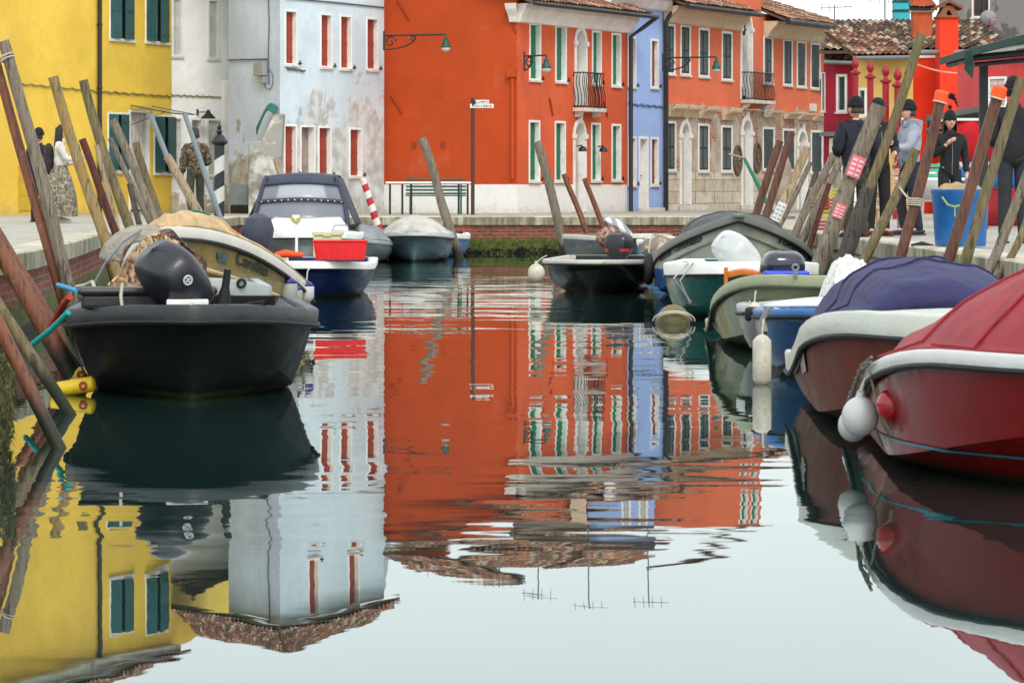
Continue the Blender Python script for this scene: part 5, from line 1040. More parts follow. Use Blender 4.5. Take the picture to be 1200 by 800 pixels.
    if not skirt:
        verts=[V(0,0,1.02)]; edges=[]; rad=[(.13*s,.105*s)]
        for nm in 'lr':
            hp,kn,an=J[nm][3:6]; b=len(verts); verts+=[hp,kn,an+V(0,.0,-.05)]; rad+=[.1*s,.08*s,.066*s]; edges+=[(0,b),(b,b+1),(b+1,b+2)]
        mb=MB(); vs,fs=skin(verts,edges,rad); mb.add(vs,fs); mb.build('trousers',tm or canvas('trousers_%s'%label[:14],tc,.9,.6),root,world=False,smooth=True,ang=180)
    else:
        mb=MB(); mb.grid(lambda i,j:V((.14+.23*math.sin(min(1,(1-j)*1.25)*1.57)+.012*math.sin(i*75)*(1-j))*math.cos(i*6.2832),(.12+.20*math.sin(min(1,(1-j)*1.2)*1.57)+.012*math.sin(i*75+1)*(1-j))*math.sin(i*6.2832),.12+.95*j),60,12); mb.build('skirt',skirt,root,world=False,smooth=True,ang=180)
    mb=MB()
    for nm in 'lr':
        an,to=J[nm][5:7]; 
        mb.tube([an+V(0,.07,-.04),an+V(0,.02,-.035),to+V(0,.04,0),to+V(0,-.04,-.01)],[.03*s,.048*s,.045*s,.028*s],12,flat=.75); mb.box(an+V(0,-.06,-.078),(.085*s,.28*s,.024*s))
    mb.build('shoes',pm('shoe_%d_%d_%d'%shoe,shoe,.6,.1),root,world=False,smooth=True)
    hm=pm('hair_%d'%hair[0],hair,.6,.3,12,.6,60)
    mb=MB(); mb.grid(lambda i,j:head+Rt@V(.086*math.cos((j)*1.75-.18)*math.sin(i*6.2832),-.100*math.cos(j*1.75-.18)*math.cos(i*6.2832)+.014,.128*math.sin(j*1.75-.18)+.014+(-.05*(1-j) if math.cos(i*6.2832)<.2 else .05*(1-j))),28,9)
    if hairlong: mb.grid(lambda i,j:head+Rt@V((.095+.02*math.sin(j*3))*math.sin((i-.5)*4.2),.02+.085*math.cos((i-.5)*4.2)+.03*j,.08-.34*j+.008*math.sin(i*40)),24,8)
    if beard: mb.grid(lambda i,j:head+Rt@V(.07*math.sin((i-.5)*2.6),-.09*math.cos((i-.5)*2.2)-.006,-.035-.07*j),12,4)
    mb.build('hair',hm,body,world=False,smooth=True,ang=180,solid=.008*s)
    if hat:
        km=pm('knit_%d_%d'%(hat[1][0],hat[1][1]),hat[1],.9,.2,12,.6,50)
        mb=MB(); tall={'beanie':.16,'cap':.135,'bobble':.165}[hat[0]]
        mb.grid(lambda i,j:head+Rt@V(.093*math.cos(j*1.5708)*math.sin(i*6.2832),-.112*math.cos(j*1.5708)*math.cos(i*6.2832)+.01,.03+tall*math.sin(j*1.5708)*(1-.1*j)-.0+(.03 if j<.01 and False else 0)),26,9)
        if hat[0]!='cap': mb.grid(lambda i,j:head+Rt@V(.099*math.sin(i*6.2832),-.118*math.cos(i*6.2832)+.01,.02+.055*j),26,2)
        if hat[0]=='bobble': mb.ball(head+Rt@V(0,.01,.215),.035*s,12)
        if hat[0]=='cap': mb.grid(lambda i,j:head+Rt@V(.075*(2*i-1)*(1-.15*j),-.1-.08*j*math.cos((2*i-1)*1.1),.045-.012*j),8,3)
        mb.build('beanie' if hat[0]!='cap' else 'cap',km,body,world=False,smooth=True,ang=180,solid=.006*s)
    if hood: mb=MB(); mb.grid(lambda i,j:nk+V(.13*math.sin((i-.5)*4.6)*(1-.2*j),.0+.13*math.cos((i-.5)*4.6)*(1-.1*j)+.02,.08-.16*j+.02*math.sin(i*9)),16,6); mb.build('hood',hood,root,world=False,smooth=True,ang=180,solid=.03*s)
    if pack: mb=MB(); mb.lathe([(.02,0),(.14,.02),(.16,.2),(.15,.38),(.06,.46),(.01,.47)],V(0,.2-L,.98),14,1,.6); o=mb.build('backpack',pack,root,world=False,smooth=True)
    return root
PI=math.pi
snow=camo('grey_patterned_skirt',[(112,106,90),(86,80,66),(150,144,130),(120,98,50)],9)
person(gnd(70,61),R(98),1.72,'woman with long dark hair, white jumper and long patterned skirt before the yellow house',(206,202,196),(90,86,80),(206,200,198),(30,20,20),arms={'l':'front','r':'bent'},hairlong=True,skirt=snow,headturn=R(10),pack=canvas('black_pink_pack',(26,24,28),.7,.4,(200,30,70)))
person(gnd(45,63),R(150),1.68,'person in black coat and black beanie behind the long-haired woman',(24,24,28),(26,26,30),hat=('beanie',(22,22,24)),bulk=1.15)
person(gnd(229,66.5),R(195),1.76,'man in camouflage jacket and olive trousers walking away by the white house',(70,60,46),(60,62,48),hair=(34,30,28),jm=camo('brown_camo',[(70,56,40),(36,36,32),(128,104,78),(52,62,40)],10),legs={'l':((-.11,-.12,.5),(-.13,-.08,.09)),'r':((.11,0,.5),(.1,.14,.12))},arms={'r':'down','l':'bent'},bulk=1.2)
person(gnd(1003,42.5),R(200),1.70,'heavy man in navy jacket, camouflage trousers and black beanie, back to the canal',(24,26,40),(60,64,50),shoe=(70,40,38),hair=(60,50,40),hat=('beanie',(20,18,20)),tm=camo('dark_green_camo',[(52,56,40),(34,36,30),(70,72,50),(40,40,34)],9),arms={'l':'pocket','r':'bent'},bulk=1.25,headturn=R(20))
person(gnd(1028,43.8),R(20),1.73,'man in black cap and black clothes facing the canal behind the notice pile',(26,26,30),(22,22,24),shoe=(84,38,36),hair=(96,84,70),hat=('cap',(22,22,24)),beard=True,arms={'l':'front','r':'bent'})
hoodm=canvas('grey_hoodie',(150,156,170),.9,.7)
person(gnd(1066,44.6),R(-75),1.71,'man in pale grey hoodie and black beanie, seen in profile with bent arm',(150,156,170),(34,36,48),shoe=(40,42,56),hair=(60,40,30),hat=('beanie',(20,18,24)),jm=hoodm,hood=hoodm,arms={'l':'pocket','r':'front'},bulk=1.1,legs={'l':((-.1,-.1,.5),(-.1,-.02,.09)),'r':((.1,.02,.5),(.1,.1,.09))})
person(gnd(1113,45.8),R(8),1.60,'dark-haired woman in quilted black jacket and bobble hat, hand at her collar',(22,22,24),(28,28,32),hair=(38,26,24),hairlong=True,hat=('bobble',(18,18,20)),arms={'l':'chest','r':'down'},bulk=.98)
person(gnd(1188,38.2),R(185),1.80,'person all in black cut off by the right edge behind the leaning piles',(24,24,30),(40,42,48),hat=('beanie',(22,22,26)),arms={'l':'bent','r':'bent'},bulk=1.2)
# ================================================================ BOATS
class Boat:
    """bow at local y=0 pointing to -Y, stern at y=L, waterline z=0"""
    def __init__(s,name,label,cat,px,d,L,B,zb,zs,m=1.0,yaw=0,hull=None,gun=None,fb=.45,pa=2.4,pb=1.6,rake=.35,cw=.86,zcm=.05,zcb=.5,band=.075,group='boats moored along the canal',strip=None,inner=None,X=None,depth=.25,trim=0,floor=.22,flare=.03,st=.1,qz=None):
        s.L,s.B,s.zb,s.zs,s.m,s.fb,s.pa,s.pb,s.rake,s.cw,s.zcm,s.zcb,s.band,s.flare,s.st,s.qz=L,B,zb,zs,m,fb,pa,pb,rake,cw,zcm,zcb,band,flare,st,qz
        s.root=thing(name,label,cat,(((px-600)/F*d) if X is None else X,d,0),yaw,group); s.hull=hull; s.gun=gun or M_white; s.inner=inner or pm('inside_grey',(168,168,164),.6,.12)
        ss=[(i/14)**1.7*fb for i in range(15)]+[fb+(1-fb)*(i+1)/8 for i in range(8)]; s.ss=ss
        S2=[(-1,q) for q in ss[::-1]]+[(1,q) for q in ss[1:]]
        rows=[]
        for v in (0,.25,.5,.75,1.0): rows.append([s.side(q,v,sg) for sg,q in S2])
        keel=[s.keel(q) for sg,q in S2]
        mb=MB(); n=len(S2); vs=[p for r in rows for p in r]+keel; fs=[(r*n+i,r*n+i+1,(r+1)*n+i+1,(r+1)*n+i) for r in range(5) for i in range(n-1)]
        mb.add(vs,fs); o0=[r*n for r in range(6)]; mb.add([vs[i] for i in o0]+[vs[i+n-1] for i in o0[::-1]],[tuple(range(12))])
        s.o=mb.build('hull',hull,s.root,world=False,smooth=True,ang=28)
        # gunwale
        mb=MB(); R_=[]
        for sg,q in S2:
            p=s.side(q,0,sg); c=s.out(q,sg); hb=s.band
            R_.append([p+c*.022+Vector((0,0,-hb)),p+c*.03+Vector((0,0,-.012)),p+c*.018+Vector((0,0,.004)),p-c*.06+Vector((0,0,.006)),p-c*.075+Vector((0,0,-.02)),p-c*.075+Vector((0,0,-hb)),p+c*.0+Vector((0,0,-hb))])
        # close across the transom
        a,b=R_[-1],R_[0]
        for k in (1,2,3):
            R_.append([x.lerp(y,k/3)+Vector((0,.02 if k<3 else 0,0)) for x,y in zip(a,b)])
        K=7; mb.add([p for r in R_ for p in r],[(i*K+j,(i+1)*K+j,(i+1)*K+(j+1)%K,i*K+(j+1)%K) for i in range(len(R_)-1) for j in range(K)])
        s.g=mb.build('gunwale',s.gun,s.root,world=False,smooth=True,ang=50)
        if strip:
            mb=MB(); mb.tube([s.side(q,0,sg)+s.out(q,sg)*.026+Vector((0,0,-s.band-.01)) for sg,q in S2],.017,6); mb.build('rubbing_strip',strip,s.root,world=False,smooth=True)
        if floor is not None:
            mb=MB(); inn=[]; 
            for sg,q in S2:
                if q<.16: continue
                p=s.side(q,0,sg); inn.append((p-Vector((p.x,0,0))*.12+Vector((0,.03 if q<.3 else 0,-.01)),Vector((p.x*.62,p.y+.12,max(p.z-.3,.14)))))
            n2=len(inn); mb.add([a for a,b in inn]+[b for a,b in inn],[(i,i+1,n2+i+1,n2+i) for i in range(n2-1)]+[(0,n2,2*n2-1,n2-1)] )
            h=n2//2
            for i in range(h-1+n2%2*0): mb.add([inn[i][1],inn[i+1][1],inn[n2-2-i][1],inn[n2-1-i][1]],[(0,1,2,3)])
            mb.build('inside_lining',s.inner,s.root,world=False)
    def half(s,q):
        x=max(0,1-q/s.fb) if q<s.fb else 0; b=(1-x**s.pa)**(1/s.pb); return b*(1 if q<s.fb else 1-s.st*(q-s.fb)/(1-s.fb))
    def rimz(s,q):
        if s.qz:
            t_=min(1,max(0,(q-s.qz[0])/(s.qz[1]-s.qz[0]))); return s.zb+(s.zs-s.zb)*(t_*t_*(3-2*t_) if len(s.qz)<3 else t_**s.qz[2])
        r=min(1,s.half(q)) if q<s.fb else 1; return s.zs+(s.zb-s.zs)*(1-r**s.m) if s.m>0 else s.zs
    def side(s,q,v,sg):
        b=s.half(q); x0=b*s.B/2; y0=q*s.L; z0=s.rimz(q)
        bc=b*s.cw if q>=.0 else 0; x1=bc*s.B/2; y1=s.rake*.6+q*(s.L-s.rake*.6); r=max(0,1-q/(s.fb*1.1)); z1=s.zcm+(s.zb*s.zcb-s.zcm)*r**1.5
        fl=s.flare*math.sin(v*math.pi)
        w=v; return Vector((sg*(x0+(x1-x0)*w**1.4+fl*min(1,b*2)),y0+(y1-y0)*w,z0+(z1-z0)*v))
    def keel(s,q):
        r=max(0,1-q/(s.fb*.8)); return Vector((0,s.rake*.6+.16*(1-q)+q*(s.L-s.rake*.6-.0),-.24+.2*r**1.6))
    def out(s,q,sg):
        if q<=0: return Vector((0,-1,0))
        a=s.side(max(0,q-.01),0,sg); b=s.side(min(1,q+.01),0,sg); t_=(b-a); t_.z=0; t_.normalize(); n=Vector((t_.y,-t_.x,0)); 
        if n.x*sg<0: n=-n
        return n
    def P(s,q,v,sg,off=0): return s.side(q,v,sg)+s.out(q,sg)*off
    def W(s,p): return s.root.matrix_basis@Vector(p)
    def foredeck(s,q1,mat,z=-.03,crown=.05,name='foredeck'):
        mb=MB(); mb.grid(lambda i,j:(lambda a:Vector((a.x*(2*i-1)*.93 if True else 0,a.y+.04,s.rimz(max(.004,q1*j))+z+crown*(1-(2*i-1)**2)*j)))(s.side(max(.004,q1*j),0,1)),12,10); return mb.build(name,mat,s.root,world=False,smooth=True,solid=.015)
    def cover(s,q0,q1,Hc,mat,pw=2.0,px=.6,endf=.35,name='canvas_cover',over=.03,xshift=0,peak=.5,cw=1.0,follow=False,xo=0,zo=0):
        """hooped canvas over rim from q0 to q1; Hc crown height"""
        def fn(i,j):
            q=q0+(q1-q0)*j; a=s.side(q,0,1); u=2*i-1
            tq=abs(j-peak)/(peak if j<peak else 1-peak); e=max(0,1-tq**pw)**(endf if j<.5 else endf*1.0)
            cr=max(0,1-abs(u)**2.2)**px
            rz_=s.rimz(q)
            if s.qz and not follow and abs(u)>.86: w_=(abs(u)-.86)/.14; sg_=1 if u>0 else -1; x=sg_*a.x*(cw+(1-cw)*w_)+xo*(1-w_); z=(s.zb+zo-.02)*(1-w_)+rz_*w_+.014
            elif s.qz and not follow: u/=.86; cr=max(0,1-abs(u)**2.2)**px; x=a.x*u*cw+xo; z=s.zb+zo-.006+Hc*cr*e+.010*math.sin(u*9+j*7)*cr
            else: x=a.x*u*cw*(1+over*(1 if abs(u)>.9 else 0)); z=rz_+.012+Hc*cr*e+.012*math.sin(u*9+j*7)*cr
            q_=a.y; z+=(.022*mnoise.noise(Vector((x*3.1,q_*2.3,s.L)))+.010*mnoise.noise(Vector((x*11,q_*7,2)))-.008*abs(math.sin(q_*5+x*3)))*min(1,cr*2.5)
            return Vector((x+xshift*cr,q_,z))
        for jj in (.3,.62):
            sm=MB(); sm.tube([fn(i/30,jj)+Vector((0,0,.012)) for i in range(31)],.008,5,cap=False); sm.build('cover_seam',mat,s.root,world=False,smooth=True)
        mb=MB(); mb.grid(fn,60,36); return mb.build(name,mat,s.root,world=False,smooth=True,ang=180,solid=.012)
    def text(s,tx,qa,qb,sg,v0,v1,mat,shear=.3,rev=None,bold=.01):
        vs,fs=textmesh(tx,1,shear,bold=bold); x0=min(v.x for v in vs); x1=max(v.x for v in vs); y1=max(v.y for v in vs); y0=min(v.y for v in vs); out=[]
        for v in vs:
            k=(v.x-x0)/(x1-x0); q=qa+(qb-qa)*k; vv=v0+(v1-v0)*(1-(v.y-y0)/(y1-y0)); out.append(s.P(q,vv,sg,.012))
        mb=MB(); mb.add(out,fs); return mb.build('lettering',mat,s.root,world=False)
    def rope(s,pts,r=.012,mat=None,name='mooring_line'):
        mb=MB(); mb.tube(pts,r,6); return mb.build(name,mat or M_rope,s.root,world=False,smooth=True)
def outboard(bt,loc,sc,rot,mat,emblem=None,leg=True,band=None,low=None,name='outboard_motor',wd=1,stripe=None):
    """cowling with squarish rounded section, mid leg, skeg and propeller. loc local to boat"""
    e=bpy.data.objects.new(name,None); C.objects.link(e); e.parent=bt.root; e.location=loc; e.rotation_euler=rot; e.scale=(sc,sc,sc)
    def cw(i,j):
        j=min(1,max(0,j))
        a=i*2*math.pi; z=.62*j; 
        rr=(.72+.45*math.sin(min(1,j*2)*math.pi/2)) if j<.5 else (1.17*(max(0,1-((j-.5)/.5)**3.6))**.42); 
        ca,sa=math.cos(a),math.sin(a); ex=.62; x=.165*wd*rr*abs(ca)**ex*(1 if ca>0 else -1); y=.27*rr*abs(sa)**ex*(1 if sa>0 else -1); 
        if y>0: y*=.82+.05*j
        return Vector((x,y+.04*(1-j),z+.02*(1-abs(sa))*j))
    mb=MB(); mb.grid(cw,32,20); c=mb.build('cowling',mat,e,world=False,smooth=True,ang=180)
    mb=MB(); mb.tube([cw(i/28,.19)*1.0+Vector((0,0,-.0)) for i in range(29)],.01,6); mb.build('cowling_seam',band or M_rubber,e,world=False,smooth=True)
    if emblem: mb=MB(); mb.torus((0,-.325,.42),.032,.007,'Y',20,6); mb.box((0,-.325,.42),(.01,.012,.05)); mb.box((0,-.325,.42),(.045,.012,.01)); mb.build('emblem',emblem,e,world=False)
    if stripe:
        mb=MB()
        for i0,i1 in ((.02,.2),(.3,.48),(.52,.7),(.8,.98)):
            mb=MB(); mb.grid(lambda a,b:cw(i0+(i1-i0)*a,.28+.1*b)*1.012,10,2); mb.build('decal_stripe',stripe,e,world=False,smooth=True)
        pass
    if leg:
        mb=MB(); mb.box((0,.0,-.1),(.2,.3,.2)); mb.box((0,.04,-.42),(.09,.2,.5)); mb.box((0,-.0,-.66),(.2,.3,.02)); mb.tube([(0,-.16,-.8),(0,-.05,-.8),(0,.2,-.8)],[.02,.055,.05],12); mb.prism([(-.01,-.08,-.84),(-.01,.12,-.84),(-.01,.14,-1.0)],(.02,0,0)); l=mb.build('motor_leg',low or mat,e,world=False,bevel=.02)
        mb=MB()
        for k in range(3):
            a=k*2.094; mb.add([Vector((0,.22,-.8)),Vector((.13*math.cos(a-.4),.21,-.8+.13*math.sin(a-.4))),Vector((.15*math.cos(a),.23,-.8+.15*math.sin(a))),Vector((.13*math.cos(a+.4),.25,-.8+.13*math.sin(a+.4)))],[(0,1,2,3)])
        mb.build('propeller',M_black,e,world=False,solid=.008)
    return e
def ballfender(p,r,label,mat=None,grp='fenders hanging from the boats',lan=(.04,.12)):
    t=thing('ball_fender',label,'fender',p,0,grp); mb=MB(); mb.ball(p,r,24,(1,1,1.08)); mb.build('float_body',mat or M_fender,t,smooth=True,ang=180); mb=MB(); mb.lathe([(r*.25,r*1.0),(r*.2,r*1.25),(r*.1,r*1.3)],p,12); mb.torus(p+Vector((0,0,r*1.25)),r*.14,r*.05,'Y'); mb.build('neck',mat or M_fender,t,smooth=True); mb=MB(); mb.tube([p+Vector((0,0,r*1.2)),p+Vector((lan[0]*.5,lan[1]*.4,r*1.7)),p+Vector((lan[0],lan[1],r*2.0))],.008,6); mb.build('lanyard',M_rope,t); return t
def sausage(p,r,h,label,mat=None,tip=None,rot=0,grp='fenders hanging from the boats'):
    t=thing('cylinder_fender',label,'fender',p,0,grp); pr=[(r*.15,-h/2-r*.35),(r*.3,-h/2-r*.3),(r*.6,-h/2-r*.15),(r,-h/2+r*.35),(r*1.02,0),(r,h/2-r*.35),(r*.6,h/2+r*.15),(r*.3,h/2+r*.3),(r*.15,h/2+r*.35)]
    mb=MB(); mb.lathe(pr,p,20); mb.m=0; o=mb.build('float_body',mat or M_fender,t,smooth=True,ang=180)
    if tip: mb=MB(); mb.lathe([(a*1.02,b) for a,b in pr[4:]][1:],p+Vector((0,0,.003)),20); mb.build('coloured_end',tip,t,smooth=True,ang=180)
    mb=MB(); mb.tube([p+Vector((0,0,h/2)),p+Vector((.01,.03,h/2+r*1.6)),p+Vector((.02,.1,h/2+r*1.9))],.007,6); mb.build('lanyard',M_rope,t); return t
BG='boats moored along the left bank'; RG='boats moored along the right bank'
K=F
# --- 1 black boat, near left
m_blk=hullm('black_poly_hull',(15,19,20),.5,spec=.2,scuff=(60,66,64),amt=.2,coat=0); g_blk=pm('grey_black_gunwale',(42,46,49),.45,.2,4,.15,c2=(120,122,120),p=(.6,.7))
b1=Boat('black_boat','wide black plastic workboat, nearest on the left bank, with big dark outboard','boat',225,22.6,4.4,1.73,.65,.575,m=3,yaw=R(5.3),hull=m_blk,gun=g_blk,fb=.36,pa=2.2,pb=1.4,rake=.3,cw=.82,zcm=.02,zcb=.62,band=.10,group=BG,strip=M_rubber,inner=pm('inside_dark',(70,76,76),.6,.2),flare=.0)
b1.foredeck(.12,g_blk,-.02,.01)
mb=MB(); mb.box((-.3,.75,.73),(.95,.36,.05)); mb.box((-.3,.75,.66),(.9,.3,.1)); mb.build('thwart',pm('black_thwart',(38,40,42),.5,.2),b1.root,world=False,bevel=.03)
outboard(b1,(.04,.62,.58),.93,(R(14),R(-40),R(18)),pm('navy_black_cowling',(26,29,38),.45,.12,2,.03,coat=.1),emblem=pm('emblem_silver',(200,204,206),.3),leg=False)
mb=MB(); mb.tube([(.20,.5,.6),(.215,.5,.68),(.225,.49,.76)],[.06,.05,.028],10); mb.tube([(.225,.49,.76),(.24,.48,.88)],[.028,.024],12); mb.build('tiller_handle',M_rubber,b1.root,world=False,smooth=True)
mb=MB(); mb.box((-.03,.25,.665),(.28,.12,.04)); mb.build('bow_cleat_pad',M_white,b1.root,world=False,bevel=.01)
mb=MB(); mb.grid(lambda i,j:Vector((.2+.2*(i-.5)*2*(1-.12*j),.45-.14*math.cos((i-.5)*2.6)*1,.54+.1*j)),14,3); mb.build('motor_tray',pm('pale_grey_plastic',(150,156,156),.45,.1),b1.root,world=False,smooth=True,solid=.02)
b1.rope([(-.02,.12,.64),(.0,.05,.66),(-.02,-.01,.63)])
b1.rope([(-.47,.6,.78),(-.48,.55,.70),(-.47,.52,.62)],.012,name='thwart_lashing')
mb=MB(); mb.tube([(.3,.45,.62),(.42,.3,.63),(.5,.35,.66),(.38,.5,.64),(.28,.62,.6)],.018,8); mb.build('fuel_hose',M_rubber,b1.root,world=False,smooth=True)
# grey boat behind the black one (rounded grey end)
m_gr=hullm('grey_green_hull',(110,118,116),.4,amt=.25)
b1b=Boat('grey_dinghy','small grey-green dinghy tucked between the black boat and the tan-covered boat','boat',222,27.6,3.0,1.3,.70,.62,m=3,yaw=R(5.3),hull=m_gr,gun=pm('grey_gunwale',(156,164,162),.45,.1,3,.1),fb=.22,pa=3,pb=2.5,rake=.2,cw=.86,band=.13,group=BG,strip=M_rubber,zcb=.6)
b1b.foredeck(.25,b1b.gun,-.01,.03)
mb=MB()
for x_ in(-.52,.42): mb.torus((x_,.03,.66),.03,.012,'Y')
mb.build('drain_ring',M_rubber,b1b.root,world=False)
# camouflage tarp + hoop
cm1=camo('desert_camo',[(150,118,84),(196,168,134),(96,66,44),(172,146,110)],9)
mb=MB(); mb.grid(lambda i,j:at(100+95*i+14*math.sin(j*2),0,1)*0+Vector((((118+90*i+8*j*(1-i))-600)/F*26.2,26.2+.1*math.sin(i*7),zof(352-62*min(1,i*1.1+.3)*(j)-16*j*math.sin(i*2.6)+1.5*math.sin(i*15+j*6),26.2))),24,12); o=mb.build('camouflage_tarp',cm1,None,smooth=True,solid=.02); tag(o,'tan camouflage tarp spread over the front of the grey dinghy','tarp')
cm2=canvas('pale_crumpled_cover',(150,142,128),.8,1,(100,92,76),8)
mb=MB(); mb.grid(lambda i,j:(lambda a:Vector(((158+44*math.cos(a)*(.35+.65*math.sin(j*1.57))+ 8*i -600)/F*27.4+.02*mnoise.noise(Vector((i*8,j*8,0))),27.4-.35*math.cos(j*1.57)+.35,zof(306-40*math.sin(a)*(.55+.45*math.sin(j*1.57))+3*mnoise.noise(Vector((i*6,j*5,3))),27.4))))(math.pi*(1-i)),26,10); o=mb.build('crumpled_boat_hood',cm2,None,smooth=True,solid=.015); tag(o,'crumpled pale grey boat hood bunched above the camouflage tarp','boat hood')
cm3=camo('dark_camo',[(92,62,48),(54,42,36),(128,92,74),(70,50,40)],8)
mb=MB(); mb.grid(lambda i,j:Vector(((178+64*i-600)/F*27.6,27.6+.06*math.sin(i*9+j*4),zof((274-6*math.sin(i*3.14)+38*i*i)+(4+32*i)*j+1.5*math.sin(i*12+j*5),27.6))),22,8); o=mb.build('brown_camouflage_cloth',cm3,None,smooth=True,solid=.03); tag(o,'dark brown camouflage cloth hanging beside the outboard motor','cloth')
mb=MB(); p_=[at(104,352,27),at(112,330,27),at(125,306,27),at(143,284,27.2),at(165,270,27.4)]; mb.tube(p_,.012,8); o=mb.build('hood_frame',M_zinc,None,smooth=True); tag(o,'bent metal hoop holding up the crumpled pale hood','hoop')
# --- 2 beige boat with tan cover
m_be=hullm('beige_hull',(136,114,56),.3,scuff=(190,180,150),amt=.25); 
b2=Boat('tan_covered_boat','beige speedboat with tan canvas cover and name in black script','boat',205,29,5.0,1.8,1.1,.3,qz=(0,1.3),X=-2.9,st=0,hull=m_be,gun=pm('cream_gunwale',(206,204,192),.35,.06,3,.05),fb=.95,pa=1.6,pb=1.02,rake=.5,cw=.84,band=.095,group=BG,strip=M_rubber,floor=None,zcb=.55)
b2.cover(.05,.96,.2,canvas('tan_canvas',(190,160,118),.85,.5,(150,120,80)),px=.75,endf=.5,peak=.35,follow=True)
b2.text('Carolina',.30,.50,1,.20,.40,M_rubber,.35,bold=.02)
mb=MB(); mb.tube([b2.P(q,.62,1,.02) for q in [.12+.8*i/12 for i in range(13)]],.022,8); mb.build('spray_rail',pm('beige_trim',(196,172,126),.5,.1),b2.root,world=False,smooth=True)
mb=MB(); mb.grid(lambda i,j:b2.P(.2+.05*i,.30+.13*j,1,.012),6,3); mb.build('oval_badge',pm('badge_blue',(70,96,104),.3,.2),b2.root,world=False)
fblue=pm('fender_navy',(40,42,120),.4,.08); fw2=pm('fender_white',(186,188,186),.4,.06)
sausage(at(338,341,32.3),.085,.2,'grey fender with navy top hanging at the right end of the tan-covered boat',pm('fender_grey',(150,154,146),.45,.1),fblue)
sausage(at(347,346,32.6),.06,.14,'small navy and grey fender between two larger ones on the tan-covered boat',pm('fender_grey',(150,154,146)),fblue)
sausage(at(359,342,33.2),.075,.16,'white fender with navy end at the tip of the tan-covered boat',fw2,fblue)
# dark motor of that row
mt=pm('grey_motor_cover',(62,64,80),.7,.15,3,.3)
mb=MB(); c_=at(303,268,48); mb.lathe([(.1,-.32),(.19,-.2),(.22,0),(.17,.15),(.07,.21),(.01,.22)],c_,20,1,1.3); mb.tube([c_+Vector((-.1,0,.1)),c_+Vector((-.22,0,.0)),c_+Vector((-.24,0,-.35))],.03,8); o=mb.build('covered_outboard_motor',mt,None,smooth=True); tag(o,'outboard motor under a navy-grey cover left of the cabin boat','outboard motor')
mb=MB(); 
for i in range(1): mb.grid(lambda i,j:at(188+60*i,264-18*math.sin(i*2.4)*(1)+10*j,50+.5*j),16,4)
o=mb.build('teal_boat_cover',canvas('teal_cover',(26,128,104),.6,.7,(20,34,52)),None,smooth=True,solid=.02); tag(o,'teal and navy folded boat cover behind the tan canvas','boat cover')
# --- 4 blue and white boat with red crate
m_bl=hullm('royal_blue_hull',(12,38,88),.35,scuff=(130,160,180),amt=.15,coat=.1)
b4=Boat('blue_work_boat','blue-hulled white-rimmed boat with a red fish crate on its bow','boat',362,43.6,4.6,1.5,.50,.46,m=3,hull=m_bl,gun=M_white,fb=.4,pa=2.6,pb=2.0,rake=.5,cw=.8,zcb=.7,band=.09,group=BG,strip=None); b4.foredeck(.35,M_white,-.02,.03)
def bin_(x,y,z,s,mat,name,label,cat,rz=0,rim=True):
    t=thing(name,label,cat,(x,y,z),rz); w,d,h=s; mb=MB(); T=.012
    q=[(-w/2*.9,-d/2*.9),(w/2*.9,-d/2*.9),(w/2*.9,d/2*.9),(-w/2*.9,d/2*.9)]; p=[(-w/2,-d/2),(w/2,-d/2),(w/2,d/2),(-w/2,d/2)]
    vs=[(a,b,0) for a,b in q]+[(a,b,h) for a,b in p]; mb.add(vs,[(0,1,2,3)]+[(i,(i+1)%4,(i+1)%4+4,i+4) for i in range(4)]); mb.build('crate_shell',mat,t,world=False,solid=T)
    mb=MB(); 
    for i in range(4): a=Vector((*p[i],h)); b=Vector((*p[(i+1)%4],h)); mb.tube([a,b],.014,6)
    for i in range(7): x_=-w/2+w*(i+.5)/7; mb.box((x_*.96,-d/2*.95-.006,h*.5),(.012,.02,h*.8))
    mb.build('crate_ribs',mat,t,world=False); return t
q=b4.W((.15,.55,0)); zc_=.52
bin_(*at(399,301,43.8).xy,zc_,(.68,.42,.24),pm('fish_crate_red',(222,24,26),.4,.08,4,.05),'fish_crate','bright red plastic fish crate on the bow of the blue boat','crate')
t=thing('storage_box','cream plastic box with lid behind the red fish crate','box',(*at(384,286,44.6).xy,.56)); mb=MB(); p_=at(384,286,44.6); mb.box((p_.x,p_.y,.68),(.36,.3,.28)); mb.build('box_body',pm('cream_plastic',(196,190,160),.5,.06),t,bevel=.02); mb=MB(); mb.box((p_.x,p_.y,.845),(.40,.34,.05)); mb.box((p_.x,p_.y-.17,.83),(.1,.02,.05)); mb.build('lid',pm('cream_lid',(190,192,150),.5,.06),t,bevel=.012)
p_=at(339,299,43); mb=MB(); mb.tube([p_+Vector((-.17,0,0)),p_+Vector((-.05,-.03,.02)),p_+Vector((.17,0,0))],[.04,.055,.03],10); o=mb.build('rolled_orange_cloth',pm('orange_cloth',(236,84,28),.8),None,smooth=True); tag(o,'rolled orange cloth beside the red fish crate','cloth')
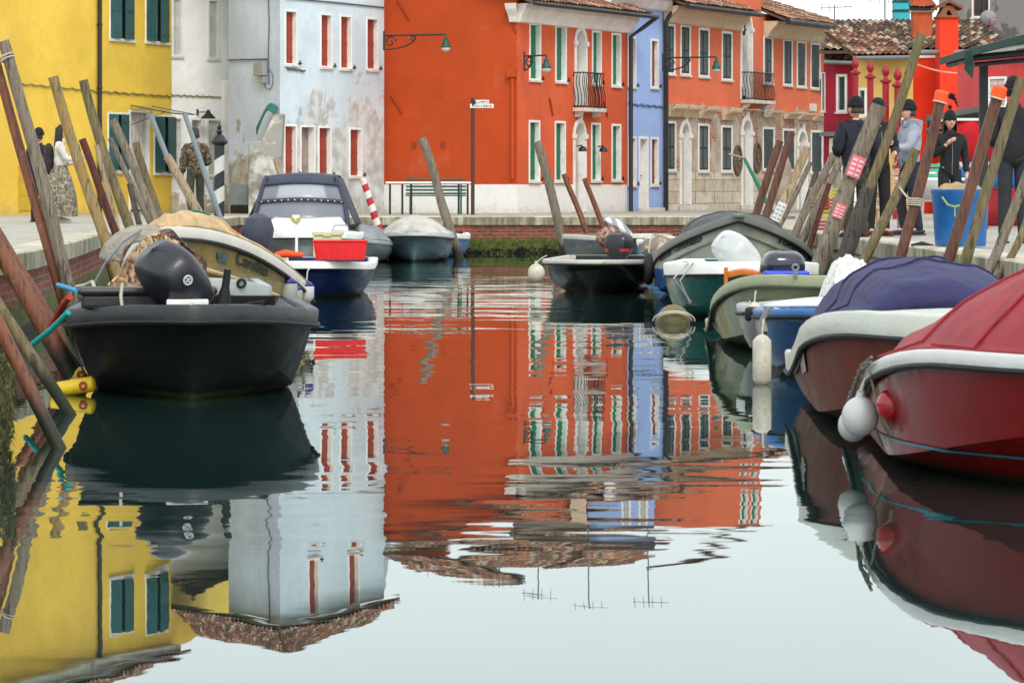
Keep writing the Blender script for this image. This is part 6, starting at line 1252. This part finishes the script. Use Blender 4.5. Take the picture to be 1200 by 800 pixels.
# --- 5 cabin boat
m_wh=hullm('white_hull',(188,190,184),.3,amt=.15)
b5=Boat('cabin_cruiser','white cabin boat with navy canvas canopy and clear windscreen','boat',351,62,6,2.02,.66,.60,m=2.5,hull=m_wh,gun=M_white,fb=.42,pa=2.4,pb=1.9,rake=.7,cw=.8,zcb=.6,band=.12,group=BG,strip=M_rubber,floor=None)
b5.foredeck(.62,M_white,.0,.14)
nav=canvas('navy_canopy',(50,54,72),.7,.4); s5=F/62; X5=(351-600)/s5
cl=NT('clear_vinyl'); gp=cl.n('ShaderNodeBsdfPrincipled'); gp.inputs['Base Color'].default_value=(.16,.17,.2,1); gp.inputs['Roughness'].default_value=.25; cl.l(gp.outputs[0],cl.out.inputs[0]); M_vinyl=cl.m
cl=NT('clear_vinyl_centre'); gp=cl.n('ShaderNodeBsdfPrincipled'); gp.inputs['Base Color'].default_value=(.33,.35,.38,1); gp.inputs['Roughness'].default_value=.3; cl.l(gp.outputs[0],cl.out.inputs[0]); M_vinyl2=cl.m
e=bpy.data.objects.new('canopy',None); C.objects.link(e); e.parent=b5.root; e.location=(0,0,0)
def cp(px,py,y): return Vector(((px-600)/F*(62+y)-X5,y,zof(py,62+y)))
# panels (slightly curved): profile rows bottom->top
rowsP=[(296,408,263,2.3),(303,404,237,2.55),(309,397,217,2.8),(312,394,208,3.1)]
def rowpt(k,i): a,b,py,y=rowsP[k]; x=a+(b-a)*i; return cp(x,py-(3 if k else 1.5)*math.sin(i*math.pi),y+.35*(2*i-1)**2)
def panel(k0,k1,i0,i1,mat,name,off=0):
    mb=MB(); mb.grid(lambda i,j:rowpt(k0,i0+(i1-i0)*i).lerp(rowpt(k1,i0+(i1-i0)*i),j)+Vector((0,-off,0)),16,3); return mb.build(name,mat,e,world=False,smooth=True,solid=.01)
panel(0,1,0,1,M_vinyl,'windscreen'); panel(1,2,.02,.2,M_vinyl,'clear_panel'); panel(1,2,.2,.8,M_vinyl2,'clear_panel'); panel(1,2,.8,.98,M_vinyl,'clear_panel'); panel(2,3,0,1,nav,'canopy_front_strip')
mb=MB(); mb.tube([rowpt(1,i/16)+Vector((0,-.02,0)) for i in range(17)],.045,6); mb.tube([rowpt(2,i/16)+Vector((0,-.02,0)) for i in range(17)],.04,6); mb.tube([rowpt(k,0)+Vector((0,-.02,0)) for k in range(4)],.05,6); mb.tube([rowpt(k,1)+Vector((0,-.02,0)) for k in range(4)],.05,6); mb.tube([rowpt(0,i/16)+Vector((0,-.02,0)) for i in range(17)],.03,6); mb.build('canopy_frame',nav,e,world=False,smooth=True)
mb=MB()
for i in range(13): mb.ball(rowpt(1,(i+.5)/13)+Vector((0,-.07,0)),.014,6)
mb.build('press_stud',M_white,e,world=False)
mb=MB(); mb.grid(lambda i,j:rowpt(3,i)+Vector((0,2.4*j,.06*math.sin(j*3.14)-.02*j)),16,8); mb.build('canopy_roof',nav,e,world=False,smooth=True,solid=.015)
for sg,i_ in ((-1,0),(1,1)):
    mb=MB(); mb.grid(lambda i,j:rowpt(0,i_).lerp(rowpt(3,i_),j)+Vector((sg*.14*(1-j),2.6*i*(1),0)),8,6); mb.build('canopy_side',nav,e,world=False,smooth=True,solid=.012)
mb=MB(); mb.grid(lambda i,j:Vector(((i-.5)*1.66*(1-.25*j),1.5+.95*j,.68+.22*j)),10,4); mb.build('cabin_top',M_white,b5.root,world=False,smooth=True,solid=.03)
mb=MB()
for sg in(-1,1): mb.tube([Vector((sg*.85,.9,.66)),Vector((sg*.83,.95,.76)),Vector((sg*.6,.7,.76)),Vector((sg*.56,.68,.66))],.012,6)
mb.build('grab_rail',M_zinc,b5.root,world=False,smooth=True)
t=thing('bow_light_post','upright post carrying a white double round yellow-green light before the cabin boat','light',at(347,300,44)); mb=MB(); mb.tube([at(347.5,299,44),at(347.5,262,44)],.018,8); mb.build('post',M_white,t,smooth=True)
mb=MB(); p_=at(347,257,44); mb.tube([p_+Vector((-.045,0,0)),p_+Vector((.045,0,0))],.055,16,cap=True); mb.build('lamp_case',M_white,t,smooth=True)
for sx in (-.04,.04): mb=MB(); mb.lathe([(.03,0),(.031,.01),(.001,.014)],(0,0,0),14); mb.v=[p_+Vector((v.x+sx,-.057-v.z,v.y)) for v in mb.v]; mb.build('lens',pm('lens_yellow_green',(176,180,60),.2,.05),t,smooth=True)
# --- 6 grey covered, 7 white covered, 8 blue
b6=Boat('grey_covered_boat','small grey boat under a grey canvas between the cabin boat and white-covered boat','boat',419,65.5,4.5,1.2,.46,.38,m=2,hull=hullm('grey_hull',(122,130,132),.35,amt=.3),gun=pm('grey_gunwale',(156,164,162)),band=.06,group=BG,floor=None,pa=2.2,pb=1.5)
b6.cover(.04,.95,.34,canvas('grey_boat_canvas',(132,136,140),.8,.5),px=.9,endf=.5,peak=.35)
b7=Boat('white_covered_boat','slate blue boat with peaked off-white canvas cover in front of the far quay','boat',484,66.8,4.8,1.5,.57,.50,m=2.5,hull=hullm('slate_blue_hull',(92,116,124),.3,amt=.25),gun=pm('pale_grey_gunwale',(186,190,188),.4,.06),band=.06,group=BG,strip=M_rubber,floor=None,pa=2.3,pb=1.8,zcb=.7,fb=.4)
b7.cover(.03,.95,.37,canvas('offwhite_canvas',(186,184,176),.8,.5),px=1.15,endf=.45,peak=.3,name='canvas_cover')
b8=Boat('blue_white_boat','blue and white boat half hidden behind the white-covered boat','boat',512,71.5,4.5,1.3,.50,.46,m=2.5,hull=hullm('mid_blue_hull',(96,140,196),.3,amt=.2),gun=M_white,band=.1,group=BG,pa=2.5,pb=1.9); b8.foredeck(.4,M_white,-.01,.05)
# --- 9 black boat in mid channel
b9=Boat('dark_green_black_boat','black boat with white rim alone in mid-channel, white fender at its left','boat',691,45.8,4.4,1.52,.47,.45,m=3,yaw=R(-6),hull=hullm('green_black_hull',(26,34,34),.3,scuff=(130,136,120),amt=.3),gun=pm('worn_white_gunwale',(190,188,178),.5,.1,5,.2,c2=(110,108,96),p=(.55,.65)),fb=.42,pa=2.4,pb=1.9,rake=.45,cw=.82,zcb=.7,band=.05,group='boats in the middle of the canal',strip=M_rubber)
b9.foredeck(.22,pm('pale_deck',(186,184,176),.6,.1),-.03,.03)
outboard(b9,(.15,3.3,.42),.62,(R(0),R(0),R(160)),M_darkplastic,stripe=pm('motor_red',(200,24,30),.3,.05),wd=1.6)
ballfender(at(628.5,320,45.3),.115,'grey-white round fender hanging off the left corner of the mid-channel black boat',lan=(.14,.2))
# --- 10 far boats on the right of channel
b10=Boat('far_grey_boat','flat grey boat against the far quay behind the striped cloth','boat',762,66,4,1.5,.56,.5,m=3,yaw=R(14),hull=hullm('far_grey_hull',(96,104,104),.4,amt=.2),gun=M_stone,band=.08,group=RG,pa=2.6,pb=2); b10.foredeck(.5,pm('pale_deck',(186,184,176)),-.01,.03)
b10b=Boat('far_dark_boat','low dark grey boat under the brown and striped cloths','boat',716,68.5,3.6,.9,.42,.38,m=3,hull=hullm('far_dark_hull',(70,76,76),.4,amt=.2),gun=pm('grey_gunwale',(156,164,162)),band=.05,group=RG,pa=2.6,pb=2)
mb=MB(); mb.grid(lambda i,j:at(707+35*i,257+20*i*i+ (2+9*math.sin(i*3.14*.9))*(j*1.5)-4*math.sin(i*3.1),66.5)+Vector((0,-.25*math.sin(j*3),0)),26,8); o=mb.build('striped_cloth',stripes('grey_white_stripe',(212,210,208),(138,142,150),5.5,0,(0,R(20),0)),None,smooth=True,solid=.02); tag(o,'white and grey striped cloth draped over the far boat','cloth')
mb=MB(); c_=at(714,280,66.2); mb.grid(lambda i,j:c_+Vector((.27*math.sin(i*6.28)*math.sin(j*3.1)*(1+.15*mnoise.noise(Vector((i*9,j*9,0)))),.3*math.cos(i*6.28)*math.sin(j*3.1),.2*math.cos(j*3.1)*(1+.35*mnoise.noise(Vector((i*6,j*9,2))))+.02)),24,12); o=mb.build('brown_checked_cloth',camo('rust_checked',[(126,66,46),(168,130,110),(92,50,40),(186,170,160)],9),None,smooth=True); tag(o,'bundled rust and white cloth beneath the striped cloth','cloth')
b10c=Boat('far_blue_dinghy','light blue and white dinghy in front of the far grey boat','boat',783,58,3.6,.85,.62,.52,m=2,hull=hullm('sky_blue_hull',(92,150,206),.3,amt=.2),gun=M_white,band=.09,group=RG,pa=2.6,pb=2); b10c.foredeck(.4,pm('sky_blue_deck',(110,170,220),.4,.06),-.01,.06)
mb=MB(); c_=at(772,290,55); mb.grid(lambda i,j:c_+Vector((.3*math.sin(i*6.28)*math.sin(j*3.1)*(1+.3*mnoise.noise(Vector((i*7,j*9,0)))),.25*math.cos(i*6.28)*math.sin(j*3.1),.2*math.cos(j*3.1)*(1+.4*mnoise.noise(Vector((i*6,j*9,2)))))),20,12); o=mb.build('rope_and_net_heap',pm('rope_heap',(146,128,112),.9,.3,5,.8,30,c2=(200,196,186),p=(.5,.6),c2s=5),None,smooth=True); tag(o,'heap of nets and ropes left of the big grey boat','nets')
# --- 11 big grey boat
m_g11=hullm('grey_olive_hull',(192,194,180),.4,low=(44,84,140),lowz=.38,amt=.22)
b11=Boat('big_grey_boat','big grey boat with high pointed bow, dark domed cover and black name lettering','boat',866,43,5.5,2.08,1.12,.33,qz=(0,.6,.9),yaw=R(-2),hull=m_g11,gun=pm('dark_grey_gunwale',(112,114,106),.5,.15,4,.2),fb=.45,pa=1.8,pb=1.15,rake=.5,cw=.94,zcb=.5,band=.10,group=RG,strip=M_rubber,floor=None)
b11.cover(.12,.95,.29,canvas('charcoal_canvas',(70,72,72),.75,.4,(44,44,48)),px=.55,endf=.4,peak=.3,cw=.66,zo=-.28)
b11.text('Matilde Tommaso',.34,.10,-1,.2,.38,M_rubber,.3,bold=.025); b11.text('Tommaso M.',.12,.34,1,.2,.36,M_rubber,.3,bold=.025)
mb=MB(); 
for sg in(-1,1): mb.tube([b11.P(q,.45+.35*q,sg,.012) for q in [.008+.3*i/14 for i in range(15)]],.016,6)
mb.build('spray_rail',pm('grey_trim',(150,152,138),.5,.1),b11.root,world=False,smooth=True)
mb=MB(); mb.box((0,-.02,1.09),(.16,.12,.05)); mb.build('bow_plate',pm('dark_grey_gunwale',(112,114,106)),b11.root,world=False,bevel=.012)
outboard(b11,(-.5,2.0,.72),.58,(R(20),R(35),R(-20)),pm('navy_motor',(44,46,60),.3,.1,bump=.03,coat=.4),wd=1.2,leg=False,stripe=M_white)
def tyre(p,R1,r,label,axis='X'):
    t=thing('tyre_fender',label,'tyre',p,0,'old tyres used as fenders'); mb=MB(); mb.torus(p,R1,r,axis,28,12); mb.build('tyre',M_rubber,t,smooth=True,ang=180); mb=MB(); mb.tube([p+Vector((0,0,R1)),p+Vector((.02,.05,R1+.2)),p+Vector((.06,.15,R1+.3))],.012,6); mb.build('lanyard',M_rope,t)
tyre(at(760,315,46.2),.16,.06,'black tyre hanging at the left corner of the big grey boat')
sausage(at(770,326,46.5),.045,.2,'dirty cream fender beside the black tyre of the big grey boat',pm('fender_cream',(176,160,126),.6,.2))
# --- 12 teal boat
m_te=hullm('teal_hull',(26,98,90),.25,scuff=(150,190,180),amt=.35,coat=.5)
b12=Boat('teal_boat','glossy teal boat with white rim and silver outboard','boat',878,36.6,3.6,1.66,.64,.60,m=4,st=.4,hull=m_te,gun=M_white,fb=.4,pa=2.6,pb=2.1,rake=.3,cw=.86,zcb=.5,band=.13,group=RG,strip=M_rubber)
b12.foredeck(.2,M_white,-.02,.02)
outboard(b12,(.1,.75,.50),.95,(R(14),R(-46),R(16)),pm('silver_cowling',(190,194,194),.25,.06,2,.02,coat=.3),wd=.95,leg=False,band=M_white)
b12.rope([b12.P(.10,0,-1,.03),b12.P(.12,.4,-1,.12)+Vector((-.03,-.1,0)),b12.P(.12,1,-1,.02)+Vector((-.02,-.1,-.02))],.01)
b12.rope([b12.P(.08,0,-1,.03),b12.P(.09,.5,-1,.17),b12.P(.1,1,-1,.1)+Vector((0,0,-.05))],.008)
# bag fender in the water with rope
t=thing('sunken_buoy','waterlogged tan buoy with ropes floating before the teal boat','buoy',at(789,372,36.2)); c_=Vector((at(789,372,36.2).x,36.2,.03)); mb=MB(); mb.ball(c_,.18,24,(1,1,.95)); mb.build('buoy_body',pm('buoy_tan',(116,104,72),.7,.2,5,.3,c2=(90,84,54),p=(.5,.6)),t,smooth=True,ang=180)
mb=MB()
for k in (.9,1.05): mb.tube([c_+Vector((.21*k*math.cos(a),-.12-.09*math.sin(a),.17*math.sin(a)*k*.6)) for a in [i/14*math.pi for i in range(15)]],.009,6)
mb.build('rope_loops',M_rope,t)
# wooden chair
t=thing('wooden_chair','orange varnished wooden chair back standing in the teal boat','chair',at(872,340,34.6)); wm=pm('varnished_wood',(196,108,36),.35,.15,8,.1,stretch=(1,1,8)); 
def bx3(mb,x0,x1,y0,y1,d,dd=.03): a=at(x0,y1,d);b=at(x1,y0,d); mb.box(((a.x+b.x)/2,d,(a.z+b.z)/2),(b.x-a.x,dd,b.z-a.z))
for xa in ((848.5,853),(890,895)): mb=MB(); bx3(mb,xa[0],xa[1],313 if xa[0]<860 else 314,350,34.6,.035); mb.build('post',wm,t,bevel=.006)
mb=MB(); n=12; mb.grid(lambda i,j:at(853+37*i,318-3.5*math.sin(i*3.14)+8.5*j,34.6),12,3); mb.build('back_rail',wm,t,smooth=True,solid=.02)
mb=MB(); a=at(849,352,34.6); b=at(895,352,34.6); mb.box(((a.x+b.x)/2,34.8,a.z),(b.x-a.x,.38,.03)); mb.build('seat',wm,t)
for xa in (850,892):
    mb=MB(); p_=at(xa,350,34.95); mb.box((p_.x,34.97,p_.z-.1),(.035,.035,.24)); mb.build('leg',wm,t)
# --- 13 olive boat
m_ol=hullm('olive_hull',(96,102,58),.35,scuff=(140,140,100),amt=.25)
b13=Boat('olive_boat','olive green boat with pale olive rim and small white number plate','boat',978,28.6,5.0,1.72,.69,.15,qz=(.1,.9),hull=m_ol,gun=pm('pale_olive_gunwale',(150,156,122),.45,.1),fb=.5,pa=2,pb=1.5,rake=.3,cw=.9,zcb=.45,band=.09,group=RG,strip=pm('dark_olive_strip',(50,54,30),.6),inner=pm('inside_olive',(110,116,80),.6,.1),flare=.01)
b13.foredeck(.18,b13.gun,-.02,.02)
mb=MB(); mb.grid(lambda i,j:b13.P(.66-.05*i,.25+.4*j,-1,.012),3,3); pl=mb.build('number_plate',pm('plate_white',(186,190,180),.5,.08),b13.root,world=False)
mb=MB()
for k in range(3): mb.grid(lambda i,j:b13.P(.65-.015*k-.008*i,.32+.25*j,-1,.018),2,2)
mb.build('plate_numerals',pm('grey_print',(150,150,160)),pl,world=False)
outboard(b13,(-.15,3.6,.46),.62,(0,0,R(10)),pm('navy_gloss',(34,36,52),.2,.08,bump=.02,coat=.6),wd=1.7,leg=False,stripe=pm('decal_grey',(176,182,192),.3,.05))
mb=MB(); mb.box((-.14,3.3,.60),(.42,.2,.12)); o=mb.build('blue_cushion',pm('blue_vinyl',(24,60,200),.45,.06),b13.root,world=False,bevel=.02)
mb=MB(); mb.tube([b13.P(.05,0,-1,.03)+Vector((0,0,-.02)),b13.P(.05,0,-1,.03)+Vector((0,0,.05))],.02,8); mb.torus(b13.P(.05,0,-1,.03)+Vector((0,0,.07)),.025,.01,'Y'); mb.build('bow_shackle',M_zinc,b13.root,world=False)
# --- 14 light grey boat
b14=Boat('light_grey_boat','light grey boat with white crumpled tarpaulin between olive and blue boats','boat',975,28.5,2.6,1.44,.50,.44,m=3,st=.5,hull=hullm('light_grey_hull',(148,150,142),.4,amt=.3),gun=pm('pale_grey_gunwale',(186,190,188)),fb=.3,pa=2.6,pb=2.1,rake=.3,cw=.86,zcb=.5,band=.07,group=RG,strip=M_rubber); b14.foredeck(.5,pm('grey_white_deck',(196,200,202),.4,.05),-.01,.03)
mb=MB(); c_=at(998,345,28.2)
def heap(i,j):
    u=2*i-1; 
    h_=max(0,1-abs(u)**2.4)*max(0,math.sin(min(1,j)*3.1415))**.6
    return Vector((c_.x+.27*u*(.6+.4*math.sin(j*3.14)),c_.y+.8*(j-.5),c_.z-.02+.33*h_*(1-.18*u)+.035*mnoise.noise(Vector((u*6,j*7,2)))+.02*mnoise.noise(Vector((u*14,j*12,5)))))
mb.grid(heap,36,26); o=mb.build('white_tarpaulin',canvas('white_tarp',(214,214,208),.6,1,(176,176,172),10),None,smooth=True,ang=180); tag(o,'crumpled white tarpaulin heaped on the light grey boat','tarpaulin')
sausage(at(884,359,28.6),.055,.04,'small cream round float standing on the light grey boat rim',pm('float_cream',(206,192,170),.5,.1))
sausage(at(877,368,28.5),.028,.1,'small black fender at the left corner of the light grey boat',M_rubber)
# --- 15 blue boat
b15=Boat('cobalt_boat','cobalt blue boat with pale interior and a long white fender at its bow','boat',1012,25.4,3.0,1.46,.53,.50,m=4,st=.5,hull=hullm('cobalt_hull',(44,86,134),.25,scuff=(170,196,206),amt=.35,coat=.5),gun=pm('blue_gunwale',(52,108,168),.35,.1),fb=.32,pa=2.6,pb=2.1,rake=.35,cw=.84,zcb=.5,band=.05,group=RG,strip=M_rubber,inner=M_white)
b15.foredeck(.5,pm('grey_white_deck',(196,200,202)),.03,.05)
sausage(at(893,422,24.9),.068,.33,'long dirty white fender hanging upright left of the cobalt boat',M_fender)
mb=MB(); mb.tube([at(900,362,25.5),at(893,375,25.3),at(897,388,25.2),at(891,398,25.3),at(894,404,25.3)],.022,8); o=mb.build('frayed_rope',pm('frayed_rope_grey',(120,116,104),.95,.3),None,smooth=True); tag(o,'frayed grey rope above the long white fender','rope')
# --- 16 maroon boat
m_ma=hullm('maroon_hull',(100,44,30),.45,spec=.15,scuff=(140,90,60),amt=.3,coat=.0)
b16=Boat('maroon_boat','brown-maroon boat with white rim and purple-blue domed cover','boat',1191,18.6,4.6,1.86,.72,.33,qz=(.2,.95),X=2.72,hull=m_ma,gun=pm('ivory_gunwale',(196,200,188),.35,.06),fb=.5,pa=2,pb=1.5,rake=.3,cw=.9,zcb=.45,band=.13,group=RG,strip=M_rubber,floor=None,flare=.01)
b16.foredeck(.25,b16.gun,-.01,.03)
b16.cover(.3,.95,.27,canvas('purple_canvas',(38,36,84),.75,.6,(70,62,76)),px=.5,endf=.35,peak=.4,over=0,cw=.52,xo=-.17)
mb=MB(); 
mb.grid(lambda i,j:b16.P(.62-.12*i,.22+.3*j,-1,.012),4,3); mb.build('faded_plate',pm('faded_plate_grey',(150,136,124),.6,.25,20),b16.root,world=False)
# --- 17 red boat
m_re=hullm('red_hull',(124,8,12),.3,spec=.25,scuff=(170,50,44),amt=.15,coat=.15)
b17=Boat('red_boat','glossy red boat with crimson canvas cover and turquoise stripe, nearest on the right','boat',1376,15.2,4.5,2.1,.66,.15,qz=(.2,1.0),X=2.88,hull=m_re,gun=pm('white_gelcoat',(206,208,206),.3,.05,3,.03),fb=.5,pa=2,pb=1.5,rake=.3,cw=.9,zcb=.55,band=.066,group=RG,strip=M_rubber,floor=None,flare=.0)
b17.cover(.08,.66,.46,canvas('crimson_canvas',(142,16,32),.65,.3,(110,40,40)),px=.95,endf=.5,peak=.4,over=0,cw=.85,xo=.08)
mb=MB(); 
def st(i,j):
    q=.03+.87*i; v=.0; zt=.155+.012*j
    # find v at which side z equals zt
    lo,hi=0,1
    for _ in range(18):
        m_=(lo+hi)/2
        if b17.side(q,m_,-1).z>zt: lo=m_
        else: hi=m_
    a_=b17.side(q,1,-1); k_=b17.keel(q)
    if a_.z>zt: w_=(a_.z-zt)/(a_.z-k_.z); return a_.lerp(k_,w_)+Vector((-.012,-.012,-.004))
    return b17.P(q,lo,-1,.008)
mb.grid(st,40,1); mb.build('turquoise_stripe',pm('turquoise_line',(30,130,150),.4,.1),b17.root,world=False)
ballfender(at(1008,488,17.3),.095,'round white fender, foremost at the left corner of the red boat',fw2)
ballfender(at(1000,498,17.6),.08,'round white fender partly behind the foremost one on the red boat',fw2)
ballfender(at(1044,474,17.1),.075,'glossy red round fender against the red boat hull',pm('fender_red',(168,16,24),.25,.06,coat=.5))
mb=MB(); rp=[]
for i in range(26):
    q=.42+.36*i/25; rp.append(b17.P(q,.02,-1,.05)+Vector((0,0,.006*math.sin(i*1.7))))
mb.tube(rp,.010,6); mb.tube([p+Vector((.004*math.sin(k*3.1),-.01,.02+.006*math.cos(k*2.2))) for k,p in enumerate(rp)],.009,6); mb.tube([b17.P(.5,.0,-1,.05),b17.P(.5,.5,-1,.04),b17.P(.48,.9,-1,.03)],.008,6); mb.tube([b17.P(.44,.0,-1,.05),b17.P(.42,.5,-1,.05),b17.P(.4,.8,-1,.03)],.007,6)
mb.build('mooring_line',pm('frayed_rope_grey',(120,116,104)),b17.root,world=False,smooth=True)
# yellow floats and coloured ropes at left
def yfloat(px0,py0,px1,py1,d,label):
    a=at(px0,py0,d);b=at(px1,py1,d); mb=MB(); mb.tube([a,a.lerp(b,.06),a.lerp(b,.94),b],[.03,.055,.055,.03],14); t=thing('pipe_float',label,'float',a,0,'yellow floats by the near left piles'); mb.build('float_tube',pm('float_yellow',(206,176,20),.45,.15,5,.1,c2=(120,84,30),p=(.58,.66)),t,smooth=True)
    mb=MB(); mb.torus(a.lerp(b,.75)+Vector((0,-.05,0)),.02,.012,'Y'); mb.build('float_ring',M_brick_sh,t)
yfloat(58,458,112,449,23.6,'long yellow tube float lying between the piles and the black boat'); yfloat(84,446,100,436,24.4,'short yellow tube float tilted behind the long one')
def cord(pts,r,c,label): 
    mb=MB(); mb.tube(pts,r,8); o=mb.build('mooring_rope',pm('rope_%d_%d'%(c[0],c[1]),c,.7,.1),None,smooth=True); tag(o,label,'rope',None)
cord([at(30,410,23.8),at(40,402,23.6),at(60,386,23.4),at(80,366,23.2)],.02,(26,166,160),'teal mooring rope from the thick brown pile to the black boat')
cord([at(60,382,24.2),at(66,372,24),at(74,356,23.8),at(82,348,23.6)],.022,(186,48,34),'red rope between the piles and the black boat rim')
cord([at(68,334,24.5),at(78,337,24.3),at(90,341,24.1)],.018,(58,150,196),'bright blue rope end on the black boat rim')
cord([at(84,345,26),at(90,336,25.8),at(100,334,25.6),at(108,330,25.4),at(112,340,25.4)],.014,(196,192,176),'pale knotted rope at the left end of the grey dinghy')
